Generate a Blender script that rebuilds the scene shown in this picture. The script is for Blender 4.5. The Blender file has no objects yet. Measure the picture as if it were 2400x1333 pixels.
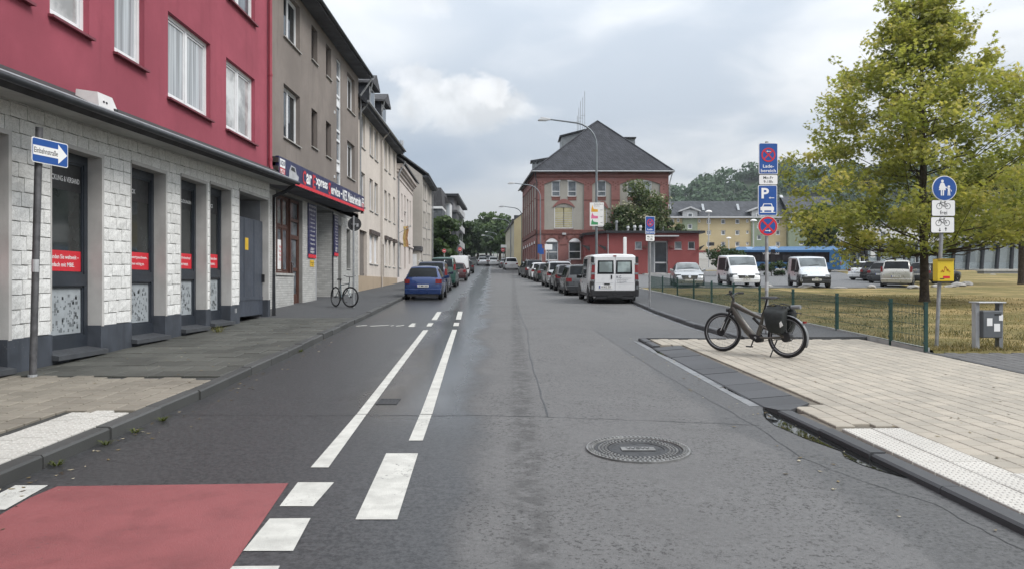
import bpy, bmesh, math, random
from mathutils import Vector, Matrix
import numpy as np
random.seed(7)
PI = math.pi
S = bpy.context.scene
COL = S.collection
# ------------------------------------------------------------------ camera
F = 1733.0      # focal length in photo pixels (2400 wide)
H = 1.68        # eye height above the road at the camera
cam_d = bpy.data.cameras.new('camera'); cam = bpy.data.objects.new('camera', cam_d); COL.objects.link(cam)
cam.location = (0, 0, H); cam.rotation_euler = (PI/2, 0, 0)
cam_d.sensor_width = 36; cam_d.lens = 36*F/2400; cam_d.clip_end = 3000; cam_d.clip_start = .05
S.camera = cam
# ------------------------------------------------------------------ view
S.view_settings.view_transform = 'Standard'; S.view_settings.look = 'None'
S.view_settings.gamma = 1; S.view_settings.exposure = 0.76
S.view_settings.use_curve_mapping = False
cy = S.cycles; cy.max_bounces = 6; cy.diffuse_bounces = 3; cy.glossy_bounces = 3; cy.transmission_bounces = 3; cy.transparent_max_bounces = 8; cy.caustics_reflective = False; cy.caustics_refractive = False
# ------------------------------------------------------------------ sun
SUN_EL, SUN_AZ = math.radians(46), math.radians(120)   # azimuth clockwise from +Y
sun_d = bpy.data.lights.new('sun', 'SUN'); sun_d.energy = 1.5; sun_d.angle = math.radians(24); sun_d.color = (1, .965, .92)
sun = bpy.data.objects.new('sun', sun_d); COL.objects.link(sun)
sd = Vector((math.sin(SUN_AZ)*math.cos(SUN_EL), math.cos(SUN_AZ)*math.cos(SUN_EL), math.sin(SUN_EL)))
sun.rotation_euler = sd.to_track_quat('Z', 'Y').to_euler(); sun.location = sd*80
# ------------------------------------------------------------------ node helper
class NT:
    def __init__(s, tree): s.t = tree; s.n = tree.nodes; s.l = tree.links
    def new(s, typ, **kw):
        n = s.n.new(typ)
        for k, v in kw.items(): setattr(n, k, v)
        return n
    def put(s, sock, v):
        if v is None: return
        if isinstance(v, bpy.types.NodeSocket): s.l.new(v, sock)
        else:
            if isinstance(v, (tuple, list)) and len(v) == 3 and sock.type == 'RGBA': v = (*v, 1)
            sock.default_value = v
    def math(s, op, a, b=None, c=None, clamp=False):
        n = s.new('ShaderNodeMath', operation=op, use_clamp=clamp)
        s.put(n.inputs[0], a); s.put(n.inputs[1], b)
        if c is not None: s.put(n.inputs[2], c)
        return n.outputs[0]
    def vm(s, op, a, b=None):
        n = s.new('ShaderNodeVectorMath', operation=op)
        s.put(n.inputs[0], a); s.put(n.inputs[1], b)
        return n.outputs['Value'] if op in ('LENGTH', 'DOT_PRODUCT', 'DISTANCE') else n.outputs[0]
    def mix(s, f, a, b, typ='MIX'):
        n = s.new('ShaderNodeMix', data_type='RGBA', blend_type=typ)
        s.put(n.inputs[0], f); s.put(n.inputs[6], a); s.put(n.inputs[7], b)
        return n.outputs[2]
    def noise(s, vec, scale, detail=4, rough=.55, dist=0, out='Fac'):
        n = s.new('ShaderNodeTexNoise'); s.put(n.inputs['Vector'], vec); s.put(n.inputs['Scale'], scale)
        s.put(n.inputs['Detail'], detail); s.put(n.inputs['Roughness'], rough); s.put(n.inputs['Distortion'], dist)
        return n.outputs[out]
    def ramp(s, f, a, b, va=0., vb=1., interp='SMOOTHSTEP'):
        n = s.new('ShaderNodeMapRange', interpolation_type=interp)
        s.put(n.inputs[0], f); s.put(n.inputs[1], a); s.put(n.inputs[2], b); s.put(n.inputs[3], va); s.put(n.inputs[4], vb)
        return n.outputs[0]
    def sep(s, v):
        n = s.new('ShaderNodeSeparateXYZ'); s.put(n.inputs[0], v); return n.outputs
    def comb(s, x, y, z):
        n = s.new('ShaderNodeCombineXYZ'); s.put(n.inputs[0], x); s.put(n.inputs[1], y); s.put(n.inputs[2], z); return n.outputs[0]
    def bump(s, h, strength=.3, dist=.01, nrm=None):
        n = s.new('ShaderNodeBump'); s.put(n.inputs['Height'], h); s.put(n.inputs['Strength'], strength); s.put(n.inputs['Distance'], dist)
        if nrm is not None: s.put(n.inputs['Normal'], nrm)
        return n.outputs[0]
# ------------------------------------------------------------------ world: overcast, broken cloud
W = bpy.data.worlds.new('World'); S.world = W; W.use_nodes = True
w = NT(W.node_tree); w.n.clear()
out = w.new('ShaderNodeOutputWorld'); bg = w.new('ShaderNodeBackground'); w.l.new(bg.outputs[0], out.inputs[0])
sky = w.new('ShaderNodeTexSky', sky_type='NISHITA', sun_disc=False, sun_elevation=SUN_EL, sun_rotation=SUN_AZ, dust_density=2.0)
D = w.vm('NORMALIZE', w.new('ShaderNodeTexCoord').outputs['Generated'])
dx, dy, dz = w.sep(D)
dzp = w.math('MAXIMUM', dz, 0.0)
k = w.math('DIVIDE', 1.0, w.math('ADD', dzp, 0.16))
P = w.comb(w.math('MULTIPLY', dx, k), w.math('MULTIPLY', dy, k), 0.0)
warp = w.noise(P, 1.1, 3, .5, 0, 'Color')
Pw = w.vm('ADD', P, w.vm('MULTIPLY', w.vm('SUBTRACT', warp, (.5, .5, .5)), (.9, .9, .9)))
n1 = w.noise(Pw, 1.5, 7, .5)                    # stratus texture
n2 = w.noise(w.vm('ADD', Pw, (3.1, 7.7, 1.3)), .55, 3, .5)   # broad thick / thin
lum = w.ramp(w.math('ADD', w.math('MULTIPLY', n1, .55), w.math('MULTIPLY', n2, .45)), .40, .60, 0, 1)
cl = w.mix(lum, (.52, .58, .655), (.84, .86, .875))
def lobe(c_px, sx, sz, noise_amt=.35, scale=9, seed=0.):
    x = (c_px[0]-1200)/F; z = (666.5-c_px[1])/F
    c = Vector((x, 1, z)).normalized()
    nz = w.noise(w.vm('ADD', D, (seed, 0, 0)), scale, 6, .58, .15, 'Color')
    q = w.vm('ADD', D, w.vm('MULTIPLY', w.vm('SUBTRACT', nz, (.5, .5, .5)), (noise_amt*sx, noise_amt*sx, noise_amt*sz*1.4)))
    d = w.vm('MULTIPLY', w.vm('SUBTRACT', q, tuple(c)), (1/sx, .8, 1/sz))
    return w.vm('LENGTH', d)
# darker, bluer cloud base over the end of the street
dk = w.ramp(lobe((1010, 395), .125, .052, .5, 7, 2.), 1.25, .25, 0, .85)
cl = w.mix(dk, cl, (.40, .475, .58))
dk2 = w.ramp(lobe((1930, 300), .09, .02, .7, 8, 5.), 1.3, .3, 0, .5)
cl = w.mix(dk2, cl, (.44, .53, .64))
# pale opening low over the street, bright cloud heads
pale = w.ramp(lobe((1130, 500), .13, .035, .5, 7, 8.), 1.4, .3, 0, .75)
cl = w.mix(pale, cl, (.74, .75, .755))
def head(c, sx, sz, seed, col, amt, nz=.75, sc=13):
    global cl
    lump = w.noise(w.vm('MULTIPLY', w.vm('ADD', D, (seed, 0, 0)), (1, 1, 1.5)), sc, 7, .62, .3)
    val = w.math('ADD', w.math('SUBTRACT', lump, .5), w.math('MULTIPLY', w.math('SUBTRACT', 1.0, lobe(c, sx, sz, .15, 5, seed)), .42))
    m = w.ramp(val, -.02, .16, 0, amt)
    m = w.math('MULTIPLY', m, w.ramp(w.math('ADD', dz, w.math('MULTIPLY', lump, .05)), (666.5-c[1])/F-sz*.75, (666.5-c[1])/F+sz*.2))
    tex = w.noise(w.vm('ADD', D, (seed, 2., 0)), 22, 6, .55)
    cc = w.mix(w.ramp(tex, .36, .62), tuple(a*.80 for a in col), col)
    cl = w.mix(m, cl, cc)
head((1070, 240), .085, .046, 11., (.84, .86, .875), .85, sc=11)
head((1130, 215), .035, .030, 17., (.93, .935, .94), .7, sc=16)
head((985, 185), .045, .022, 4., (.88, .89, .90), .6, sc=14)
head((880, 15), .10, .03, 31., (.90, .91, .92), .5, sc=9)
br = w.ramp(lobe((860, 60), .12, .05, .6, 6, 23.), 1.4, .3, 0, .55)
cl = w.mix(br, cl, (.76, .79, .82))
# sky brightened towards the zenith beyond overcast, adding light from overhead
zen = w.math('ADD', .40, w.math('MULTIPLY', dzp, 1.24))
cl = w.vm('MULTIPLY', cl, w.comb(zen, zen, zen))
cl10 = w.vm('MULTIPLY', cl, (10, 10, 10))
colr = w.mix(.93, sky.outputs[0], cl10)
w.put(bg.inputs['Color'], colr); bg.inputs['Strength'].default_value = .1
# ------------------------------------------------------------------ ground profile and pixel rays
def prof(y):
    if y < 0: return .031*y
    z = .031*y
    if y > 40:
        e = min(y, 190)-40; z += .000122*e*e
        if y > 190: z += .0366*(y-190)*.4
    return z
def gp(u, v, dz=0.0):
    """where the ray through a photo pixel meets the sloping ground (raised by dz)"""
    a = (v-666.5)/F
    y = 1.0; st = .5
    while y < 400:
        if H - a*y < prof(y)+dz:
            lo, hi = y-st, y
            for _ in range(40):
                m = (lo+hi)/2
                if H - a*m < prof(m)+dz: hi = m
                else: lo = m
            return Vector(((u-1200)/F*lo, lo, prof(lo)+dz))
        y += st
    return Vector(((u-1200)/F*400, 400, prof(400)))
def at(u, v, y): return Vector(((u-1200)/F*y, y, H-(v-666.5)/F*y))
def zpx(v, y): return H-(v-666.5)/F*y
# ------------------------------------------------------------------ mesh builder
def wloc(o):
    v = Vector((0, 0, 0))
    while o is not None: v += o.location; o = o.parent
    return v
class MB:
    def __init__(s): s.v = []; s.f = []; s.m = []; s.cur = 0
    def add(s, vs, fs):
        b = len(s.v); s.v += [tuple(p) for p in vs]; s.f += [tuple(b+i for i in f) for f in fs]; s.m += [s.cur]*len(fs); return s
    def quad(s, a, b, c, d): return s.add([a, b, c, d], [(0, 1, 2, 3)])
    def poly(s, pts): return s.add(pts, [tuple(range(len(pts)))])
    def box(s, x0, x1, y0, y1, z0, z1):
        return s.add([(x0,y0,z0),(x1,y0,z0),(x1,y1,z0),(x0,y1,z0),(x0,y0,z1),(x1,y0,z1),(x1,y1,z1),(x0,y1,z1)],
                     [(0,3,2,1),(4,5,6,7),(0,1,5,4),(1,2,6,5),(2,3,7,6),(3,0,4,7)])
    def obox(s, o, ax, ay, az):
        """box from corner o along three edge vectors"""
        o, ax, ay, az = Vector(o), Vector(ax), Vector(ay), Vector(az)
        vs = [o, o+ax, o+ax+ay, o+ay, o+az, o+ax+az, o+ax+ay+az, o+ay+az]
        fs = [(0,3,2,1),(4,5,6,7),(0,1,5,4),(1,2,6,5),(2,3,7,6),(3,0,4,7)]
        if ax.cross(ay).dot(az) < 0: fs = [f[::-1] for f in fs]
        return s.add(vs, fs)
    def hexa(s, b4, t4):
        return s.add(list(b4)+list(t4), [(0,3,2,1),(4,5,6,7),(0,1,5,4),(1,2,6,5),(2,3,7,6),(3,0,4,7)])
    def prism(s, pts, h):
        """closed prism: polygon pts extruded by vector h"""
        h = Vector(h); n = len(pts); a = [Vector(p) for p in pts]; b = [p+h for p in a]
        s.add(a+b, [tuple(range(n))[::-1], tuple(range(n, 2*n))] + [(i, (i+1) % n, n+(i+1) % n, n+i) for i in range(n)])
        return s
    def tube(s, path, r, n=8, cap=True):
        path = [Vector(p) for p in path]; rs = r if isinstance(r, (list, tuple)) else [r]*len(path)
        rings = []
        t0 = (path[1]-path[0]).normalized()
        up = Vector((0, 0, 1)) if abs(t0.z) < .9 else Vector((1, 0, 0))
        for i, p in enumerate(path):
            t = ((path[min(i+1, len(path)-1)]-path[i]).normalized() + (path[i]-path[max(i-1, 0)]).normalized())
            if t.length < 1e-6: t = t0
            t.normalize()
            a = t.cross(up)
            if a.length < 1e-4: a = t.cross(Vector((0, 1, 0)))
            a.normalize(); b = t.cross(a).normalized(); up = b.cross(t) if False else up
            rings.append([p + a*math.cos(2*PI*j/n)*rs[i] + b*math.sin(2*PI*j/n)*rs[i] for j in range(n)])
        vs = [q for rg in rings for q in rg]; fs = []
        for i in range(len(path)-1):
            for j in range(n): fs.append((i*n+j, i*n+(j+1) % n, (i+1)*n+(j+1) % n, (i+1)*n+j))
        if cap: fs += [tuple(range(n))[::-1], tuple(range((len(path)-1)*n, len(path)*n))]
        return s.add(vs, fs)
    def lathe(s, c, axis, prof_, n=16, cap=True):
        """revolve [(offset along axis, radius)] about axis through c"""
        ax = Vector(axis).normalized(); c = Vector(c)
        a = ax.orthogonal().normalized(); b = ax.cross(a); vs = []; fs = []; m = len(prof_)
        for o, r in prof_:
            for j in range(n): vs.append(c+ax*o+(a*math.cos(2*PI*j/n)+b*math.sin(2*PI*j/n))*r)
        for i in range(m-1):
            for j in range(n): fs.append((i*n+j, i*n+(j+1) % n, (i+1)*n+(j+1) % n, (i+1)*n+j))
        if cap: fs += [tuple(range(n))[::-1], tuple(range((m-1)*n, m*n))]
        return s.add(vs, fs)
    def torus(s, c, axis, R, r, n=28, m=8, sq=1.0):
        ax = Vector(axis).normalized(); c = Vector(c); a = ax.orthogonal().normalized(); b = ax.cross(a); vs = []; fs = []
        for i in range(n):
            d = a*math.cos(2*PI*i/n)+b*math.sin(2*PI*i/n)
            for j in range(m): vs.append(c+d*(R+r*math.cos(2*PI*j/m))+ax*r*sq*math.sin(2*PI*j/m))
        for i in range(n):
            for j in range(m): fs.append((i*m+j, i*m+(j+1) % m, ((i+1) % n)*m+(j+1) % m, ((i+1) % n)*m+j))
        return s.add(vs, fs)
    def mesh(s, name, mats, off=Vector((0, 0, 0)), smooth=None, fix=True):
        me = bpy.data.meshes.new(name)
        me.from_pydata([(p[0]-off.x, p[1]-off.y, p[2]-off.z) for p in s.v], [], s.f)
        for m in (mats if isinstance(mats, (list, tuple)) else [mats]): me.materials.append(m)
        if max(s.m, default=0) > 0: me.polygons.foreach_set('material_index', s.m)
        if fix and len(s.f) < 60000:
            bm = bmesh.new(); bm.from_mesh(me); bmesh.ops.recalc_face_normals(bm, faces=bm.faces); bm.to_mesh(me); bm.free()
        if smooth is not None:
            me.polygons.foreach_set('use_smooth', [True]*len(me.polygons)); me.set_sharp_from_angle(angle=math.radians(smooth))
        me.update(); return me
    def build(s, name, mats, parent=None, smooth=None, fix=True, bevel=0):
        off = wloc(parent) if parent is not None else Vector((0, 0, 0))
        o = bpy.data.objects.new(name, s.mesh(name, mats, off, smooth, fix)); COL.objects.link(o); o.parent = parent
        if bevel:
            md = o.modifiers.new('bevel', 'BEVEL'); md.width = bevel; md.segments = 2; md.limit_method = 'ANGLE'
        return o
def thing(name, loc, label, cat, group=None):
    o = bpy.data.objects.new(name, None); COL.objects.link(o); o.location = loc; o.empty_display_size = .2
    o['label'] = label; o['category'] = cat
    if group: o['group'] = group
    return o
def tag(o, label=None, cat=None, group=None, kind=None):
    if label: o['label'] = label
    if cat: o['category'] = cat
    if group: o['group'] = group
    if kind: o['kind'] = kind
    return o
def struct(o): o['kind'] = 'structure'; return o
def stuff(o): o['kind'] = 'stuff'; return o
def copy_tree(o, parent=None, label=None):
    c = o.copy(); COL.objects.link(c); c.parent = parent
    for ch in o.children: copy_tree(ch, c)
    if label: c['label'] = label
    return c
def text_mesh(txt, size, bold=0.0, align='CENTER', extrude=.002, shear=0, space=1.0):
    cu = bpy.data.curves.new('lettering', 'FONT'); cu.body = txt; cu.size = size; cu.align_x = align; cu.align_y = 'CENTER'
    cu.extrude = extrude; cu.offset = bold; cu.shear = shear; cu.space_character = space; cu.resolution_u = 3
    o = bpy.data.objects.new('lettering', cu); COL.objects.link(o)
    dg = bpy.context.evaluated_depsgraph_get(); dg.update()
    me = bpy.data.meshes.new_from_object(o.evaluated_get(dg))
    bpy.data.objects.remove(o); bpy.data.curves.remove(cu)
    return me
def text_on(txt, mat, parent, pos, right, up, height, width=None, bold=0.0, name='lettering', align='CENTER', space=1.0):
    """flat lettering as a part; pos is its centre, right/up unit vectors; fitted to width x cap height"""
    me = text_mesh(txt, 1.0, bold, align, 0.0, 0, space)
    n = len(me.vertices); co = np.empty(n*3, 'f'); me.vertices.foreach_get('co', co); co = co.reshape(-1, 3)
    if n == 0: return None
    lo, hi = co.min(0), co.max(0); hh = hi[1]-lo[1]; ww = hi[0]-lo[0]
    sy = height/hh; sx = (width/ww) if width else sy
    r, u = Vector(right).normalized(), Vector(up).normalized(); off = wloc(parent)
    cx = (hi[0]+lo[0])/2 if align == 'CENTER' else lo[0]
    cy = (hi[1]+lo[1])/2
    p = Vector(pos)-off
    new = [p + r*((x-cx)*sx) + u*((y-cy)*sy) for x, y, z in co]
    me.vertices.foreach_set('co', [c for q in new for c in q]); me.materials.clear(); me.materials.append(mat); me.update()
    o = bpy.data.objects.new(name, me); COL.objects.link(o); o.parent = parent
    return o
def lerp(a, b, t): return a+(b-a)*t
def interp(pts, y):
    """piecewise-linear x at y from [(x, y)...]"""
    if y <= pts[0][1]:
        (x0, y0), (x1, y1) = pts[0], pts[1]
    elif y >= pts[-1][1]:
        (x0, y0), (x1, y1) = pts[-2], pts[-1]
    else:
        for i in range(len(pts)-1):
            if pts[i][1] <= y <= pts[i+1][1]: (x0, y0), (x1, y1) = pts[i], pts[i+1]; break
    return x0+(x1-x0)*(y-y0)/(y1-y0)
# ================================================================== materials
def newmat(name):
    m = bpy.data.materials.new(name); m.use_nodes = True; t = NT(m.node_tree)
    return m, t, t.n['Principled BSDF']
MATS = {}
def mat(name, col, rough=.6, metal=0., var=.12, scale=3., bump=0., bscale=60., spec=.5, coat=0., emit=None, dirt=0., wear=None):
    """plain paint/stone/metal with grain, broad tonal variation and fine relief"""
    if name in MATS: return MATS[name]
    m, t, b = newmat(name)
    pos = t.new('ShaderNodeNewGeometry').outputs['Position']
    f = t.noise(pos, scale, 5, .6)
    lo = tuple(c*(1-var) for c in col); hi = tuple(min(1, c*(1+var)) for c in col)
    c = t.mix(t.ramp(f, .3, .7), lo, hi)
    if dirt:
        d = t.ramp(t.noise(t.vm('MULTIPLY', pos, (2.2, 2.2, .35)), 1.6, 6, .62), .46, .74, 0, dirt)
        c = t.mix(d, c, tuple(x*.45 for x in col))
    if wear:        # rubbed-through flecks and scuffs showing what lies below
        wn = t.math('ADD', t.math('MULTIPLY', t.noise(pos, 34, 4, .7), .62), t.math('MULTIPLY', t.noise(pos, 2.2, 4, .6), .38))
        c = t.mix(t.ramp(wn, wear[1], wear[1]+.05, 0, wear[2]), c, wear[0])
    t.put(b.inputs['Base Color'], c); b.inputs['Metallic'].default_value = metal
    b.inputs['Specular IOR Level'].default_value = spec
    t.put(b.inputs['Roughness'], t.ramp(t.noise(pos, scale*4, 3), .3, .7, max(0, rough-.06), min(1, rough+.06)))
    if coat: b.inputs['Coat Weight'].default_value = coat; b.inputs['Coat Roughness'].default_value = .05
    if bump: t.put(b.inputs['Normal'], t.bump(t.noise(pos, bscale, 4, .65), bump, .01))
    if emit: t.put(b.inputs['Emission Color'], emit[0]); b.inputs['Emission Strength'].default_value = emit[1]
    MATS[name] = m; return m
def car_paint(name, col, metal=.0, rough=.32):
    return mat(name, col, rough, metal, .04, 1.2, 0, 60, .5, .7, dirt=.05)
def glass(name, col=(.02, .025, .03), rough=.04, fold=False):
    if name in MATS: return MATS[name]
    m, t, b = newmat(name)
    pos = t.new('ShaderNodeNewGeometry').outputs['Position']
    f = t.noise(t.vm('MULTIPLY', pos, (11, 11, .25)), 1.0, 3, .5) if fold else t.noise(pos, 1.3, 4, .6)
    t.put(b.inputs['Base Color'], t.mix(t.ramp(f, .35, .65), tuple(c*.6 for c in col), tuple(c*1.35 for c in col)))
    b.inputs['Roughness'].default_value = rough; b.inputs['IOR'].default_value = 1.34 if 'car' in name else 1.5
    t.put(b.inputs['Normal'], t.bump(t.noise(pos, .8, 2), .06, .05))
    MATS[name] = m; return m
# plaster: broad stains running down, fine grain
def plaster(name, col, var=.1, streak=.25, bump=.35):
    if name in MATS: return MATS[name]
    m, t, b = newmat(name)
    pos = t.new('ShaderNodeNewGeometry').outputs['Position']
    big = t.noise(pos, .35, 5, .6); fine = t.noise(pos, 55, 4, .7); mid = t.noise(pos, 4, 5, .62)
    c = t.mix(t.ramp(big, .32, .68), tuple(x*(1-var) for x in col), tuple(x*(1+var*.6) for x in col))
    c = t.mix(t.ramp(mid, .4, .75, 0, .35), c, tuple(x*.8 for x in col))
    st = t.ramp(t.noise(t.vm('MULTIPLY', pos, (1, 1, .09)), 2.6, 5, .65), .52, .78, 0, streak)
    c = t.mix(st, c, tuple(x*.62 for x in col))
    c = t.mix(t.ramp(fine, .3, .7, 0, .14), c, tuple(x*.6 for x in col))
    t.put(b.inputs['Base Color'], c); b.inputs['Roughness'].default_value = .92; b.inputs['Specular IOR Level'].default_value = .25
    t.put(b.inputs['Normal'], t.bump(fine, bump, .006))
    MATS[name] = m; return m
def brickmat(name, c1, c2, mortar, sx, sz, axis='x'):
    """far brickwork: bond in the material, coordinates in metres along the wall and up"""
    if name in MATS: return MATS[name]
    m, t, b = newmat(name)
    pos = t.new('ShaderNodeNewGeometry').outputs['Position']; x, y, z = t.sep(pos)
    br = t.new('ShaderNodeTexBrick'); br.inputs['Scale'].default_value = 1.0
    br.inputs['Brick Width'].default_value = sx; br.inputs['Row Height'].default_value = sz; br.inputs['Mortar Size'].default_value = .009
    br.inputs['Mortar Smooth'].default_value = .3
    t.put(br.inputs['Vector'], t.comb(t.math('ADD', x, t.math('MULTIPLY', y, .97)), z, 0.0))
    t.put(br.inputs['Color1'], c1); t.put(br.inputs['Color2'], c2); t.put(br.inputs['Mortar'], mortar)
    big = t.ramp(t.noise(pos, .5, 5, .62), .38, .72, 0, .4)
    c = t.mix(big, br.outputs['Color'], tuple(q*.62 for q in c1))
    t.put(b.inputs['Base Color'], c); b.inputs['Roughness'].default_value = .88
    t.put(b.inputs['Normal'], t.bump(t.math('SUBTRACT', 1.0, br.outputs['Fac']), .5, .008))
    MATS[name] = m; return m
def rooftile(name, col, row=.32, wid=.28):
    if name in MATS: return MATS[name]
    m, t, b = newmat(name)
    pos = t.new('ShaderNodeNewGeometry').outputs['Position']; x, y, z = t.sep(pos)
    zz = t.math('DIVIDE', z, row); fz = t.math('FRACT', zz)
    row_i = t.math('FLOOR', zz); xx = t.math('ADD', t.math('DIVIDE', t.math('ADD', x, y), wid), t.math('MULTIPLY', row_i, .5))
    fx = t.math('FRACT', xx)
    wn = t.new('ShaderNodeTexWhiteNoise', noise_dimensions='2D'); t.put(wn.inputs['Vector'], t.comb(t.math('FLOOR', xx), row_i, 0.0))
    c = t.mix(wn.outputs['Value'], tuple(q*.75 for q in col), tuple(q*1.3 for q in col))
    c = t.mix(t.ramp(t.noise(pos, .6, 5, .6), .4, .7, 0, .45), c, tuple(q*.65 for q in col))
    t.put(b.inputs['Base Color'], c); b.inputs['Roughness'].default_value = .75; b.inputs['Specular IOR Level'].default_value = .3
    hgt = t.math('ADD', t.math('MULTIPLY', t.math('SUBTRACT', 1.0, fz), 1.0), t.math('MULTIPLY', t.math('ABSOLUTE', t.math('SUBTRACT', fx, .5)), -.6))
    t.put(b.inputs['Normal'], t.bump(hgt, .9, .05))
    MATS[name] = m; return m
# ---- road: dry worn asphalt, rain-wet left half, damp gutter
def asphalt(name, dry=(.115, .117, .12), wet=True):
    m, t, b = newmat(name)
    pos = t.new('ShaderNodeNewGeometry').outputs['Position']; x, y, z = t.sep(pos)
    fine = t.noise(pos, 150, 3, .75); agg = t.noise(pos, 48, 4, .8); mid = t.noise(pos, 7, 5, .65); big = t.noise(pos, .8, 5, .62)
    strk = t.math('ADD', t.math('MULTIPLY', t.noise(pos, 27, 3, .6), .6), t.math('MULTIPLY', t.noise(pos, 62, 2, .6), .4))
    c = t.mix(t.ramp(big, .3, .7), tuple(q*.93 for q in dry), tuple(q*1.06 for q in dry))
    c = t.mix(t.ramp(mid, .46, .72, 0, .45), c, tuple(q*.68 for q in dry))
    c = t.mix(t.ramp(fine, .42, .66, 0, .5), c, tuple(q*1.5 for q in dry))
    # dark pits between the stones of the worn surface course, in patches
    pit = t.math('MULTIPLY', t.ramp(strk, .525, .60), t.ramp(t.noise(pos, 1.3, 4, .6), .36, .60, .30, 1))
    c = t.mix(t.math('MULTIPLY', pit, .80), c, tuple(q*.36 for q in dry))
    c = t.mix(t.ramp(strk, .44, .36, 0, .55), c, tuple(q*1.45 for q in dry))
    wh = t.ramp(t.noise(pos, 95, 2, .5), .735, .77, 0, .7)
    c = t.mix(wh, c, (.34, .34, .33))
    rough = .86
    if wet:
        wob = t.math('MULTIPLY', t.math('SUBTRACT', t.noise(t.comb(t.math('MULTIPLY', x, .8), t.math('MULTIPLY', y, .45), 0.0), .9, 5, .55), .5), 1.1)
        edge = t.math('ADD', t.math('ADD', x, wob), t.math('MULTIPLY', t.math('SUBTRACT', y, 8.0), .027))
        wm = t.ramp(edge, -.18, -.60)                      # 1 on the wet left half
        gut = t.math('ADD', t.math('SUBTRACT', x, t.math('SUBTRACT', 3.2, t.math('MULTIPLY', y, .034))), t.math('MULTIPLY', wob, .9))
        gm = t.math('MULTIPLY', t.ramp(gut, -.75, -.55, 0, .55), t.ramp(y, 22, 15))
        blot = t.math('MULTIPLY', t.ramp(t.noise(t.vm('MULTIPLY', pos, (.5, .28, 1)), 1.0, 5, .6), .56, .64, 0, .6), t.ramp(y, 14, 26))
        tr1 = t.ramp(t.math('ABSOLUTE', t.math('SUBTRACT', t.math('ADD', x, t.math('MULTIPLY', wob, .12)), .12)), .20, .05, 0, .55)
        tr1 = t.math('MULTIPLY', tr1, t.ramp(mid, .35, .6))
        wm = t.math('MAXIMUM', wm, t.math('MAXIMUM', gm, t.math('MULTIPLY', blot, .5)))
        # standing film between and right of the bike-lane lines
        film = t.math('MULTIPLY', t.math('MULTIPLY', t.ramp(edge, -.30, -.85), t.ramp(edge, -2.2, -1.3)), t.ramp(y, 6.5, 9))
        film2 = t.math('MULTIPLY', t.ramp(edge, -.15, -.50), t.ramp(y, 17, 30, 0, .35))
        film = t.math('MAXIMUM', film, film2)
        film = t.math('MULTIPLY', film, t.ramp(t.noise(t.vm('MULTIPLY', pos, (1.3, .5, 1)), 1.2, 4, .55), .0, .32))
        c = t.mix(t.math('MULTIPLY', wm, .88), c, t.mix(t.ramp(strk, .38, .62), (.046, .047, .049), (.010, .011, .012)))
        c = t.mix(tr1, c, tuple(q*.45 for q in dry))
        rough = t.math('SUBTRACT', t.math('SUBTRACT', .86, t.math('MULTIPLY', wm, .44)), t.math('MULTIPLY', film, .26))
        bs = t.math('SUBTRACT', .62, t.math('MULTIPLY', t.math('MAXIMUM', t.math('MULTIPLY', wm, .72), film), .58))
        spec = t.math('ADD', .3, t.math('MULTIPLY', wm, .25))
        t.put(b.inputs['Specular IOR Level'], spec)
    else: bs = .6; b.inputs['Specular IOR Level'].default_value = .3
    t.put(b.inputs['Base Color'], c); t.put(b.inputs['Roughness'], rough)
    t.put(b.inputs['Normal'], t.bump(t.math('ADD', agg, t.math('MULTIPLY', fine, .5)), bs, .006))
    MATS[name] = m; return m
def paving(name, col, rnd=.16, stain=.3, rough=.8, warm=None):
    """stone pieces: every piece its own tone, shared grain and blotches"""
    if name in MATS: return MATS[name]
    m, t, b = newmat(name)
    pos = t.new('ShaderNodeNewGeometry').outputs['Position']
    r = t.new('ShaderNodeObjectInfo').outputs['Random']
    isl = t.new('ShaderNodeNewGeometry').outputs['Random Per Island']
    r = t.math('FRACT', t.math('ADD', t.math('MULTIPLY', r, 7.31), isl))
    a = tuple(q*(1-rnd) for q in col); bb = warm or tuple(q*(1+rnd*.6) for q in col)
    c = t.mix(r, a, bb)
    c = t.mix(t.ramp(t.noise(pos, .9, 5, .62), .42, .7, 0, stain), c, tuple(q*.55 for q in col))
    c = t.mix(t.ramp(t.noise(pos, 90, 3, .7), .35, .7, 0, .25), c, tuple(q*.6 for q in col))
    c = t.mix(t.ramp(t.noise(pos, 14, 4, .6), .6, .75, 0, .25), c, tuple(q*.62 for q in col))
    t.put(b.inputs['Base Color'], c); b.inputs['Roughness'].default_value = rough; b.inputs['Specular IOR Level'].default_value = .35
    t.put(b.inputs['Normal'], t.bump(t.noise(pos, 80, 4, .65), .3, .004))
    MATS[name] = m; return m
def grassmat():
    m, t, b = newmat('dry_lawn')
    pos = t.new('ShaderNodeNewGeometry').outputs['Position']
    p = t.vm('MULTIPLY', pos, (.45, 1, 1))
    f = t.noise(p, .55, 6, .66); f2 = t.noise(p, 3.2, 5, .65); f3 = t.noise(pos, 26, 4, .7)
    c = t.mix(t.ramp(f, .40, .62), (.120, .112, .042), (.34, .255, .12))
    c = t.mix(t.ramp(f2, .45, .68, 0, .65), c, (.085, .085, .030))
    c = t.mix(t.ramp(f3, .35, .7, 0, .5), c, (.27, .21, .11))
    t.put(b.inputs['Base Color'], c); b.inputs['Roughness'].default_value = .95; b.inputs['Specular IOR Level'].default_value = .1
    t.put(b.inputs['Normal'], t.bump(f3, .8, .04)); MATS['dry_lawn'] = m; return m
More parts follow.
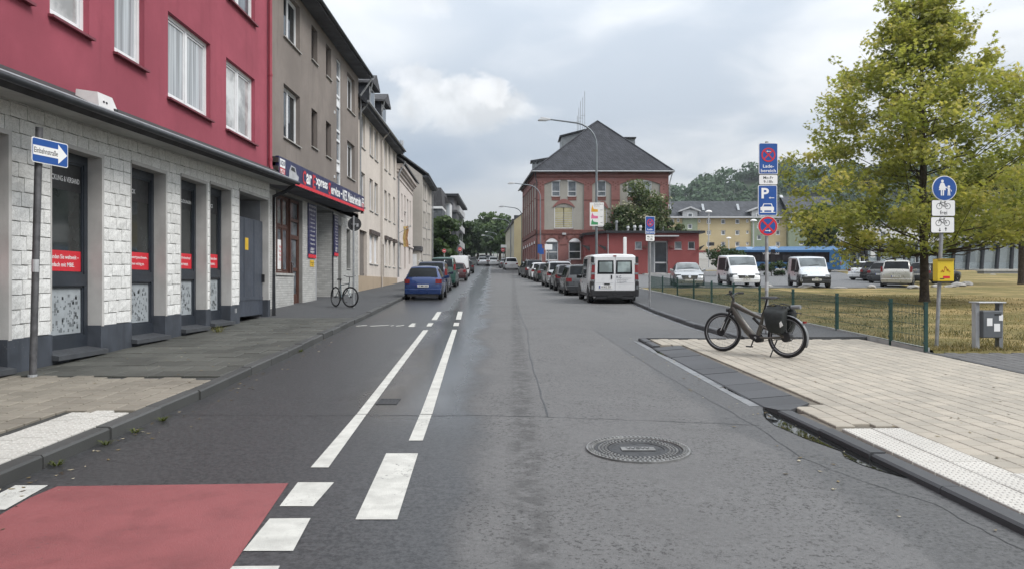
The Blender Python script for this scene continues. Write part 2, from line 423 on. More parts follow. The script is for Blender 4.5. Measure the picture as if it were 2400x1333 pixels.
def leafmat(name, dark, light, pale, trans=.35):
    """leaves: hue from a per-leaf value stored on the mesh"""
    m = bpy.data.materials.new(name); m.use_nodes = True; t = NT(m.node_tree); t.n.clear()
    o = t.new('ShaderNodeOutputMaterial'); a = t.new('ShaderNodeAttribute', attribute_name='tone').outputs['Fac']
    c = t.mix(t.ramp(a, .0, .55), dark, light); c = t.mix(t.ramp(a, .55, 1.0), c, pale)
    p = t.new('ShaderNodeBsdfPrincipled'); t.put(p.inputs['Base Color'], c); p.inputs['Roughness'].default_value = .55
    p.inputs['Specular IOR Level'].default_value = .3
    tr = t.new('ShaderNodeBsdfTranslucent'); t.put(tr.inputs['Color'], t.vm('MULTIPLY', c, (1.3, 1.35, .8)))
    mx = t.new('ShaderNodeMixShader'); mx.inputs[0].default_value = trans
    t.l.new(p.outputs[0], mx.inputs[1]); t.l.new(tr.outputs[0], mx.inputs[2]); t.l.new(mx.outputs[0], o.inputs[0])
    MATS[name] = m; return m
def rockface(name):
    """split-face white cladding: greyish veins, dirt in the hollows"""
    m, t, b = newmat(name)
    pos = t.new('ShaderNodeNewGeometry').outputs['Position']
    r = t.new('ShaderNodeObjectInfo').outputs['Random']
    c = t.mix(r, (.72, .72, .70), (.82, .82, .80))
    rp = t.vm('ADD', pos, t.comb(t.math('MULTIPLY', r, 31.), t.math('MULTIPLY', r, 17.), 0.0))
    vein = t.noise(rp, 7, 6, .68, 1.6)
    c = t.mix(t.ramp(t.math('ABSOLUTE', t.math('SUBTRACT', vein, .5)), .045, .0, 0, .42), c, (.30, .30, .285))
    c = t.mix(t.ramp(t.noise(pos, .7, 5, .6), .5, .75, 0, .25), c, (.40, .395, .37))
    t.put(b.inputs['Base Color'], c); b.inputs['Roughness'].default_value = .85
    t.put(b.inputs['Normal'], t.bump(vein, .35, .018)); MATS[name] = m; return m
ASPH = asphalt('road_asphalt', (.122, .122, .122)); ASPH2 = asphalt('lot_asphalt', (.135, .137, .14), False); ASPH3 = asphalt('walk_asphalt', (.075, .077, .08), False)
LAWN = grassmat(); ROCK = rockface('rock_face_cladding')
WHITE_LINE = mat('road_paint', (.50, .50, .465), .75, 0, .12, 6, .4, 90, .3, dirt=.22, wear=((.13, .13, .13), .585, .7))
RED_PAINT = mat('red_lane_coating', (.235, .072, .074), .62, 0, .10, 1.3, .45, 110, .4, dirt=.3, wear=((.07, .05, .05), .60, .6))
TAN = paving('tan_paver', (.36, .33, .28), .13, .30, .82, (.40, .36, .30))
TAN_L = paving('tan_paver_weathered', (.25, .225, .185), .18, .45, .8)
WHITE_T = paving('white_tactile', (.50, .485, .45), .08, .25, .78)
FLAG = paving('grey_flagstone', (.092, .093, .082), .30, .75, .6)
KERB = paving('basalt_kerb', (.070, .072, .077), .2, .35, .58)
KERB_L = paving('old_kerb', (.075, .076, .074), .25, .45, .6)
JOINT = mat('joint_sand', (.12, .105, .085), .95, 0, .25, 8, .3, 80)
JOINT_D = mat('joint_dark', (.045, .045, .042), .9, 0, .3, 8, .3, 80)
CONC = mat('gutter_concrete', (.17, .175, .18), .34, 0, .25, 3, .3, 60, .5)
RED_WALL = plaster('raspberry_render', (.345, .084, .115), .18, .45)
GREY_WALL = plaster('taupe_roughcast', (.245, .215, .195), .18, .48, .7)
CREAM_WALL = plaster('cream_render', (.60, .545, .49), .10, .34)
PINK_WALL = plaster('pale_pink_render', (.62, .56, .52), .08, .2)
BEIGE_WALL = plaster('beige_grey_render', (.46, .43, .39), .09, .24)
SOFFIT = mat('soffit_paint', (.40, .40, .38), .85, 0, .12, 1.2, .15, 60, dirt=.35)
SOFFIT_D = mat('dark_soffit', (.085, .09, .10), .85, 0, .3, 1.2, .3, 40, dirt=.4)
PLINTH = mat('slate_blue_plinth', (.052, .060, .075), .7, 0, .25, 3, .25, 80, dirt=.6, wear=((.16, .155, .145), .60, .55))
ANTH = mat('anthracite_frame', (.028, .034, .044), .42, 0, .12, 4)
WFRAME = mat('white_upvc', (.74, .75, .76), .35, 0, .05, 3, dirt=.06)
GLS = glass('dark_glass'); GLS_SHOP = glass('shop_glass', (.03, .034, .034), .05)
GLS_PALE = glass('net_curtain_glass', (.34, .365, .385), .05, True); GLS_BLIND = glass('drawn_blind_glass', (.46, .47, .47), .05)
GLS_MID = glass('curtained_glass', (.13, .145, .16), .05); CAR_GLS = glass('car_glass', (.012, .015, .018), .03); MATS['car_glass'].node_tree.nodes['Principled BSDF'].inputs['Specular IOR Level'].default_value = .28
GLS_CLEAR = glass('windscreen_glass', (.10, .115, .12), .04)
FROST = mat('frosted_film', (.34, .37, .39), .45, 0, .1, 5)
FROST_D = mat('frosted_film_squares', (.16, .175, .185), .45, 0, .2, 5)
BANNER = mat('red_banner', (.62, .025, .04), .5, 0, .06, 3)
WTXT = mat('white_print', (.82, .82, .82), .5, 0, .03); BTXT = mat('black_print', (.02, .02, .022), .5, 0, .03)
RTXT = mat('red_print', (.62, .02, .03), .5, 0, .03)
GUTTER = mat('dark_zinc', (.028, .030, .034), .42, .3, .3, 5); ZINC = mat('grey_zinc', (.33, .34, .35), .45, .5, .15, 4)
GALV = mat('galvanised_steel', (.34, .35, .36), .48, .6, .18, 6, dirt=.3)
POLE_DK = mat('weathered_pole', (.115, .115, .12), .6, .4, .3, 8, dirt=.5)
SIGN_BLUE = mat('traffic_blue', (.012, .075, .30), .4, 0, .06, 2); SIGN_RED = mat('traffic_red', (.56, .02, .03), .4, 0, .06, 2)
SIGN_WHITE = mat('sign_white', (.80, .80, .79), .4, 0, .04, 2); SIGN_BACK = mat('sign_back', (.055, .058, .06), .6, .3, .2, 4)
FENCE_G = mat('fence_green', (.016, .055, .048), .45, 0, .15, 6)
BARK = mat('bark', (.062, .050, .040), .95, 0, .35, 9, .9, 28, .2)
RUB = mat('rubber', (.014, .014, .015), .75, 0, .2, 9); BLACK = mat('black_plastic', (.018, .018, .02), .5, 0, .2, 6)
RIM = mat('wheel_alloy', (.36, .37, .38), .35, .7, .1, 6); CHROME = mat('chrome', (.65, .66, .67), .18, 1., .04)
TAIL = mat('tail_lamp_red', (.20, .010, .014), .16, 0, .1, 9, 0, 60, .6, .5); LAMPC = mat('lamp_clear', (.27, .29, .31), .10, .5, .1, 9, 0, 60, .6, .6)
PLATE = mat('plate_white', (.72, .72, .70), .45, 0, .03); EU = mat('plate_blue', (.01, .04, .30), .45, 0, .03)
OLD_BRICK = brickmat('red_brickwork', (.235, .090, .080), (.285, .115, .102), (.23, .165, .15), .25, .075)
PANEL_PL = plaster('greige_panel', (.34, .325, .29), .07, .2); TRIM_DK = mat('dark_brick_trim', (.16, .066, .055), .9, 0, .2, 3, .3)
SLATE = rooftile('slate_roof', (.036, .038, .045)); TILE_DK = rooftile('dark_tile_roof', (.060, .060, .064))
TILE_FAR = rooftile('far_dark_tiles', (.058, .062, .070), .36, .3)
LOW_RED = plaster('low_block_red', (.25, .072, .070), .09, .18); CONCRETE = mat('pale_concrete', (.40, .40, .385), .85, 0, .12, 2, .25, 50, dirt=.25)
APT_Y = plaster('apartment_yellow', (.47, .39, .235), .06, .12); APT_G = plaster('apartment_green', (.235, .275, .195), .06, .12)
GREY_M = mat('grey_metal', (.22, .23, .24), .5, .3, .12, 4); LGREY = mat('light_grey_metal', (.45, .46, .47), .5, .2, .1, 4)
WHITE_R = plaster('white_render', (.66, .66, .65), .05, .15)
# ================================================================== ground, road, pavements
LK = [(-3.78, -4), (-3.80, 6), (-3.80, 9), (-3.86, 10.5), (-3.95, 13.7), (-4.13, 17), (-4.26, 20), (-4.74, 31), (-5.0, 36), (-5.7, 54), (-6.2, 76), (-6.6, 90), (-7.4, 110), (-8.6, 130), (-11.5, 170), (-14, 200)]
RK = [(3.42, -4), (3.14, 4.5), (2.99, 7.0), (2.89, 8.4), (2.80, 11.3), (2.68, 15.8)]
RB = [(4.78, 15.7), (4.60, 19), (4.62, 24), (4.85, 30), (4.75, 38), (4.3, 52), (3.7, 64), (2.9, 77), (1.3, 100), (-1, 130), (-4.5, 170), (-7, 200)]
LX = -7.0                                    # street face of the red house
def lk(y): return interp(LK, y)
def rk(y): return interp(RK, y)
def rb(y): return interp(RB, y)
def ysteps(a, b, st=1.0):
    n = max(1, int(math.ceil((b-a)/st))); return [a+(b-a)*i/n for i in range(n+1)]
def sheet(name, xl, xr, ys, dz, m, nx=1, skirt=0.0, parent=None):
    q = MB(); n = nx+1
    vs = []
    for y in ys:
        a, b = xl(y), xr(y)
        for i in range(n): vs.append((lerp(a, b, i/nx), y, prof(y)+dz))
    fs = [(i*n+j, i*n+j+1, (i+1)*n+j+1, (i+1)*n+j) for i in range(len(ys)-1) for j in range(nx)]
    q.add(vs, fs)
    if skirt:
        for i in range(len(ys)-1):
            for f in (xl, xr):
                y0, y1 = ys[i], ys[i+1]
                q.quad((f(y0), y0, prof(y0)+dz), (f(y1), y1, prof(y1)+dz), (f(y1), y1, prof(y1)+dz-skirt), (f(y0), y0, prof(y0)+dz-skirt))
        for y in (ys[0], ys[-1]):
            q.quad((xl(y), y, prof(y)+dz), (xr(y), y, prof(y)+dz), (xr(y), y, prof(y)+dz-skirt), (xl(y), y, prof(y)+dz-skirt))
    return struct(q.build(name, m, parent, fix=not skirt or True))
far = ysteps(-40, 190, 5)+[200, 250, 320, 420, 600, 900]
sheet('ground', lambda y: -900, lambda y: 900, far, -.06, mat('town_ground', (.15, .15, .135), .95, 0, .25, .3, .3, 8), 8)
sheet('road', lambda y: lk(y)-.02, lambda y: rb(max(y, 15.7))+.05, ysteps(-6, 40, 2)+ysteps(42, 200, 3), 0.0, ASPH, 4)
lp = sheet('left_pavement', lambda y: -9.4 if y > 21 else -7.3, lambda y: lk(y)-.14, ysteps(-5, 200, 1.5), .095, JOINT_D, 1, .3)
rp = sheet('right_pavement', lambda y: rk(y)+(.51 if 8.0 < y < 14.4 else .12), lambda y: 7.45, [-5, -2, 1, 4, 7, 7.99, 8.01, 9, 11, 13, 14.39, 14.41, 15.62], .035, JOINT, 1, .3)
sheet('asphalt_walkway', lambda y: rb(y)+.13, lambda y: 7.62 if y < 44 else rb(y)+3.2, ysteps(15.62, 44, 1.5)+ysteps(45, 140, 4), .095, ASPH3, 2, .3)
# left asphalt walk beyond the flagstones
sheet('asphalt_footway', lambda y: -9.3, lambda y: lk(y)-.14, ysteps(20.6, 60, 1.5)+ysteps(62, 190, 4), .115, ASPH3, 2)
# dry lawn behind the fence (gently uneven), parking lot, plaza
def lawn_sheet():
    q = MB(); xs = [7.60, 7.75]+[7.75+.6*i for i in range(1, 22)]+[21.5+3*i for i in range(14)]; ys = [13.29, 13.36]+ysteps(13.5, 45, .6)+ysteps(47, 98, 3)
    vs = []; rnd = random.Random(3)
    for y in ys:
        for x in xs: vs.append((x, y, prof(y)+(.085 if y > 13.35 else .0)+(rnd.uniform(-.02, .035) if x > 7.7 and y > 13.4 else 0)))
    n = len(xs)
    q.add(vs, [(i*n+j, i*n+j+1, (i+1)*n+j+1, (i+1)*n+j) for i in range(len(ys)-1) for j in range(n-1)])
    return struct(q.build('lawn', LAWN, None, 60))
lawn_sheet()
sheet('parking_lot', lambda y: rb(y)+3.2, lambda y: 24+(y-44)*.34, ysteps(44.2, 93, 3), .135, ASPH2, 3, .2)
sheet('plaza', lambda y: 5, lambda y: 160, ysteps(93, 190, 5), .10, mat('plaza_paving', (.21, .20, .18), .9, 0, .15, .6, .2, 30), 6)
# grey block paving round the litter bin
rp2 = sheet('grey_paving', lambda y: 7.47, lambda y: 22, ysteps(2, 13.28, 1.5), .035, JOINT_D, 1, .3)
# ---- pieces: one shared chamfered block, scaled to each piece
def unit_block(name, m, ch=.06, hole=False):
    q = MB(); a = .5; b = .5-ch
    q.add([(-a,-a,-1),(a,-a,-1),(a,a,-1),(-a,a,-1),(-a,-a,-.12),(a,-a,-.12),(a,a,-.12),(-a,a,-.12),(-b,-b,0),(b,-b,0),(b,b,0),(-b,b,0)],
          [(0,1,5,4),(1,2,6,5),(2,3,7,6),(3,0,4,7),(4,5,9,8),(5,6,10,9),(6,7,11,10),(7,4,8,11),(8,9,10,11)])
    return q.mesh(name, m)
def studs_block(name, m, n=4, rib=False):
    """tactile paver: chamfered block with raised studs or ribs"""
    q = MB(); a = .5; b = .485
    q.add([(-a,-a,-1),(a,-a,-1),(a,a,-1),(-a,a,-1),(-a,-a,-.1),(a,-a,-.1),(a,a,-.1),(-a,a,-.1),(-b,-b,0),(b,-b,0),(b,b,0),(-b,b,0)],
          [(0,1,5,4),(1,2,6,5),(2,3,7,6),(3,0,4,7),(4,5,9,8),(5,6,10,9),(6,7,11,10),(7,4,8,11),(8,9,10,11)])
    for i in range(n):
        for j in range(1 if rib else n):
            x = -.5+(i+.5)/n; y = 0 if rib else -.5+(j+.5)/n; r = .26/n; ry = .46 if rib else r; s = .6
            q.add([(x-r,y-ry,0),(x+r,y-ry,0),(x+r,y+ry,0),(x-r,y+ry,0),(x-r*s,y-ry*s if not rib else y-ry,.1),(x+r*s,y-ry*s if not rib else y-ry,.1),(x+r*s,y+ry*s if not rib else y+ry,.1),(x-r*s,y+ry*s if not rib else y+ry,.1)],
                  [(0,1,5,4),(1,2,6,5),(2,3,7,6),(3,0,4,7),(4,5,6,7)])
    return q.mesh(name, m)
SL = math.atan(.031)
def lay(me, name, parent, x, y, dz, sx, sy, th=.05, rz=0, jit=.003, rnd=random):
    o = bpy.data.objects.new(name, me); COL.objects.link(o)
    p = Vector((x, y, prof(y)+dz+rnd.uniform(-jit, jit))); o.parent = parent
    o.location = p-wloc(parent); o.scale = (sx, sy, th)
    o.rotation_euler = (SL+rnd.uniform(-jit, jit)*1.5, rnd.uniform(-jit, jit)*1.5, rz)
    return o
def in_view(x, y, m=1.12): return y > 3.2 and abs(x)/y < 1200/F*m
def field(parent, me, name, cells, dz, th, rz, limit=300, stuff_name=None, ch=.06, m=None, jit=.003):
    """cells: (x, y, sx, sy); the nearest `limit` in view are objects, the rest one joined part"""
    vis = sorted([c for c in cells if in_view(c[0], c[1], 1.04)], key=lambda c: c[1]); near = vis[:limit]
    keep = set(near)
    for c in near: lay(me, name, parent, c[0], c[1], dz, c[2], c[3], th, rz, jit)
    rest = [c for c in cells if c not in keep and in_view(c[0], c[1], 1.9)]
    if rest:
        q = MB(); cs, sn = math.cos(rz), math.sin(rz)
        for x, y, sx, sy in rest:
            a, b = sx/2, sy/2; c1, c2 = a*(1-2*ch), b*(1-2*ch); j = random.uniform(-jit, jit)
            def P(u, v, w): 
                X = x+u*cs-v*sn; Y = y+u*sn+v*cs; return (X, Y, prof(Y)+dz+j+w)
            q.add([P(-a,-b,-.12*th),P(a,-b,-.12*th),P(a,b,-.12*th),P(-a,b,-.12*th),P(-c1,-c2,0),P(c1,-c2,0),P(c1,c2,0),P(-c1,c2,0),P(-a,-b,-th),P(a,-b,-th),P(a,b,-th),P(-a,b,-th)],
                  [(4,5,6,7),(0,1,5,4),(1,2,6,5),(2,3,7,6),(3,0,4,7),(8,9,1,0),(9,10,2,1),(10,11,3,2),(11,8,0,3)])
        stuff(q.build(stuff_name or name+'_field', m or me.materials[0], parent))
# right tan paving, in courses along the kerb
RDIR = math.atan2(3.42-2.68, 19.8)           # kerb heads slightly left
def right_cells():
    tan, white, rib = [], [], []
    cw, cl = .20, .20; d = Vector((-math.sin(RDIR), math.cos(RDIR))); r = Vector((math.cos(RDIR), math.sin(RDIR)))
    o = Vector((3.145+.155+cw/2, 4.5))
    for i in range(-1, 24):
        for j in range(-12, 58):
            p = o+r*(i*cw)+d*(j*cl+(cl/2 if i % 2 else 0)+cl/2)
            if p.x > 7.38 or p.y > 15.5 or p.y < 2.2: continue
            kx = rk(p.y)+.14
            if 8.15 < p.y < 14.6: kx += .40*min(1, (p.y-8.15)/.25, (14.6-p.y)/.4)
            if p.x-cw/2 < kx-.015: continue
            if i < 3 and p.y < 7.36: continue
            if 4.5 < p.y < 5.6 and i >= 3: rib.append(p) if False else None
            tan.append((round(p.x, 4), round(p.y, 4), cw-.009, cl-.009))
    for i in range(0, 2):
        for j in range(-8, 9):
            p = o+r*(i*.3+.05)+d*(j*.3+.15)
            if p.y > 7.25: continue
            white.append((p.x, p.y, .287, .287))
    return tan, white
tan_c, white_c = right_cells()
ub_tan = unit_block('paver', TAN, .035); ub_tanl = unit_block('paver', TAN_L, .04); ub_flag = unit_block('flagstone', FLAG, .02)
tac = studs_block('tactile_paver', WHITE_T, 6); ribm = studs_block('tactile_paver', WHITE_T, 6, True)
field(rp, ub_tan, 'paver', tan_c, .060, .06, RDIR, 300, 'paver_field', .035, TAN, .0018)
for c in white_c:
    if in_view(c[0], c[1], 1.5): lay(tac, 'tactile_paver', rp, c[0], c[1], .062, c[2], c[3], .05, RDIR, .0015)
for k in range(10):
    x, y = 3.95+.3*k, 5.50; lay(ribm, 'tactile_paver', rp, x, y, .065, .292, .292, .05, RDIR, .0015)
# kerb stones along the right edge: full height, dropped ramp, full height again
def kerb_run(parent, fx, ys, w, h, m, name='kerb_stone', side=1, gap=.008, uneven=.006, front=None, seed=1):
    rr = random.Random(seed)
    for a, b in zip(ys[:-1], ys[1:]):
        q = MB(); a2, b2 = a+gap, b-gap; j = rr.uniform(-uneven, uneven); jx = rr.uniform(-uneven, uneven)
        def P(y, t, z): return (fx(y)+jx+side*t, y, prof(y)+z+j)
        fh = h if front is None else front
        ch = .018
        for (ya, yb) in ((a2, b2),):
            sec = [(0, -.2), (0, fh-ch), (ch, fh), (w, h), (w, -.2)]
            A = [P(ya, t, z) for t, z in sec]; B = [P(yb, t, z) for t, z in sec]; n = len(sec)
            q.add(A+B, [(i, i+1, n+i+1, n+i) for i in range(n-1)]+[tuple(range(n)), tuple(range(n, 2*n))])
        q.build(name, m, parent)
kerb_run(rp, rk, ysteps(-2, 8.1, 1.0), .14, .062, KERB)
kerb_run(rp, rk, ysteps(8.5, 14.3, .52), .53, .060, KERB, 'ramp_stone', 1, .006, .003, .018)
kerb_run(rp, rk, [14.3, 15.0, 15.7], .14, .062, KERB)
# transition stones at both ends of the dropped kerb
for (a, b, fa, fb, wa, wb) in ((8.1, 8.5, .062, .018, .14, .53),):
    q = MB(); q.hexa([(rk(a), a, prof(a)-.2), (rk(a)+wa, a, prof(a)-.2), (rk(b)+wb, b, prof(b)-.2), (rk(b), b, prof(b)-.2)],
                     [(rk(a), a, prof(a)+fa), (rk(a)+wa, a, prof(a)+.062), (rk(b)+wb, b, prof(b)+.060), (rk(b), b, prof(b)+fb)])
    q.build('ramp_stone', KERB, rp)
# head of the build-out: kerb turns the corner, then the parking-bay kerb
hp = [(2.68, 15.7), (2.86, 15.86), (3.3, 15.86), (3.8, 15.84), (4.3, 15.80), (4.80, 15.72)]
for a, b in zip(hp[:-1], hp[1:]):
    q = MB(); z0 = prof(15.8)
    q.hexa([(a[0], a[1], z0-.2), (b[0], b[1], z0-.2), (b[0], b[1]-.20, z0-.2), (a[0], a[1]-.20, z0-.2)], [(a[0], a[1], z0+.045), (b[0], b[1], z0+.06), (b[0], b[1]-.20, z0+.064), (a[0], a[1]-.20, z0+.062)])
    q.build('kerb_stone', KERB, rp)
kb = struct(bpy.data.objects.new('bay_kerb', None)); COL.objects.link(kb); kb.location = (4.7, 16, prof(16))
kerb_run(kb, rb, ysteps(15.75, 62, 1.0)+ysteps(64, 132, 2)[0:], .14, .112, KERB, seed=5)
# pale wet gutter course along the build-out and the bay
gk = struct(bpy.data.objects.new('gutter', None)); COL.objects.link(gk); gk.location = (2.6, 9, prof(9))
def gutter_run(fx, a, b, w):
    for y in ysteps(a, b, .5)[:-1]:
        q = MB(); e = y+.49
        q.hexa([(fx(y)-w, y, prof(y)-.05), (fx(y)-.004, y, prof(y)-.05), (fx(e)-.004, e, prof(e)-.05), (fx(e)-w, e, prof(e)-.05)],
               [(fx(y)-w, y, prof(y)+.004), (fx(y)-.004, y, prof(y)+.006), (fx(e)-.004, e, prof(e)+.006), (fx(e)-w, e, prof(e)+.004)])
        q.build('gutter_stone', CONC, gk)
gutter_run(rk, 8.6, 15.6, .12); gutter_run(rb, 16.2, 30, .12)
# left pavement pieces
LDIR = math.atan2(.02, 5.2)
def left_cells():
    tan, white, flag = [], [], []
    d = Vector((-math.sin(LDIR), math.cos(LDIR))); r = Vector((math.cos(LDIR), math.sin(LDIR)))
    o = Vector((lk(5.5)-.15, 5.5))
    for i in range(0, 16):
        for j in range(-12, 26):
            p = o-r*(i*.25+.125)+d*(j*.25+(.125 if i % 2 else 0)-.1)
            lim = 9.98+(-4.0-p.x)*.10
            if p.x < -6.98 or p.y > lim-.1 or p.y < 3: continue
            if i < 2.3 and p.y < 7.75: continue
            tan.append((p.x, p.y, .232, .232))
    for i in range(0, 3):
        for j in range(-14, 12):
            p = o-r*(i*.2+.1)+d*(j*.2+(.1 if i % 2 else 0)+.05)
            if p.y > 7.72 or p.y < 3: continue
            white.append((p.x, p.y, .188, .188))
    return tan, white
tl, wl = left_cells()
field(lp, ub_tanl, 'paver', tl, .122, .06, LDIR, 300, 'paver_field', .04, TAN_L, .003)
tac2 = studs_block('tactile_paver', WHITE_T, 3)
for c in wl:
    if in_view(c[0], c[1], 1.2): lay(tac2, 'tactile_paver', lp, c[0], c[1], .124, c[2], c[3], .05, LDIR, .002)
y = 10.12; row = 0; rr = random.Random(12)
while y < 20.4:
    h = .5; x = lk(y)-.15; c = 0; off = .25 if row % 2 else 0
    while x > -6.95:
        wd = .5 if c or not off else .25
        if x-wd < -7.02: wd = max(.12, x+7.02)
        lay(ub_flag, 'flagstone', lp, x-wd/2, y+h/2, .120, wd-.012, h-.018, .05, .02, .005, rr)
        x -= wd; c += 1
    y += h; row += 1
kerb_run(lp, lambda y: lk(y), ysteps(-2, 46, 1.0), .15, .122, KERB_L, side=-1, uneven=.010, seed=8)
kerb_run(lp, lambda y: lk(y), ysteps(46, 130, 3.0), .15, .122, KERB_L, side=-1, uneven=.006, seed=9)
# grey block paving cells near the bin
gcells = [(7.6+.2*i, 9+.2*j+(.1 if i % 2 else 0), .192, .192) for i in range(20) for j in range(21) if 9+.2*j < 13.1]
GREYP = paving('grey_paver', (.115, .113, .112), .15, .3)
field(rp2, unit_block('paver', GREYP, .035), 'paver', gcells, .060, .06, 0, 300, 'paver_field', .035, GREYP, .002)
# edging strip between tan and grey paving
for y in ysteps(3, 13.2, 1.0)[:-1]:
    q = MB(); q.hexa([(7.385, y, prof(y)), (7.465, y, prof(y)), (7.465, y+.99, prof(y+.99)), (7.385, y+.99, prof(y+.99))],
                     [(7.385, y, prof(y)+.068), (7.465, y, prof(y)+.068), (7.465, y+.99, prof(y+.99)+.068), (7.385, y+.99, prof(y+.99)+.068)]); q.build('edging_stone', KERB, rp2)
for y in ysteps(13.4, 44, 1.0)[:-1]:
    q = MB(); q.hexa([(7.5, y, prof(y)), (7.57, y, prof(y)), (7.57, y+.99, prof(y+.99)), (7.5, y+.99, prof(y+.99))],
                     [(7.5, y, prof(y)+.125), (7.57, y, prof(y)+.125), (7.57, y+.99, prof(y+.99)+.125), (7.5, y+.99, prof(y+.99)+.125)]); q.build('edging_stone', CONCRETE, rp2)
# ---- road markings, from their corners in the photograph on the road surface
def mark(name, pts, m=WHITE_LINE, dz=.004):
    P_ = [gp(u, v) for u, v in pts]; q = MB()
    ar = sum(a.x*b.y-b.x*a.y for a, b in zip(P_, P_[1:]+P_[:1]))
    if ar < 0: P_ = P_[::-1]
    q.poly([(p.x, p.y, prof(p.y)+dz) for p in P_]); return struct(q.build(name, m, fix=False))
RED_Q = [(135, 1139), (676, 1132), (540, 1333), (430, 1500), (-1100, 1500), (-520, 1400), (0, 1206), (70, 1166)]
mark('red_cycle_lane', RED_Q, RED_PAINT, .003)
mark('lane_line', [(728, 1095), (835, 971), (859, 971), (770, 1095)]); mark('lane_line', [(836, 970), (992, 773), (1004, 773), (860, 970)])
mark('lane_line', [(958, 1032), (984, 971), (1012, 971), (991, 1032)]); mark('lane_line', [(985, 970), (1060, 772), (1071, 772), (1013, 970)])
mark('block_marking', [(833, 1217), (905, 1062), (980, 1062), (931, 1217)])
mark('block_marking', [(655, 1186), (698, 1130), (783, 1130), (734, 1186)]); mark('block_marking', [(570, 1291), (632, 1215), (728, 1214), (687, 1291)])
mark('block_marking', [(440, 1440), (545, 1327), (656, 1326), (600, 1440)]); mark('block_marking', [(-75, 1194), (36, 1137), (113, 1137), (12, 1194)])
def z8(px, py): return (700+px/2.563, 680+py/2.563)
mark('lane_line', [z8(797, 178), z8(832, 129), z8(858, 129), z8(830, 178)]); mark('lane_line', [z8(766, 216), z8(780, 196), z8(811, 196), z8(796, 216)])
mark('lane_line', [z8(944, 175), z8(957, 127), z8(985, 127), z8(975, 175)]); mark('lane_line', [z8(928, 214), z8(934, 194), z8(965, 194), z8(961, 214)])
mark('arrow_marking', [z8(658, 216), z8(682, 197), z8(707, 199), z8(693, 209), z8(705, 212), z8(690, 219), z8(664, 219)])
for a, b in ((345, 410), (430, 540), (553, 570), (585, 632)): mark('dotted_line', [z8(a, 216), z8(a, 213), z8(b, 208), z8(b, 211)])
# tar seams and cracks
TAR = mat('tar_seam', (.03, .031, .033), .5, 0, .3, 8)
def seam(pts, w, name='tar_seam'):
    P_ = [gp(u, v) for u, v in pts]; q = MB(); rr = random.Random(len(pts))
    Q = []
    for a, b in zip(P_[:-1], P_[1:]):
        for t in (0, .2, .4, .6, .8): Q.append(a.lerp(b, t)+Vector((rr.uniform(-.012, .012), rr.uniform(-.02, .02), 0)))
    Q.append(P_[-1]); vs = []
    for i, p in enumerate(Q):
        d = (Q[min(i+1, len(Q)-1)]-Q[max(i-1, 0)]).normalized(); n = Vector((-d.y, d.x, 0)); ww = w*rr.uniform(.4, 1.2)
        for s in (-1, 1): r = p+n*s*ww/2; vs.append((r.x, r.y, prof(r.y)+.0025))
    q.add(vs, [(2*i, 2*i+1, 2*i+3, 2*i+2) for i in range(len(Q)-1)]); return struct(q.build(name, TAR))
seam([(388, 972), (700, 973), (1000, 973), (1100, 973), (1290, 977)], .018); seam([(1290, 977), (1500, 984), (1780, 996)], .012)
seam([(1212, 715), (1222, 745), (1236, 775), (1243, 840), (1262, 905), (1284, 975)], .022)
seam([(1392, 772), (1490, 835), (1560, 880), (1700, 957), (1790, 1010), (1880, 1073)], .012)
seam([(1880, 1073), (2000, 1120), (2190, 1180), (2300, 1240), (2420, 1300)], .010)
# puddle against the kerb
WATER, tw, bw = newmat('puddle_water')
bw.inputs['Base Color'].default_value = (.012, .013, .013, 1); bw.inputs['Roughness'].default_value = .015; bw.inputs['IOR'].default_value = 1.45
posw = tw.new('ShaderNodeNewGeometry').outputs['Position']; tw.put(bw.inputs['Normal'], tw.bump(tw.noise(posw, 6, 3), .05, .004))
def z6(px, py): return (1400+px/2.4, 780+py/2.4)
pw_ = [(8.45, .02), (8.2, .13), (7.9, .21), (7.6, .25), (7.3, .22), (7.0, .20), (6.75, .14), (6.55, .10), (6.35, .17), (6.1, .15), (5.9, .08), (5.75, .01)]
q = MB(); n_ = len(pw_); q.poly([(rk(y)-w_, y, prof(y)+.006) for y, w_ in pw_][::-1]+[(rk(y)+.01, y, prof(y)+.006) for y, w_ in pw_]); pd = struct(q.build('puddle', WATER, fix=False))
if pd.data.polygons[0].normal.z < 0: pd.data.flip_normals()
for blob in ([(1516, 806), (1560, 824), (1600, 846), (1585, 846), (1540, 826)], [(1640, 872), (1700, 902), (1760, 934), (1745, 934), (1690, 906)]):
    mark('puddle', blob, WATER, .0075)
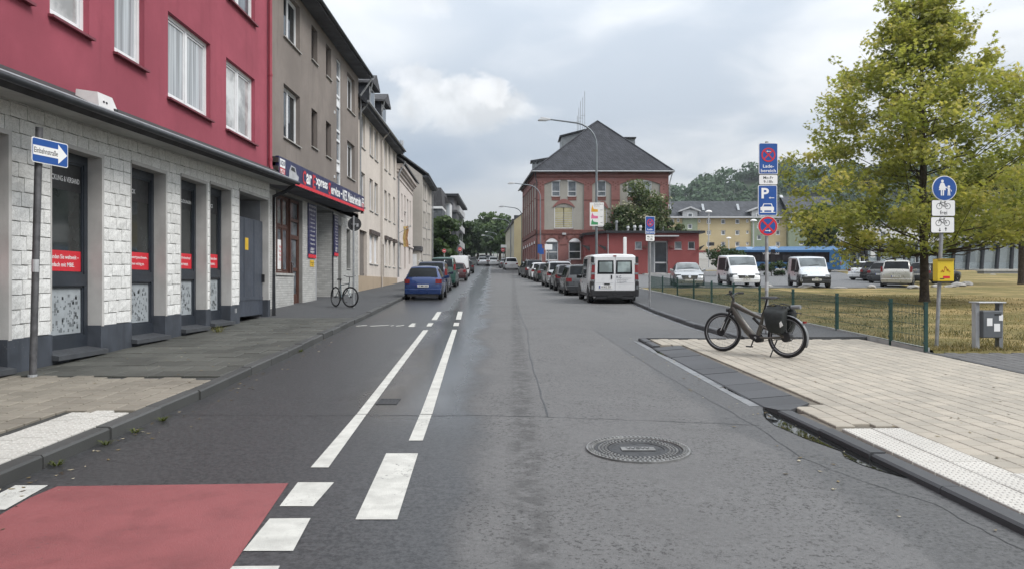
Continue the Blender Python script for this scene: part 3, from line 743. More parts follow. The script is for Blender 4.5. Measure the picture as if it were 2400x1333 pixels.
# manhole cover
def manhole(c):
    t = thing('manhole_cover', c, 'round cast-iron manhole cover with raised lettering ring set in the road', 'manhole cover')
    IRON = mat('cast_iron', (.055, .056, .058), .55, .5, .25, 9, .4, 60)
    IRON2 = mat('cast_iron_worn', (.24, .24, .235), .5, .5, .25, 9, .3, 60)
    ax = Vector((0, -.031, 1)).normalized()
    MB().lathe(c, ax, [(-.06, .46), (.003, .46), (.004, .40), (-.012, .395), (-.06, .395)], 48, False).build('frame', IRON2, t, 30)
    lid = MB().lathe(c, ax, [(-.06, .385), (-.004, .385), (-.003, .37), (-.010, .36), (-.010, .27), (-.004, .26), (-.004, .235), (-.010, .23), (-.010, .001)], 48, True).build('lid', IRON, t, 30)
    a = ax.orthogonal().normalized(); b = ax.cross(a); q = MB()
    for R_, n, w_ in ((.345, 54, .026), (.315, 50, .026), (.285, 46, .024), (.435, 66, .024), (.413, 62, .018)):
        for i in range(n):
            th = 2*PI*(i+.5*(int(R_*200) % 2))/n; d = a*math.cos(th)+b*math.sin(th); tn = ax.cross(d)
            base = .004 if R_ > .39 else -.009
            q.obox(c+d*(R_-.009)-tn*w_*.38+ax*base, d*.018, tn*w_*.76, ax*.007)
    stuff(q.build('stud_ring', IRON2, t))
    q = MB(); q.obox(c+Vector((-.15, -.06, -.008)), (.30, 0, 0), (0, .12, .0035), ax*.005); q.build('cartouche', IRON2, t)
    text_on('WSW', IRON, t, c+ax*.0015, (1, 0, 0), (0, 1, .031), .07, .22, .02)
    for i in range(4):
        th = PI/4+i*PI/2; d = a*math.cos(th)+b*math.sin(th)
        MB().lathe(c+d*.20, ax, [(-.02, .022), (-.0085, .022)], 10).build('lift_hole', BTXT, t)
manhole(gp(1495, 1053)+Vector((0, 0, .014)))
def grate():
    A = gp(889, 946); B = gp(931, 935); c = (A+B)/2
    t = thing('drain_grate', c, 'small slotted iron drain grate between the two white lane lines', 'drain')
    IRON = MATS['cast_iron_worn']; sx, sy = abs(B.x-A.x)+.06, max(.3, abs(B.y-A.y)); q = MB()
    n = 5
    for i in range(n+1):
        x = c.x-sx/2+sx*i/n; q.obox((x-.012, c.y-sy/2, prof(c.y-sy/2)-.05), (.024, 0, 0), (0, sy, sy*.031), (0, 0, .056))
    for s in (-1, 1): q.obox((c.x-sx/2-.012, c.y+s*sy/2-.015, prof(c.y+s*sy/2)-.05), (sx+.024, 0, 0), (0, .03, .001), (0, 0, .057))
    q.build('bars', MATS['cast_iron'], t)
    q = MB(); q.obox((c.x-sx/2, c.y-sy/2, prof(c.y-sy/2)+.0012), (sx, 0, 0), (0, sy, sy*.031), (0, 0, .001)); q.build('shaft_shade', BTXT, t)  # black sheet stands for the shade down between the bars
grate()
# weeds in the joints
WEED = leafmat('weed_green', (.045, .06, .018), (.11, .13, .035), (.30, .27, .12), .3)
def set_tone(me, vals):
    at_ = me.attributes.new('tone', 'FLOAT', 'POINT'); at_.data.foreach_set('value', vals)
def tuft(p, label, n, h, spread, lo, hi, group='weeds in the kerb joint', name='grass_tuft'):
    rr = random.Random(int(p.x*1000)); q = MB(); tone = []
    for i in range(n):
        a = rr.uniform(0, 2*PI); r0 = rr.uniform(0, spread*.35); b = p+Vector((math.cos(a)*r0, math.sin(a)*r0, -.012))
        d = Vector((math.cos(a), math.sin(a), 0)); hh = h*rr.uniform(.5, 1); ln = spread*rr.uniform(.4, 1); s = d.cross(Vector((0, 0, 1)))*.006
        m1 = b+d*ln*.4+Vector((0, 0, hh*.7)); e = b+d*ln+Vector((0, 0, hh*rr.uniform(.6, 1)))
        q.add([b-s, b+s, m1+s*.8, m1-s*.8, e], [(0, 1, 2, 3), (3, 2, 4)]); tone += [rr.uniform(lo, hi)]*5
    o = q.build(name, WEED, None, fix=False); set_tone(o.data, tone); tag(o, label, 'weed', group); return o
tuft(gp(512, 779, .10), 'tuft of dry straw-coloured grass at the foot of the shop wall', 46, .22, .25, .6, 1., None)
for u, v in ((134, 1086), (250, 1038), (318, 1010), (380, 983), (706, 822)): tuft(gp(u, v, .02), 'small green weed growing in the joint below the left kerb', 22, .06, .10, .1, .7)
# ================================================================== facades
class Facade:
    def __init__(s, p0, p1, parent):
        s.p0 = Vector((p0[0], p0[1], 0)); d = Vector((p1[0]-p0[0], p1[1]-p0[1], 0)); s.L = d.length; s.d = d.normalized()
        s.n = Vector((s.d.y, -s.d.x, 0)); s.par = parent
    def P(s, a, z, o=0.0): q = s.p0+s.d*a+s.n*o; return Vector((q.x, q.y, z))
    def sx(s, u):
        """distance along the facade where pixel column u meets it"""
        k = (u-1200)/F; return (k*s.p0.y-s.p0.x)/(s.d.x-k*s.d.y)
    def zz(s, u, v): a = s.sx(u); return zpx(v, s.p0.y+s.d.y*a)
    def box(s, q, a0, a1, z0, z1, o0, o1): return q.obox(s.P(a0, z0, o0), s.d*(a1-a0), s.n*(o1-o0), (0, 0, z1-z0))
    def wall(s, name, m, a0, a1, z0, z1, holes=(), depth=.2, o=0.0, parent=None):
        q = MB(); A = sorted(set([a0, a1]+[x for h in holes for x in h[:2]])); Z = sorted(set([z0, z1]+[x for h in holes for x in h[2:4]]))
        A = [x for x in A if a0 <= x <= a1]; Z = [x for x in Z if z0 <= x <= z1]
        for i in range(len(A)-1):
            for j in range(len(Z)-1):
                ca, cz = (A[i]+A[i+1])/2, (Z[j]+Z[j+1])/2
                if any(h[0] < ca < h[1] and h[2] < cz < h[3] for h in holes): continue
                q.quad(s.P(A[i], Z[j], o), s.P(A[i+1], Z[j], o), s.P(A[i+1], Z[j+1], o), s.P(A[i], Z[j+1], o))
        for h in holes:
            a, b, c, e = h[:4]; dp = h[4] if len(h) > 4 else depth
            q.quad(s.P(a, c, o), s.P(a, e, o), s.P(a, e, o-dp), s.P(a, c, o-dp)); q.quad(s.P(b, c, o), s.P(b, c, o-dp), s.P(b, e, o-dp), s.P(b, e, o))
            q.quad(s.P(a, e, o), s.P(b, e, o), s.P(b, e, o-dp), s.P(a, e, o-dp)); q.quad(s.P(a, c, o), s.P(a, c, o-dp), s.P(b, c, o-dp), s.P(b, c, o))
        return q.build(name, m, parent or s.par, fix=False)
    def window(s, a, b, z0, z1, rec=.12, fm=None, gm=None, fw=.07, cols=1, rows=(), sill=None, sill_o=.06, o=0.0, name='window', shut=0.0, shut_m=None, sash=True):
        """frame part with pane and sill sub-parts; rows = transom heights as fractions"""
        fm = fm or WFRAME; gm = gm or GLS_MID; q = MB(); t0, t1 = o-rec-.05, o-rec+.03
        s.box(q, a, b, z0, z0+fw, t0, t1); s.box(q, a, b, z1-fw, z1, t0, t1)
        s.box(q, a, a+fw, z0+fw, z1-fw, t0, t1); s.box(q, b-fw, b, z0+fw, z1-fw, t0, t1)
        w = (b-a-2*fw)/cols
        for i in range(1, cols): x = a+fw+w*i; s.box(q, x-fw*.6, x+fw*.6, z0+fw, z1-fw, t0, t1-.005)
        for r in rows: zz = z0+(z1-z0)*r; s.box(q, a+fw, b-fw, zz-fw*.5, zz+fw*.5, t0, t1-.007)
        fr = q.build(name, fm, s.par)
        zs = [z0+fw]+[z0+(z1-z0)*r for r in rows]+[z1-fw]
        for i in range(cols):
            for j in range(len(zs)-1):
                q = MB(); s.box(q, a+fw+w*i+.001, a+fw+w*(i+1)-.001, zs[j], zs[j+1], o-rec-.03, o-rec-.005); q.build('pane', gm, fr)
                if sash:
                    q = MB(); e = fw*.45; x0, x1 = a+fw+w*i+(fw*.6 if i else 0), a+fw+w*(i+1)-(fw*.6 if i < cols-1 else 0); y0, y1 = zs[j]+(fw*.5 if j else 0), zs[j+1]-(fw*.5 if j < len(zs)-2 else 0)
                    g0, g1 = o-rec-.008, o-rec+.012
                    s.box(q, x0+.012, x1-.012, y0+.012, y0+e+.012, g0, g1); s.box(q, x0+.012, x1-.012, y1-e-.012, y1-.012, g0, g1)
                    s.box(q, x0+.012, x0+e+.012, y0+e+.012, y1-e-.012, g0, g1); s.box(q, x1-e-.012, x1-.012, y0+e+.012, y1-e-.012, g0, g1); q.build('sash', fm, fr)
        if shut: q = MB(); s.box(q, a+.02, b-.02, z1-fw-(z1-z0)*shut, z1-.01, o-rec+.03, o-rec+.05); q.build('roller_shutter', shut_m or WFRAME, fr)
        if sill:
            q = MB(); q.hexa([s.P(a-.05, z0-.06, o-rec), s.P(b+.05, z0-.06, o-rec), s.P(b+.05, z0-.075, o+sill_o), s.P(a-.05, z0-.075, o+sill_o)],
                             [s.P(a-.05, z0-.005, o-rec), s.P(b+.05, z0-.005, o-rec), s.P(b+.05, z0-.035, o+sill_o), s.P(a-.05, z0-.035, o+sill_o)]); q.build('sill', sill, fr)
        return fr
def pave(y): return prof(y)+.12
def shell(parent, f, a0, a1, z0, z1, depth, m, name='rear_walls', o=-.3):
    """side and back walls plus top closing a house behind its facade"""
    q = MB(); A, B = f.P(a0, z0, 0), f.P(a1, z0, 0); C, D_ = f.P(a1, z0, -depth), f.P(a0, z0, -depth); up = Vector((0, 0, z1-z0))
    q.quad(D_, A, A+up, D_+up); q.quad(B, C, C+up, B+up); q.quad(C, D_, D_+up, C+up)
    i = .25 if o else 0
    q.quad(f.P(a0+.02, z0, o), f.P(a1-.02, z0, o), f.P(a1-.02, z1, o), f.P(a0+.02, z1, o))    # inner sheet behind the windows, added to block light
    q.quad(A+up, B+up, C+up, D_+up)
    return q.build(name, m, parent, fix=False)
def gable_roof(parent, f, a0, a1, ze, over, rise, half, m, thick=.14, name='roof', end=.15):
    """saddle roof, ridge parallel to the facade"""
    q = MB(); pts = [(over, ze), (-half, ze+rise), (-2*half-over, ze), (-2*half-over, ze-thick), (-half, ze+rise-thick), (over, ze-thick)]
    k = rise/half; pts = [(over, ze-over*k*.5), (-half, ze+rise), (-2*half-over, ze-over*k*.5), (-2*half-over, ze-over*k*.5-thick), (-half, ze+rise-thick), (over, ze-over*k*.5-thick)]
    q.prism([f.P(a0-end, z, o) for o, z in pts], f.d*(a1-a0+2*end)); return q.build(name, m, parent)
def pipe(parent, pts, r=.05, m=None, name='drainpipe', n=8): return MB().tube(pts, r, n).build(name, m or ZINC, parent, 40)
# ------------------------------------------------------------------ red corner house with the parcel shop
def red_house():
    t = thing('apartment_house', (LX-3, 10, prof(10)), 'raspberry-red rendered house over a shop front of white rock-face blocks', 'house')
    f = Facade((LX, 0), (LX, 30), t)
    Y0, Y1 = -3.0, 21.25
    ops = [(6.2, 7.5), (8.85, 10.2), (11.17, 12.52), (13.51, 14.83), (15.53, 16.80), (17.04, 18.27), (18.87, 21.08)]
    def ztop(o): return pave((o[0]+o[1])/2)+3.33
    holes = [(o[0], o[1], pave(o[0])-.2, ztop(o), .22) for o in ops[:-1]]+[(ops[-1][0], ops[-1][1], pave(20)-.3, ztop(ops[-1]), 1.1)]
    f.wall('ground_floor_wall', mat('block_mortar', (.33, .33, .315), .9, 0, .15, 3, .3), Y0, Y1, -.4, 4.75, holes)
    shell(t, f, Y0, Y1, -.4, 11.8, 9, RED_WALL, o=-1.15)
    # upper wall
    wins = [(9.6, 10.65, 5.77, 7.22, 1), (11.15, 12.19, 5.77, 7.22, 1), (12.96, 14.02, 5.77, 7.22, 1), (14.98, 17.09, 5.49, 7.22, 2), (18.03, 20.05, 5.49, 7.22, 2),
            (14.98, 17.09, 8.73, 10.4, 2), (18.03, 20.05, 8.73, 10.4, 2), (11.15, 12.19, 9.0, 10.4, 1), (12.96, 14.02, 9.0, 10.4, 1)]
    uw = f.wall('upper_wall', RED_WALL, Y0, Y1, 4.58, 11.9, [(w_[0], w_[1], w_[2], w_[3]) for w_ in wins], .16, .03)
    SILL = mat('red_sill', (.16, .035, .05), .6, 0, .2, 4)
    for i, (a, b, z0, z1, c) in enumerate(wins):
        f.window(a, b, z0, z1, .13, WFRAME, (GLS_PALE, GLS_BLIND, GLS_PALE, GLS_PALE, GLS_BLIND, GLS_MID, GLS_MID, GLS_PALE, GLS_BLIND)[i], .085, c, (), SILL, .09, .03)
    gable_roof(t, f, Y0, Y1, 12.0, .6, 3.5, 4.5, TILE_DK)
    # split-face blocks, course by course, each a piece
    rr = random.Random(5); far_q = MB()
    def block(a, b, z0, z1, q=None):
        own = q is None; q = q or MB(); g = .006; a += g; b -= g; z0 += g; z1 -= g
        na = max(2, int((b-a)/.11)); pts = []
        for j in range(3):
            for i in range(na+1):
                edge = i in (0, na) or j in (0, 2)
                pts.append(f.P(lerp(a, b, i/na)+(0 if i in (0, na) else rr.uniform(-.02, .02)), lerp(z0, z1, j/2)+(0 if j != 1 else rr.uniform(-.03, .03)), rr.uniform(.034, .039) if edge else rr.uniform(.037, .047)))
        n = na+1; fs = []
        for j in range(2):
            for i in range(na): fs.append((j*n+i, j*n+i+1, (j+1)*n+i+1, (j+1)*n+i))
        ring = [i for i in range(n)]+[n+na, 2*n+na]+[2*n+i for i in range(na-1, -1, -1)]+[n]
        base = len(pts)
        for k in ring:
            p = pts[k]; pts.append(Vector((LX-.01, p.y, p.z)))
        m_ = len(ring)
        for i in range(m_): fs.append((ring[i], base+i, base+(i+1) % m_, ring[(i+1) % m_]))
        q.add(pts, fs)
        if own: q.build('stone_block', ROCK, t, fix=True)
    bounds = [x for o in ops for x in o]
    piers = [(7.5, 8.85), (10.2, 11.17), (12.52, 13.51), (14.83, 15.53), (16.80, 17.04), (18.27, 18.87), (21.08, 21.24)]
    ch = .207
    for r in range(17):
        zr = .47+ch*r
        over_op = zr > 3.36
        segs = [(7.5, 21.24)] if over_op else [(a+(.065 if i else 0), b-(.0 if i else 0)) for i, (a, b) in enumerate(piers)]
        for a, b in segs:
            x = a; first = True
            while x < b-.02:
                wd = rr.uniform(.27, .44)*(0.6 if first and r % 2 else 1); first = False
                e = min(b, x+wd)
                if b-e < .14: e = b
                z0 = pave((x+e)/2)+zr
                if e < 10.15 or x > 16.8 or (over_op and x > 15.4): block(x, e, z0, z0+ch, far_q)
                else: block(x, e, z0, z0+ch)
                x = e
    if far_q.v: stuff(far_q.build('stone_block_field', ROCK, t))
    # plinth under every pier, smooth reveal trim round every opening
    SUR = mat('smooth_reveal', (.50, .49, .475), .8, 0, .1, 2, .2, 50, dirt=.3)
    for a, b in [(Y0, 6.2)]+piers:
        q = MB(); z = pave((a+b)/2)+.47
        f.box(q, a-.015, b+.015, pave(a)-.4, z, -.2, .05); q.build('plinth', PLINTH, t)
    for o in ops:
        zt = ztop(o); q = MB(); zb = pave(o[1])+.47
        f.box(q, o[1]-.006, o[1]+.06, zb, zt+.06, -.215, .062); f.box(q, o[0], o[1]-.006, zt-.006, zt+.06, -.215, .062)
        f.box(q, o[0]-.015, o[0]+.012, zb, zt, -.21, .045)
        q.build('opening_surround', SUR, t)
    # shop windows
    heads = [None, 'BÜROSERVICE', 'VERPACKUNG & VERSAND', 'DRUCK', 'MARKETINGLÖSUNGEN', 'SERVICE']
    bans = [None, ('Wir machen', 'das für Sie.'), ('Versenden Sie weltweit –', 'einfach mit MBE.'), ('Wir verpacken,', 'was Ihnen wichtig ist.'), ('Für Ihren Onlineshop?', 'Gut vernetzt.'), ('Wir versenden', 'mit MBE kommt.')]
    for i, o in enumerate(ops[:-1]):
        a, b = o[0]+.012, o[1]-.006; zp = pave((a+b)/2); zt = ztop(o); z0 = zp+.16; zm = zp+1.26; rec = .20; fw = .10
        q = MB(); t0, t1 = -rec-.06, -rec+.02
        f.box(q, a, a+fw, z0, zt, t0, t1); f.box(q, b-fw, b, z0, zt, t0, t1); f.box(q, a+fw, b-fw, zt-fw-.05, zt, t0, t1)
        f.box(q, a+fw, b-fw, z0, z0+.20, t0, t1+.002); f.box(q, a+fw, b-fw, zm-.09, zm+.10, t0, t1+.012)
        e = .035
        for (p0, p1) in ((zm+.10, zt-fw-.05), (z0+.20, zm-.09)):
            f.box(q, a+fw, a+fw+e, p0, p1, t0, t1-.02); f.box(q, b-fw-e, b-fw, p0, p1, t0, t1-.02); f.box(q, a+fw+e, b-fw-e, p1-e, p1, t0, t1-.02); f.box(q, a+fw+e, b-fw-e, p0, p0+e, t0, t1-.02)
        fr = q.build('shop_window', ANTH, t)
        q = MB(); f.box(q, a+fw, b-fw, zm+.10, zt-.1, -rec-.04, -rec-.025); q.build('pane', GLS_SHOP, fr)
        q = MB(); f.box(q, a+fw, b-fw, z0+.19, zm-.08, -rec-.04, -rec-.025); q.build('frosted_pane', FROST, fr)
        x0, x1 = a+fw+e, b-fw-e
        q = MB(); rq = random.Random(i)
        for _ in range(90):
            sz = rq.choice((.02, .03, .03, .045)); xx = x0+.03+int(rq.random()**.8*((x1-x0-.1)/.04))*.04; zz = z0+.27+int(rq.random()*15)*.04
            f.box(q, xx, xx+sz, zz, zz+sz*rq.choice((1, 1.6)), -rec-.026, -rec-.0225)
        stuff(q.build('window_film_squares', FROST_D, fr))
        q = MB(); f.box(q, x0, x1, zt-.62, zt-fw-.085, -rec-.0255, -rec-.022); q.build('film_strip', BTXT, fr)
        q = MB(); f.box(q, x0, x1, zm+.145, zm+.475, -rec-.0255, -rec-.022); q.build('banner', BANNER, fr)
        if heads[i]:
            w_ = {2: .98, 4: .95, 1: .7}.get(i, .36)
            text_on(heads[i], WTXT, fr, f.P((x0+x1)/2-(.0 if i != 3 else .18), zt-.44, -rec-.0205), f.d, (0, 0, 1), .085, min(w_, x1-x0-.05), .012)
            for k, ln in enumerate(bans[i]): text_on(ln, WTXT, fr, f.P((x0+x1)/2+.02, zm+.375-.125*k, -rec-.0205), f.d, (0, 0, 1), .07, (x1-x0)*(.86 if k == 0 else .62), .012)
        # sloping dark sill board on the threshold
        q = MB(); q.hexa([f.P(a-.02, z0-.10, -.2), f.P(b+.02, z0-.10, -.2), f.P(b+.02, z0-.12, .16), f.P(a-.02, z0-.12, .16)], [f.P(a-.02, z0+.005, -.2), f.P(b+.02, z0+.005, -.2), f.P(b+.02, z0-.05, .16), f.P(a-.02, z0-.05, .16)])
        q.build('sill', mat('anthracite_sill', (.075, .08, .088), .5, .2, .15, 5), t)
        q = MB(); f.box(q, a-.02, b+.02, pave(a)-.4, z0-.11, -.2, .03); q.build('plinth', PLINTH, t)
    # yard door with open head
    o = ops[-1]; a, b = o[0], o[1]; zp = pave(20); zt = zp+2.72
    DOOR = mat('blue_grey_door', (.060, .070, .090), .5, 0, .12, 2, dirt=.25)
    q = MB(); f.box(q, a+.01, b-.01, zp+.10, zt, -.16, -.11); dr = q.build('door', DOOR, t)
    for x in (a+.75, a+1.5): q = MB(); f.box(q, x-.012, x+.012, zp+.62, zt-.03, -.112, -.098); q.build('door_rib', DOOR, dr)
    q = MB(); f.box(q, a+.02, b-.02, zp+.52, zp+.60, -.112, -.095); q.build('kick_rail', DOOR, dr)
    q = MB(); f.box(q, b-.10, b-.06, zp+1.0, zp+1.22, -.11, -.03); q.build('handle', BLACK, dr)
    q = MB(); f.box(q, a+.82, a+1.06, zp+1.86, zp+2.18, -.111, -.105); st = q.build('notice', mat('yellow_notice', (.62, .40, .03), .5), dr)
    q = MB(); f.box(q, a+.04, b-.04, zp-.3, zt+1.5, -1.09, -1.05); q.build('lobby_back', mat('lobby_grey', (.11, .12, .14), .8), t)
    for x in (a+.005, b-.035): q = MB(); f.box(q, x, x+.03, zp, ztop(o)-.01, -1.04, -.17); q.build('lobby_side', mat('lobby_plaster', (.30, .31, .33), .85, dirt=.3), t)
    # number plate "11" on the plinth
    text_on('11', WTXT, t, f.P(18.60, pave(18.6)+.33, .053), f.d, (0, 0, 1), .11, .10, .01, 'house_number')
    # canopy: follows the slope of the street
    q = MB(); ys = ysteps(Y0, Y1+.25, 2.2); sec = [(.0, 3.80), (.62, 3.74), (.72, 3.80), (.72, 3.90), (.0, 4.26)]
    for a, b in zip(ys[:-1], ys[1:]):
        A = [f.P(a, pave(a)+z, o_) for o_, z in sec]; B = [f.P(b, pave(b)+z, o_) for o_, z in sec]
        q.quad(A[0], B[0], B[1], A[1])
    q.build('canopy_soffit', SOFFIT, t, fix=False)
    q = MB()
    for k, (a, b) in enumerate(zip(ys[:-1], ys[1:])):
        A = [f.P(a, pave(a)+z, o_) for o_, z in sec]; B = [f.P(b, pave(b)+z, o_) for o_, z in sec]
        q.quad(A[1], B[1], B[2], A[2]); q.quad(A[2], B[2], B[3], A[3]); q.quad(A[3], B[3], B[4], A[4])
    e = ys[-1]; q.poly([f.P(e, pave(e)+z, o_) for o_, z in sec]); q.build('canopy', mat('bitumen_felt', (.038, .038, .040), .85, 0, .3, 4, .5, 40), t, fix=False)
    MB().tube([f.P(y_, pave(y_)+3.83, .78) for y_ in ysteps(Y0, Y1+.3, 1.2)], .055, 8).build('gutter', GUTTER, t, 50)
    MB().tube([f.P(y_, pave(y_)+3.90, .73) for y_ in ysteps(Y0, Y1+.3, 1.2)], .022, 6).build('gutter_rim', ZINC, t, 50)
    # red rainwater pipe at the party wall
    pipe(t, [f.P(21.05, 11.8, .12), f.P(21.05, 5.05, .12), f.P(21.03, 4.93, .16)], .055, mat('red_pipe', (.27, .035, .055), .45, 0, .1, 3))
    for z in (5.2, 7.6, 10): MB().tube([f.P(21.05, z, .12), f.P(21.05, z+.06, .12)], .066, 8).build('pipe_collar', mat('red_pipe', (.27, .035, .055)), t, 40)
    pipe(t, [f.P(21.42, pave(21)+3.8, .70), f.P(21.42, pave(21)+3.6, .45), f.P(21.42, pave(21)+3.45, .10), f.P(21.42, pave(21)-.05, .10)], .055, GUTTER)
red_house()
def cowl():
    y = 11.6; x = LX+.52; z = pave(y)+3.96
    t = thing('vent_cowl', (x, y, z), 'white sheet-metal cowl with two round holes sitting on the shop canopy', 'vent box')
    q = MB(); q.hexa([(x-.22, y-.28, z-.04), (x+.16, y-.28, z-.06), (x+.16, y+.30, z-.04), (x-.22, y+.30, z-.02)], [(x-.22, y-.24, z+.24), (x+.10, y-.22, z+.20), (x+.10, y+.20, z+.21), (x-.22, y+.22, z+.25)])
    q.build('casing', mat('cowl_white', (.62, .61, .60), .5, 0, .06, 4, dirt=.3), t)
    for k in (-.11, -.03): MB().lathe((x+.135, y+k, z+.07), (1, 0, .25), [(0, .018), (.012, .018)], 10).build('hole', BTXT, t)
    q = MB(); q.box(x+.11, x+.165, y+.16, y+.26, z-.04, z+.03); q.build('bracket', BLACK, t)
cowl()
# ------------------------------------------------------------------ taupe house with the car workshop
GX = -8.0
LOGO_B = mat('fascia_navy', (.018, .022, .085), .4, 0, .1, 2)
def grey_house():
    t = thing('apartment_house', (GX-3, 30, prof(30)), 'taupe roughcast house above the car workshop with white glazed-brick piers', 'house')
    f = Facade((GX, 0), (GX, 30), t); Y0, Y1 = 21.4, 38.5
    W_ = [(25.9, 27.9, 6.87, 8.73, 2), (25.9, 27.9, 10.42, 12.1, 2), (29.5, 30.4, 7.22, 8.72, 1), (29.5, 30.4, 10.7, 12.05, 1), (31.8, 32.7, 7.24, 8.72, 1), (31.8, 32.7, 10.7, 12.05, 1),
          (35.9, 37.6, 6.95, 8.68, 2), (35.9, 37.6, 10.26, 12.0, 2)]
    st = (33.72, 34.62, 6.25, 12.0)
    f.wall('upper_wall', GREY_WALL, Y0, Y1, 5.0, 12.5, [w_[:4] for w_ in W_]+[st], .22)
    shell(t, f, Y0, Y1, .2, 12.5, 9, GREY_WALL, o=-.75)
    SILL = mat('pale_sill', (.34, .33, .31), .8, 0, .1, 3)
    for w_ in W_: f.window(*w_[:4], .19, WFRAME if w_[4] == 2 else mat('brown_frame', (.06, .05, .045), .5), GLS, .08, w_[4], (), SILL, .07)
    # tall stair window: panes alternating with white panels
    fr = MB(); 
    for a in (st[0], st[1]-.08): f.box(fr, a, a+.08, st[2], st[3], -.15, -.04)
    zs = [st[2], 7.55, 8.05, 9.0, 10.35, 10.85, 12.0]; zs = [st[2], 6.9, 7.35, 8.3, 8.75, 9.9, 10.35, 11.2, st[3]]
    for z in zs: f.box(fr, st[0]+.08, st[1]-.08, max(st[2], z-.05), min(st[3], z+.05), -.15, -.045)
    sw = fr.build('stair_window', WFRAME, t)
    for k in range(len(zs)-1):
        q = MB(); f.box(q, st[0]+.08, st[1]-.08, zs[k]+.05, zs[k+1]-.05, -.13, -.10)
        if k in (1, 5): q.build('infill_panel', WFRAME, sw)
        else: q.build('pane', GLS_MID, sw)
    # eaves with dark boarded soffit
    gable_roof(t, f, Y0, Y1, 12.95, .68, 4.2, 4.6, TILE_DK, .16)
    q = MB(); f.box(q, Y0, Y1+.15, 12.40, 12.48, 0.01, .62); q.build('soffit', SOFFIT_D, t)
    MB().tube([f.P(Y0, 12.52, .70), f.P(Y1+.2, 12.52, .70)], .07, 8).build('gutter', GUTTER, t, 50)
    pipe(t, [f.P(Y1+.1, 12.45, .68), f.P(Y1+.1, 12.1, .5), f.P(Y1+.05, 11.5, .1), f.P(Y1+.05, 5.9, .1)], .05, ZINC)
    for z in (9.35, 6.45): q = MB(); f.box(q, 33.2, 33.3, z, z+.12, 0, .04); q.build('wall_lamp', WFRAME, t)
    # ---- ground floor
    zc = 4.95
    WB = plaster('workshop_back', (.12, .12, .12), .1, .2)
    ops = [(25.0, 28.2, 0, 4.85, .25), (30.04, 33.0, 0, 4.95, .75), (33.95, 34.6, 0, 4.4, .5), (35.7, 36.55, 2.45, 4.35, .2)]
    f.wall('ground_floor_wall', mat('glazed_brick_mortar', (.26, .26, .25), .8), Y0, Y1, 0, 5.3, ops)
    rr = random.Random(2); q = MB()
    GLAZE = paving('white_glazed_brick', (.56, .56, .54), .16, .25, .30)
    def courses(pa, pb, za, zb, base, side, L):
        """running-bond bricks on a plane: pa->pb along, outward side vector"""
        d = (pb-pa).normalized(); n_r = int((zb-za)/.083)
        for r in range(n_r):
            x = -(.12 if r % 2 else 0)
            while x < L-.02:
                a, b = max(0, x)+.004, min(L, x+.25)-.004; x += .25
                if b-a < .03: continue
                z = za+r*.083; j = rr.uniform(0, .003)
                q.obox(pa+d*a+Vector((0, 0, z+.004)), d*(b-a), side*(.016+j), (0, 0, .075))
    for a, b, za in ((Y0+.1, 25.0, 0), (28.2, 30.04, 0), (33.0, 33.95, 0), (34.6, 35.7, 0), (36.55, 38.45, 0)):
        courses(f.P(a, 0), f.P(b, 0), pave(a)-.1, 4.9, 0, f.n, b-a)
    courses(f.P(35.7, 0), f.P(36.55, 0), pave(35)-.1, 2.4, 0, f.n, .85); courses(f.P(35.7, 0), f.P(36.55, 0), 4.38, 4.9, 0, f.n, .85)
    courses(f.P(25.0, 0), f.P(27.05, 0), pave(25)-.1, 1.98, 0, f.n, 2.05)
    courses(f.P(33.0, 0, -.74), f.P(33.0, 0, 0), pave(33)-.1, 4.9, 0, -f.d, .74)
    stuff(q.build('brickwork', GLAZE, t, fix=False))
    q = MB(); f.box(q, 25.0, 27.05, .3, 1.99, -.24, 0); q.build('window_parapet', MATS['glazed_brick_mortar'], t)
    q = MB(); f.box(q, 24.95, 27.0, 1.99, 2.07, -.24, .06); q.build('sill', CONCRETE, t)
    BRN = mat('brown_timber', (.075, .030, .020), .5, 0, .2, 6)
    # shop window and door in brown frames
    f.window(25.02, 27.0, 2.07, 4.82, .2, BRN, GLS_MID, .09, 3, (.60,), None, name='shop_window')
    for k, x in enumerate((25.1, 25.85)):
        q = MB(); f.box(q, x, x+.55, 2.15, 3.25, -.20, -.19); nb = q.build('poster', mat('paper_white', (.74, .74, .73), .8), t)
        if k: text_on('Wir sind\nfür Sie da\nMo-Fr\n8-17 Uhr', RTXT, nb, f.P(x+.27, 2.78, -.186), f.d, (0, 0, 1), .55, .3)
    q = MB(); zp = pave(27.6)
    f.box(q, 27.05, 27.15, zp, 4.8, -.22, -.12); f.box(q, 28.1, 28.19, zp, 4.8, -.22, -.12); f.box(q, 27.15, 28.1, 4.7, 4.8, -.22, -.12); f.box(q, 27.15, 28.1, 3.35, 3.5, -.22, -.12); f.box(q, 27.15, 28.1, 4.0, 4.1, -.22, -.12)
    f.box(q, 27.15, 28.1, zp, zp+.35, -.21, -.14); f.box(q, 27.15, 27.27, zp+.35, 3.35, -.21, -.14); f.box(q, 27.98, 28.1, zp+.35, 3.35, -.21, -.14); f.box(q, 27.27, 27.98, zp+1.2, zp+1.32, -.21, -.14)
    dr = q.build('door', BRN, t)
    for z0, z1 in ((zp+.35, zp+1.2), (zp+1.32, 3.35), (3.5, 4.0), (4.1, 4.7)): q = MB(); f.box(q, 27.15, 28.1, z0, z1, -.19, -.175); q.build('pane', GLS_MID, dr)
    q = MB(); f.box(q, 27.2, 27.24, zp+1.0, zp+1.5, -.14, -.06); q.build('handle', CHROME, dr)
    # workshop gate deep in the opening, dark niche door
    q = MB(); zp = pave(31); f.box(q, 30.1, 32.95, zp-.2, 4.9, -.74, -.70); gt = q.build('gate', mat('gate_grey', (.10, .11, .12), .6, 0, .1, 3), t)
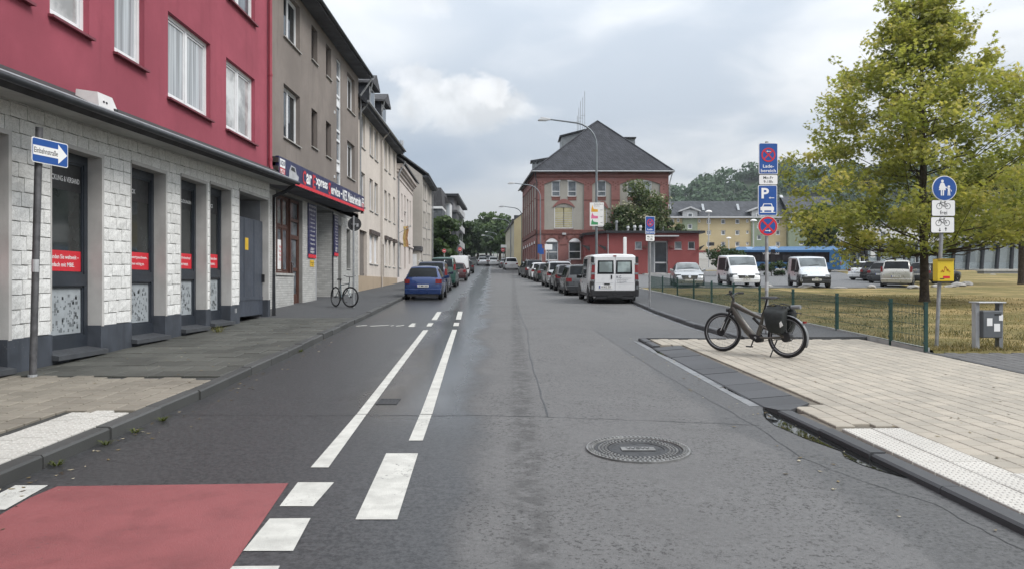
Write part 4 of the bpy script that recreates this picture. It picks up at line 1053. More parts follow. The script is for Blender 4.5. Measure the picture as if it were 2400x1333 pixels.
    for k in range(5): q = MB(); f.box(q, 30.15, 32.9, zp+.55*k+.1, zp+.55*k+.14, -.705, -.69); q.build('gate_rib', mat('gate_grey', (.1, .11, .12)), gt)
    q = MB(); f.box(q, 30.04, 30.16, zp-.2, 4.9, -.70, .03); q.build('gate_jamb', LGREY, t)
    q = MB(); f.box(q, 32.96, 33.03, zp-.2, 4.9, .0, .03); q.build('gate_jamb', BLACK, t)
    q = MB(); f.box(q, 33.97, 34.58, pave(34)-.1, 4.38, -.5, -.42); q.build('side_door', mat('niche_grey', (.20, .20, .20), .7), t)
    f.window(35.72, 36.53, 2.48, 4.33, .17, BLACK, GLS, .06, 1, (), CONCRETE, .05)
    # list boards on the two piers
    items = ['KFZ MEISTER', 'REPARATUREN', '• Alle Autos', '• Ölservice', '• Inspektion', '• HU / AU', '• Auspuff', '• Bremsen', '• Reifen', '• Klimaservice']
    for a, b, z0, z1 in ((28.85, 29.98, 2.72, 4.86), (33.06, 33.80, 2.95, 4.80)):
        q = MB(); f.box(q, a, b, z0, z1, .02, .06); bd = q.build('list_board', LOGO_B, t)
        q = MB(); f.box(q, a, b, z0, z0+.14, .0605, .064); q.build('red_strip', BANNER, bd)
        for i, s_ in enumerate(items): text_on(s_, WTXT, bd, f.P((a+b)/2, z1-.10-i*(z1-z0-.5)/len(items), .0625), f.d, (0, 0, 1), .075, (b-a)*(.84 if i < 2 else .62))
        text_on('LIQUI\nMOLY', WTXT, bd, f.P((a+b)/2, z0+.30, .0625), f.d, (0, 0, 1), .22, (b-a)*.5, .02)
    q = MB(); f.box(q, 29.2, 29.75, 2.38, 2.64, .022, .035); yn = q.build('yellow_notice', mat('yellow_notice', (.62, .40, .03)), t); text_on('Abgasuntersuchung\nim Haus', BTXT, yn, f.P(29.47, 2.51, .037), f.d, (0, 0, 1), .13, .45)
    # ---- long fascia sign and its canopy
    g = Facade((-7.08, 22.45), (-7.08, 36.0), t); zA = lambda a: 4.88+.021*a
    q = MB(); q.obox(g.P(0, zA(0), -.10), g.d*12.95+Vector((0, 0, .27)), g.n*.10, (0, 0, .70)); fs = q.build('fascia_sign', LOGO_B, t)
    def strip(a0, a1, z0, z1, m, o=.004, nm='red_strip'):
        q = MB(); q.obox(g.P(a0, zA(a0)+z0, .0012), g.d*(a1-a0)+Vector((0, 0, .021*(a1-a0))), g.n*o, (0, 0, z1-z0)); return q.build(nm, m, fs)
    strip(0, 12.95, .0, .115, BANNER)
    up = Vector((0, 0, 1)); rt = (g.d+Vector((0, 0, .021))).normalized()
    def tx(s_, a, z, h, wd, m=WTXT, b=.02): text_on(s_, m, fs, g.P(a, zA(a)+z, .0075), rt, up, h, wd, b)
    strip(.10, .62, .38, .64, WTXT, .003, 'logo_plate'); tx('LIQUI', .36, .51, .17, .44, LOGO_B)
    strip(.10, .62, .16, .37, SIGN_RED, .003, 'logo_plate'); tx('MOLY', .36, .265, .15, .44)
    # silver car print
    sil = mat('silver_print', (.42, .43, .45), .5); q = MB(); cp = [(1.0, .16), (2.0, .14), (2.1, .30), (1.85, .36), (1.7, .56), (1.25, .58), (1.05, .40)]
    q.poly([g.P(a, zA(a)+z, .0058) for a, z in cp]); q.build('car_print', sil, fs)
    q = MB(); cp = [(1.2, .42), (1.72, .40), (1.62, .53), (1.28, .54)]; q.poly([g.P(a, zA(a)+z, .0066) for a, z in cp]); q.build('car_print_window', BTXT, fs)
    x = 2.55
    for (wd, s_, m) in ((.42, 'C', SIGN_RED), (.72, 'ar', WTXT), (.40, 'E', SIGN_RED), (1.75, 'xpress', WTXT), (.40, 'S', SIGN_RED), (1.55, 'ervice', WTXT), (.25, '-', WTXT), (.85, 'KFZ', WTXT), (2.7, 'Meisterbetrieb', WTXT)):
        tx(s_, x+wd/2, .37, {'-': .06, 'C': .48, 'E': .48, 'S': .48, 'KFZ': .42, 'Meisterbetrieb': .42}.get(s_, .36), wd*.96, m, .03); x += wd+(.10 if s_ in ('ar', 'xpress', 'ervice', '-', 'KFZ') else 0)
    q = MB(); cp = [(11.6, .17), (12.3, .17), (12.35, .3), (12.1, .5), (11.8, .5)]; q.poly([g.P(a, zA(a)+z, .0058) for a, z in cp]); q.build('car_print', sil, fs)
    strip(12.42, 12.86, .36, .60, WTXT, .003, 'logo_plate'); tx('LIQUI', 12.64, .48, .15, .36, LOGO_B); strip(12.42, 12.86, .16, .35, SIGN_RED, .003, 'logo_plate'); tx('MOLY', 12.64, .255, .13, .36)
    q = MB(); q.obox(g.P(0, zA(0)-.02, -.9), g.d*12.95+Vector((0, 0, .27)), g.n*.80, (0, 0, .10)); q.build('canopy', SOFFIT_D, t)
    q = MB(); q.obox(g.P(0, zA(0)+.60, -.9), g.d*12.95+Vector((0, 0, .27)), g.n*.80, (0, 0, .08)); q.build('canopy_top', GUTTER, t)
    TIM = mat('old_timber', (.055, .045, .04), .9, 0, .3, 6)
    for z in (.02, .25, .50): q = MB(); q.obox(g.P(-.06, zA(0)+z, -.9), g.d*.06, g.n*.9, (0, 0, .14)); q.build('canopy_board', TIM, t)
    MB().lathe(g.P(12.9, zA(12.9)-.10, -.08), (0, 0, 1), [(0, .09), (.06, .07), (.12, .03)], 12).build('canopy_lamp', BLACK, t)
grey_house()
# ------------------------------------------------------------------ the row of houses further up on the left
def row_house(label, P0, P1, zeave, walls, wins, sill=CONCRETE, roof=None, depth=9, fm=None, gm=GLS, plinth=None, rec=.16, over=.45, rise=3.2, name='apartment_house', base=-1.0, fw=.06):
    ym = (P0[1]+P1[1])/2
    t = thing(name, ((P0[0]+P1[0])/2-2, ym, prof(ym)), label, 'house'); f = Facade(P0, P1, t)
    f.wall('wall', walls, 0, f.L, prof(P0[1])-1, zeave, [w_[:4] for w_ in wins], rec)
    shell(t, f, 0, f.L, prof(P0[1])-1, zeave, depth, walls)
    for w_ in wins:
        kind = w_[4] if len(w_) > 4 else ''
        if 'd' in kind:
            q = MB(); f.box(q, w_[0], w_[1], w_[2], w_[3], -rec-.05, -rec); d_ = q.build('door', mat('door_grey_brown', (.16, .14, .125), .6), t)
            q = MB(); f.box(q, w_[1]-.2, w_[1]-.15, w_[2]+1.1, w_[2]+1.2, -rec, -rec+.05); q.build('handle', CHROME, d_)
        else: f.window(*w_[:4], rec-.03, fm or WFRAME, gm, fw, 2 if w_[1]-w_[0] > 1.2 else 1, (), sill, .06, shut=.97 if 's' in kind else 0, sash=False)
    if roof: gable_roof(t, f, 0, f.L, zeave+.35, over, rise, depth/2, roof)
    if plinth: q = MB(); f.box(q, 0.01, f.L-.01, prof(P0[1])-.9, prof(P0[1])+.95, 0, .04); q.build('plinth', plinth, t)
    return t, f
def z4(px, py): return 620+px/3.333, 340+py/3.333
def z3(px, py): return 600+px/3.333, py/3.333
def z5(px, py): return 900+px/3.703, 360+py/3.703
def cream_house():
    P0, P1 = (-8.1, 38.55), (-8.25, 52.9); f0 = Facade(P0, P1, None)
    wins = []
    for a, b in ((846.9, 855.6), (866.4, 874), (878, 885.6), (901, 906.6), (910.5, 915), (921.6, 926)):
        sa, sb = f0.sx(a), f0.sx(b); wins.append((sa, sb, 9.12, 10.95)); wins.append((sa, sb, 5.95 if a > 850 else 5.95, 7.75))
    for a, b, k in ((866, 875, 's'), (877, 885.5, 's'), (901.5, 906.5, 's'), (910.5, 915, ''), (921, 926, '')): wins.append((f0.sx(a), f0.sx(b), 2.9, 4.55, k))
    wins.append((f0.sx(842.5), f0.sx(860), 1.1, 4.6, 'd')); wins.append((f0.sx(893.5), f0.sx(900), 1.4, 4.2, 'd'))
    t, f = row_house('long cream rendered house with two roof dormers between the workshop and the pale pink house', P0, P1, 11.1, CREAM_WALL, wins, roof=SLATE, plinth=plaster('tan_plinth', (.40, .32, .235), .1, .3), gm=GLS, rec=.18, over=.55, rise=4.2)
    for a in [w_ for w_ in wins if abs(w_[2]-2.9) < .01]:
        q = MB(); f.box(q, a[0]-.1, a[1]+.1, 4.57, 4.80, .0, .14); q.build('shutter_box', mat('shutter_box_brown', (.075, .06, .055), .6), t)
    q = MB(); f.box(q, 0, f.L, 10.98, 11.10, 0, .5); q.build('soffit', SOFFIT_D, t)
    MB().tube([f.P(-.1, 11.2, .62), f.P(f.L+.1, 11.2, .62)], .07, 8).build('gutter', ZINC, t, 50)
    a = f.sx(891.5); pipe(t, [f.P(a, 11.2, .6), f.P(a, 10.6, .1), f.P(a, 1.5, .1)], .06, mat('cream_pipe', (.42, .38, .34), .5))
    pipe(t, [f.P(.1, 11.2, .62), f.P(.15, 10.6, .12), f.P(.2, 10.3, .1)], .055, ZINC)
    # slate-cheeked dormers
    for a in (4.3, 8.6):
        q = MB(); z0 = 11.7; q.obox(f.P(a, z0, -.15), f.d*1.9, -f.n*2.6, (0, 0, 1.75)); dm = q.build('dormer', SLATE, t)
        q = MB(); q.prism([f.P(a-.25, z0+1.72, .15), f.P(a+.95, z0+2.35, .15), f.P(a+2.15, z0+1.72, .15), f.P(a+2.15, z0+1.60, .15), f.P(a-.25, z0+1.60, .15)], -f.n*4); q.build('dormer_roof', TILE_DK, dm)
        q = MB(); f.box(q, a+.15, a+1.75, z0+.3, z0+1.5, -.17, -.12); q.build('dormer_window', WFRAME, dm); q = MB(); f.box(q, a+.27, a+1.63, z0+.42, z0+1.4, -.125, -.11); q.build('pane', GLS, dm)
        pipe(dm, [f.P(a-.2, z0+1.62, .1), f.P(a, z0+.9, -.1), f.P(a, z0-.1, -.1)], .04, ZINC)
cream_house()
def pink_house():
    P0, P1 = (-8.25, 52.95), (-8.65, 64.4); f0 = Facade(P0, P1, None); wins = []
    def R_(a, b, t0, t1, k=''):
        u0, v0 = z5(a, t0); u1, v1 = z5(b, t1); wins.append((f0.sx(u0), f0.sx(u1), f0.zz(u0, v1), f0.zz(u0, v0), k))
    for a in ((121, 132, 325, 560), (150, 161, 345, 575), (176, 187, 360, 498), (199, 212, 392, 620), (223, 233, 407, 620), (176, 187, 518, 740), (131, 149, 778, 985)): R_(*a)
    R_(174, 189, 785, 1000, 'd'); R_(214, 229, 785, 960, 'd')
    t, f = row_house('pale pink stucco house with a deep moulded cornice and a yellow banner', P0, P1, 10.35, PINK_WALL, wins, roof=TILE_DK, gm=GLS_MID, rec=.16, over=.55, rise=3.2)
    for k, (z0, z1, o) in enumerate(((9.4, 9.5, .06), (9.75, 9.9, .12), (9.95, 10.1, .25), (10.1, 10.33, .42), (4.75, 4.9, .08))): q = MB(); f.box(q, 0.02, f.L-.02, z0, z1, 0, o); q.build('cornice', PINK_WALL, t)
    pipe(t, [f.P(.15, 10.5, .6), f.P(.15, 9.6, .12), f.P(.15, 2.2, .1)], .06, ZINC)
    a = f.sx(z5(122, 0)[0]); 
    bn = thing('banner', f.P(a, 6.1, .05), 'yellow and brown cloth banner on a short pole on the pale pink house', 'banner')
    MB().tube([f.P(a, 5.35, .0), f.P(a+.2, 5.9, .9)], .025, 6).build('pole', ZINC, bn)
    q = MB(); pts = []
    for i in range(6):
        for j, x in enumerate((0, .45, .9)): pts.append(f.P(a+.2+.08*math.sin(i*.9+j), 5.9-i*.30, .35+x*.40+.04*math.sin(i*1.7)))
    q.add(pts, [(i*3+j, i*3+j+1, i*3+j+4, i*3+j+3) for i in range(5) for j in range(2)]); q.m = [k % 2 for k in range(len(q.f))]
    q.build('cloth', [mat('banner_yellow', (.46, .33, .12), .8), mat('banner_brown', (.36, .20, .09), .8)], bn)
pink_house()
def beige_house():
    P0, P1 = (-8.0, 66.0), (-8.25, 76.0); f0 = Facade(P0, P1, None); wins = []
    for a, b in ((340, 348), (351, 361), (379, 387), (391, 400)):
        for t0, t1 in ((255, 395), (500, 635), (735, 868)):
            u0, v0 = z5(a, t0+(a-340)*.75*(1 if t0 < 500 else .45 if t0 < 700 else .15)); u1, v1 = z5(b, t1+(a-340)*.75*(1 if t0 < 500 else .45 if t0 < 700 else .15)); wins.append((f0.sx(u0), f0.sx(u1), f0.zz(u0, v1), f0.zz(u0, v0)))
    a = f0.sx(z5(366, 0)[0]); wins.append((a, a+.9, 4.6, 6.9)); wins.append((a, a+.9, 7.6, 9.6))
    t, f = row_house('tall beige-grey gabled house standing forward of the pale pink house', P0, P1, 11.4, BEIGE_WALL, wins, roof=TILE_DK, gm=GLS, rec=.16, over=.6, rise=4.6, depth=12)
    q = MB(); q.poly([f.P(-.012, 11.4, 0), f.P(-.012, 11.4+4.6, -6), f.P(-.012, 11.4, -12)]); q.poly([f.P(f.L+.01, 11.4, 0), f.P(f.L+.01, 11.4+4.6, -6), f.P(f.L+.01, 11.4, -12)]); q.build('gable', BEIGE_WALL, t, fix=False)
    q = MB(); f.box(q, 0, f.L, 11.25, 11.40, 0, .55); q.build('soffit', SOFFIT_D, t)
    pipe(t, [f.P(f.L-.1, 11.6, .6), f.P(f.L-.1, 11.0, .12), f.P(f.L-.1, 3, .1)], .06, ZINC)
    # small garage in the gap before the gable
    g = thing('garage', (-9.2, 65.2, prof(65)), 'small graffiti-covered garage with a dark flat roof below the beige gable', 'garage')
    q = MB(); q.box(-10.6, -8.1, 64.75, 65.95, prof(65)-.2, 4.6); q.build('wall', BEIGE_WALL, g)
    q = MB(); q.box(-10.7, -7.95, 64.6, 65.98, 4.6, 5.0); q.build('roof', TILE_DK, g)
    q = MB(); q.box(-9.0, -8.35, 64.70, 64.76, 2.5, 4.3); q.build('window', WFRAME, g)
    for k in range(3): MB().tube([(-10.3+.4*k, 64.735, 2.6), (-10.1+.4*k, 64.735, 3.6), (-9.9+.38*k, 64.735, 2.8), (-9.75+.35*k, 64.735, 3.9)], .03, 5).build('graffiti', BTXT, g)
    an = thing('roof_antenna', f.P(7.5, 13.6, -2.9), 'thin roof antenna mast on the tall beige house', 'antenna')
    MB().tube([f.P(7.5, 13.0, -2.9), f.P(7.5, 16.0, -2.9)], .05, 6).build('mast', ZINC, an)
    for z in (14.4, 15.0, 15.5): q = MB(); q.obox(f.P(7.42, z, -2.82), f.d*.25, f.n*.22, (0, 0, .42)); q.build('panel', LGREY, an)
beige_house()
def slate_houses():
    SL_W = rooftile('slate_cladding', (.085, .095, .105), .22, .3)
    t = thing('slate_house', (-9, 82, prof(82)), 'narrow house clad in dark slate behind the street tree', 'house')
    q = MB(); q.box(-20, -7.6, 80.5, 88, prof(80)-.5, 9.9); q.build('wall', SL_W, t)
    q = MB(); q.box(-20, -7.57, 80.4, 88.05, 9.9, 10.15); q.build('white_band', WFRAME, t)
    q = MB(); q.hexa([(-20, 80.45, 10.15), (-7.55, 80.45, 10.15), (-7.55, 88, 10.15), (-20, 88, 10.15)], [(-20, 80.6, 12.2), (-7.75, 80.6, 12.2), (-7.75, 87.6, 12.2), (-20, 87.6, 12.2)]); q.build('mansard_roof', TILE_DK, t)
    q = MB(); q.box(-7.6, -7.25, 84, 87.5, prof(84), 8.3); q.build('bay', mat('cream_bay', (.46, .42, .33), .8), t)
    q = MB(); q.box(-7.61, -7.05, 84.6, 86.8, 8.9, 11.0); q.build('bay_window', WFRAME, t); q = MB(); q.box(-7.5, -7.15, 84.57, 84.62, 9.1, 10.8); q.build('pane', GLS_PALE, t)
    q = MB(); q.prism([(-6.95, 84.3, 11.0), (-8.0, 84.3, 12.0), (-8.0, 84.3, 11.0)], (0, 2.8, 0)); q.build('bay_roof', TILE_DK, t)
    DK = mat('dark_panel_cladding', (.055, .058, .066), .6, 0, .15, 1)
    t2 = thing('modern_house', (-9.5, 100, prof(100)), 'dark modern apartment house with a flat projecting roof and pale balconies', 'house')
    f = Facade((-8.1, 95), (-8.5, 118), t2)
    q = MB(); q.box(-22, -7.5, 95, 112, prof(95)-.5, 12.9); q.build('wall', mat('grey_upper', (.20, .20, .21), .7, 0, .1, .5), t2)
    q = MB(); q.box(-9.0, -7.1, 94.4, 99, prof(95)-.5, 10.9); q.build('bay', DK, t2)
    q = MB(); q.box(-9.1, -7.0, 94.2, 99.2, 10.9, 11.15); q.build('bay_roof', TILE_DK, t2)
    q = MB(); q.box(-22.5, -6.8, 94.0, 112.6, 12.9, 13.2); q.build('roof', GUTTER, t2)
    for k in range(4):
        q = MB(); q.box(-7.5, -7.1, 100, 111, 4.6+2.3*k, 5.4+2.3*k); q.build('balcony', LGREY, t2)
        for j in range(3): q = MB(); q.box(-7.5, -7.45, 100.5+3.6*j, 103+3.6*j, 5.5+2.3*k, 6.8+2.3*k); q.build('window', GLS, t2)
slate_houses()
# ================================================================== right side: brick office, low red block, apartments
def q6(px, py): return 1180+px/3.029, 240+py/3.029
def arc_pts(a0, a1, z0, rise, n=10):
    """points of a segmental arch from (a0,z0) to (a1,z0)"""
    return [(lerp(a0, a1, i/n), z0+rise*(1-(2*i/n-1)**2)) for i in range(n+1)]
def brick_office():
    Y = 85.0; c0, c1 = (2.78, Y), (18.0, Y); b0 = (1.44, 101.6)
    t = thing('brick_office', (10, 92, prof(90)), 'three-storey red-brick office with greige arched panels and a steep slate hip roof', 'building')
    f = Facade(c0, c1, t)
    def A(px): return f.sx(q6(px, 0)[0])
    def Z(py): return zpx(q6(0, py)[1], Y)
    zb, ze = prof(85)-.6, Z(497)
    panels = [(A(290), A(572), Z(905), Z(548)), (A(630), A(766), Z(905), Z(552)), (A(826), A(1112), Z(905), Z(548))]
    gwin = [(A(300), A(388), Z(1122), Z(992)), (A(463), A(550), Z(1115), Z(992))]
    f.wall('brick_wall', OLD_BRICK, 0, f.L, zb, ze, [(*p, .14) for p in panels]+[(*g, .22) for g in gwin], .14)
    # panels with their own window holes
    up = [(A(343), A(402)), (A(457), A(518)), (A(668), A(728)), (A(882), A(940)), (A(993), A(1053))]
    zu0, zu1 = Z(668), Z(558)
    mid = [(A(362), A(495), Z(895), Z(742)), (A(672), A(735), Z(885), Z(755)), (A(905), A(1035), Z(895), Z(742))]
    for k, p in enumerate(panels):
        hs = [(a, b, zu0, zu1) for a, b in up if p[0] < a < p[1]]+[m_ for m_ in mid if p[0] < m_[0] < p[1]]
        f.wall('panel', PANEL_PL, p[0], p[1], p[2], p[3], hs, .12, -.13)
        ar = arc_pts(p[0], p[1], p[3]-.55, .52); q = MB()
        for (x0, z0), (x1, z1) in zip(ar[:-1], ar[1:]):
            q.prism([f.P(x0, z0, 0.002), f.P(x1, z1, .002), f.P(x1, p[3]+.01, .002), f.P(x0, p[3]+.01, .002)], -f.n*.14)
        q.build('spandrel', OLD_BRICK, t)
    for k, (a, b) in enumerate(up):
        w_ = f.window(a, b, zu0, zu1, .10, WFRAME, GLS_PALE if k == 4 else GLS_MID, .07, 1, (.33,), TRIM_DK, .06, -.13, sash=False)
        q = MB(); f.box(q, a-.05, b+.05, zu1-.05, zu1+.22, -.20, -.08); q.build('shutter_box', WFRAME, w_)
        q = MB(); f.box(q, a, b, zu0-.46, zu0-.08, -.14, -.10); q.build('apron', TRIM_DK, w_)
    for k, (a, b, z0, z1) in enumerate(mid):
        w_ = f.window(a, b, z0, z1, .10, WFRAME, GLS_MID, .07, 2 if b-a > 1.5 else 1, (), TRIM_DK, .06, -.13, sash=False)
        q = MB(); f.box(q, a+.08, b-.08, z0+.1, z1-.05, -.22, -.205); q.build('blind', mat('yellow_blind', (.40, .36, .22), .8, 0, .15, 2), w_)
        for r in range(7): q = MB(); f.box(q, a+.08, b-.08, z0+.25+r*.25, z0+.30+r*.25, -.206, -.198); q.build('blind_slat', LGREY, w_)
        ar = arc_pts(a, b, z1, .38); q = MB(); q.prism([f.P(x, z, -.21) for x, z in ar], f.n*.06); q.build('arch_head', WFRAME, w_)
        q = MB(); o_ = arc_pts(a-.22, b+.22, z1-.05, .95)
        for i in range(len(ar)-1): q.prism([f.P(*ar[i], -.125), f.P(*ar[i+1], -.125), f.P(*o_[i+1], -.125), f.P(*o_[i], -.125)], f.n*.10)
        q.build('brick_arch', OLD_BRICK, t)
    for k, (a, b, z0, z1) in enumerate(gwin):
        w_ = f.window(a, b, z0, z1, .16, WFRAME, GLS if k else GLS_MID, .09, 1, (.45,), CONCRETE, .1, sash=False)
        ar = arc_pts(a, b, z1, .42); q = MB(); q.prism([f.P(x, z, -.02) for x, z in ar], f.n*.05); q.build('arch_head', WFRAME, w_)
        o_ = arc_pts(a-.18, b+.18, z1-.02, .72); q = MB()
        for i in range(len(ar)-1): q.prism([f.P(*ar[i], .0), f.P(*ar[i+1], .0), f.P(*o_[i+1], .0), f.P(*o_[i], .0)], f.n*.045)
        q.build('brick_arch', TRIM_DK, t)
        for x in (a-.12, (a+b)/2, b+.12): q = MB(); f.box(q, x-.09, x+.09, z1+.5+(.25 if abs(x-(a+b)/2) < .1 else -.15), z1+.95+(.25 if abs(x-(a+b)/2) < .1 else -.15), 0, .07); q.build('keystone', TRIM_DK, t)
        if k == 0: q = MB(); f.box(q, a+.12, b-.12, z0+.35, z1-.1, -.215, -.20); q.build('blind', mat('yellow_blind', (.4, .36, .22)), w_)
        else: q = MB(); f.box(q, a+.1, b-.1, z0+1.2, z1-.05, -.215, -.20); q.build('blind', LGREY, w_)
    # bands, crosses
    for z0, z1, o, m in ((Z(935), Z(908), .10, TRIM_DK), (Z(698), Z(690), .03, TRIM_DK), (ze-.22, ze, .16, TRIM_DK), (ze-.62, ze-.50, .06, TRIM_DK), (Z(1012)-.05, Z(1006), .03, TRIM_DK)):
        if o == .10 or z0 > Z(540): segs = [(0, f.L)]
        elif z0 < Z(960): segs = [(0, gwin[0][0]-.2), (gwin[0][1]+.2, gwin[1][0]-.2), (gwin[1][1]+.2, f.L)]
        else: segs = [(0, panels[0][0]), (panels[0][1], panels[1][0]), (panels[1][1], panels[2][0]), (panels[2][1], f.L)]
        for a, b in segs: q = MB(); f.box(q, a+.004, b-.004, z0, z1, 0, o); q.build('brick_band', m, t)
    for px in (262, 602, 796, 1138):
        q = MB(); a = A(px); z = Z(600)
        for dx, dz_ in ((0, 0), (-.28, .22), (.28, .22), (0, .38), (-.28, .5), (.28, .5), (0, -.28)): f.box(q, a+dx-.07, a+dx+.07, z+dz_-.07, z+dz_+.07, 0, .03)
        q.build('brick_ornament', TRIM_DK, t)
    # left flank along the side street
    g = Facade(b0, c0, t); L = g.L; cols = 6; hs = []; zs_ = [(Z(1122)+.3, Z(1000)), (Z(895), Z(742)), (zu0, zu1)]
    pan = []
    for i in range(cols):
        a = .5+i*(L-1)/cols; b = a+(L-1)/cols; wm = (a+b)/2; hs.append((wm-.55, wm+.55, *zs_[0], .2)); pan.append((a+.22, b-.22, Z(905), Z(560), .12))
    g.wall('brick_wall', OLD_BRICK, 0, L, zb, ze, hs+pan, .14)
    for i in range(cols):
        wm = (hs[i][0]+hs[i][1])/2; p = pan[i]
        g.wall('panel', PANEL_PL, p[0], p[1], p[2], p[3], [(wm-.6, wm+.6, *zs_[1]), (wm-.5, wm+.5, *zs_[2])], .12, -.11)
        for (z0, z1), hw in zip(zs_[1:], (.6, .5)):
            w_ = g.window(wm-hw, wm+hw, z0, z1, .09, WFRAME, GLS_MID, .08, 1, (.5,), TRIM_DK, .06, -.11, sash=False)
        w_ = g.window(wm-.55, wm+.55, *zs_[0], .14, WFRAME, GLS, .08, 1, (.5,), CONCRETE, .08, sash=False)
        ar = arc_pts(wm-.55, wm+.55, zs_[0][1], .35); q = MB(); q.prism([g.P(x, z, -.02) for x, z in ar], g.n*.05); q.build('arch_head', WFRAME, w_)
    for z0, z1, o in ((Z(935), Z(908), .10), (ze-.22, ze, .16)): q = MB(); g.box(q, .004, L-.004, z0, z1, 0, o); q.build('brick_band', TRIM_DK, t)
    q = MB(); q.quad((18.0, 85, zb), (18.0, 101.6, zb), (18.0, 101.6, ze), (18.0, 85, ze)); q.quad((18, 101.6, zb), (1.44, 101.6, zb), (1.44, 101.6, ze), (18, 101.6, ze)); q.build('rear_walls', OLD_BRICK, t, fix=False)
    # hip roof
    apex = at(1400.5, 284.6, 91.5); rid = Vector((apex.x-.9, 95.5, apex.z)); e = .55
    E = [Vector((2.78-e, 85-e, ze+.02)), Vector((18+e, 85-e, ze+.02)), Vector((18+e, 101.6+e, ze+.02)), Vector((1.44-e, 101.6+e, ze+.02))]
    q = MB(); q.poly([E[0], E[1], apex]); q.poly([E[1], E[2], rid, apex]); q.poly([E[2], E[3], rid]); q.poly([E[3], E[0], apex, rid]); q.poly(E[::-1]); rf = q.build('roof', SLATE, t)
    for a, b in ((E[0], apex), (E[1], apex), (apex, rid)): MB().tube([a+Vector((0, 0, .03)), b+Vector((0, 0, .03))], .09, 6).build('ridge_tiles', SLATE, rf)
    MB().tube([E[3], E[0], E[1], E[2]], .09, 6).build('gutter', ZINC, rf)
    def dormer(x0, x1, y0, y1, z0, z1, m=None, slope=.35):
        q = MB(); q.hexa([(x0, y0, z0), (x1, y0, z0), (x1, y1, z0), (x0, y1, z0)], [(x0, y0, z1), (x1, y0, z1+slope), (x1, y1, z1+slope), (x0, y1, z1)]); d = q.build('dormer', m or mat('zinc_dormer', (.20, .215, .225), .5, .3, .15, 2), rf)
        q = MB(); q.hexa([(x0-.25, y0-.3, z1), (x1+.1, y0-.3, z1+slope), (x1+.1, y1+.3, z1+slope), (x0-.25, y1+.3, z1)], [(x0-.25, y0-.3, z1+.15), (x1+.1, y0-.3, z1+slope+.15), (x1+.1, y1+.3, z1+slope+.15), (x0-.25, y1+.3, z1+.15)]); q.build('dormer_roof', GUTTER, rf)
    p = at(q6(412, 0)[0], q6(0, 290)[1], 93); dormer(p.x, p.x+3.2, 93, 96.5, p.z-1.6, p.z+.75, slope=.9)
    p = at(q6(935, 0)[0], q6(0, 290)[1], 93); dormer(p.x-3.0, p.x, 93, 96.5, p.z-1.6, p.z+.55, slope=-.0)
    for yy, px in ((90, 250), (94, 225), (98, 205)):
        p = at(q6(px, 0)[0], q6(0, 440)[1], yy); dormer(p.x, p.x+2.6, yy, yy+1.6, p.z-1.2, p.z+.3, slope=.5)
    p = at(q6(1046, 0)[0], q6(0, 385)[1], 93); dormer(p.x-2.4, p.x, 93, 95, p.z-1.2, p.z-.1, slope=0)
    pipe(t, [(2.7, 84.85, ze), (2.75, 84.85, ze-.8), (2.86, 84.88, ze-1.2), (2.86, 84.88, zb)], .06, GUTTER); pipe(t, [(18.4, 84.6, ze), (18.1, 84.8, ze-1.2), (18.08, 84.88, zb)], .06, ZINC)
    for px, py, h in ((525, 215, 2.9), (535, 200, 3.6), (547, 190, 4.3), (563, 180, 4.6), (577, 170, 5.2)):
        a = at(q6(px, 0)[0], q6(0, py+30)[1], 95); m_ = thing('roof_mast', a, 'thin aerial mast in the cluster behind the hip roof of the brick office', 'antenna', 'aerial masts on the brick office roof')
        MB().tube([a-Vector((0, 0, 1.5)), a+Vector((0, 0, h-.2))], .035, 5).build('mast', ZINC, m_)
        if px in (535, 547, 563): MB().tube([a+Vector((-.3, 0, h*.45)), a+Vector((.3, 0, h*.45))], .025, 5).build('crossbar', ZINC, m_)
    q = MB(); a = at(q6(430, 0)[0], q6(0, 936)[1], 84.9); q.box(a.x-.22, a.x+.22, 84.6, 85, a.z-.1, a.z+.12); q.build('floodlight', LGREY, t)
brick_office()
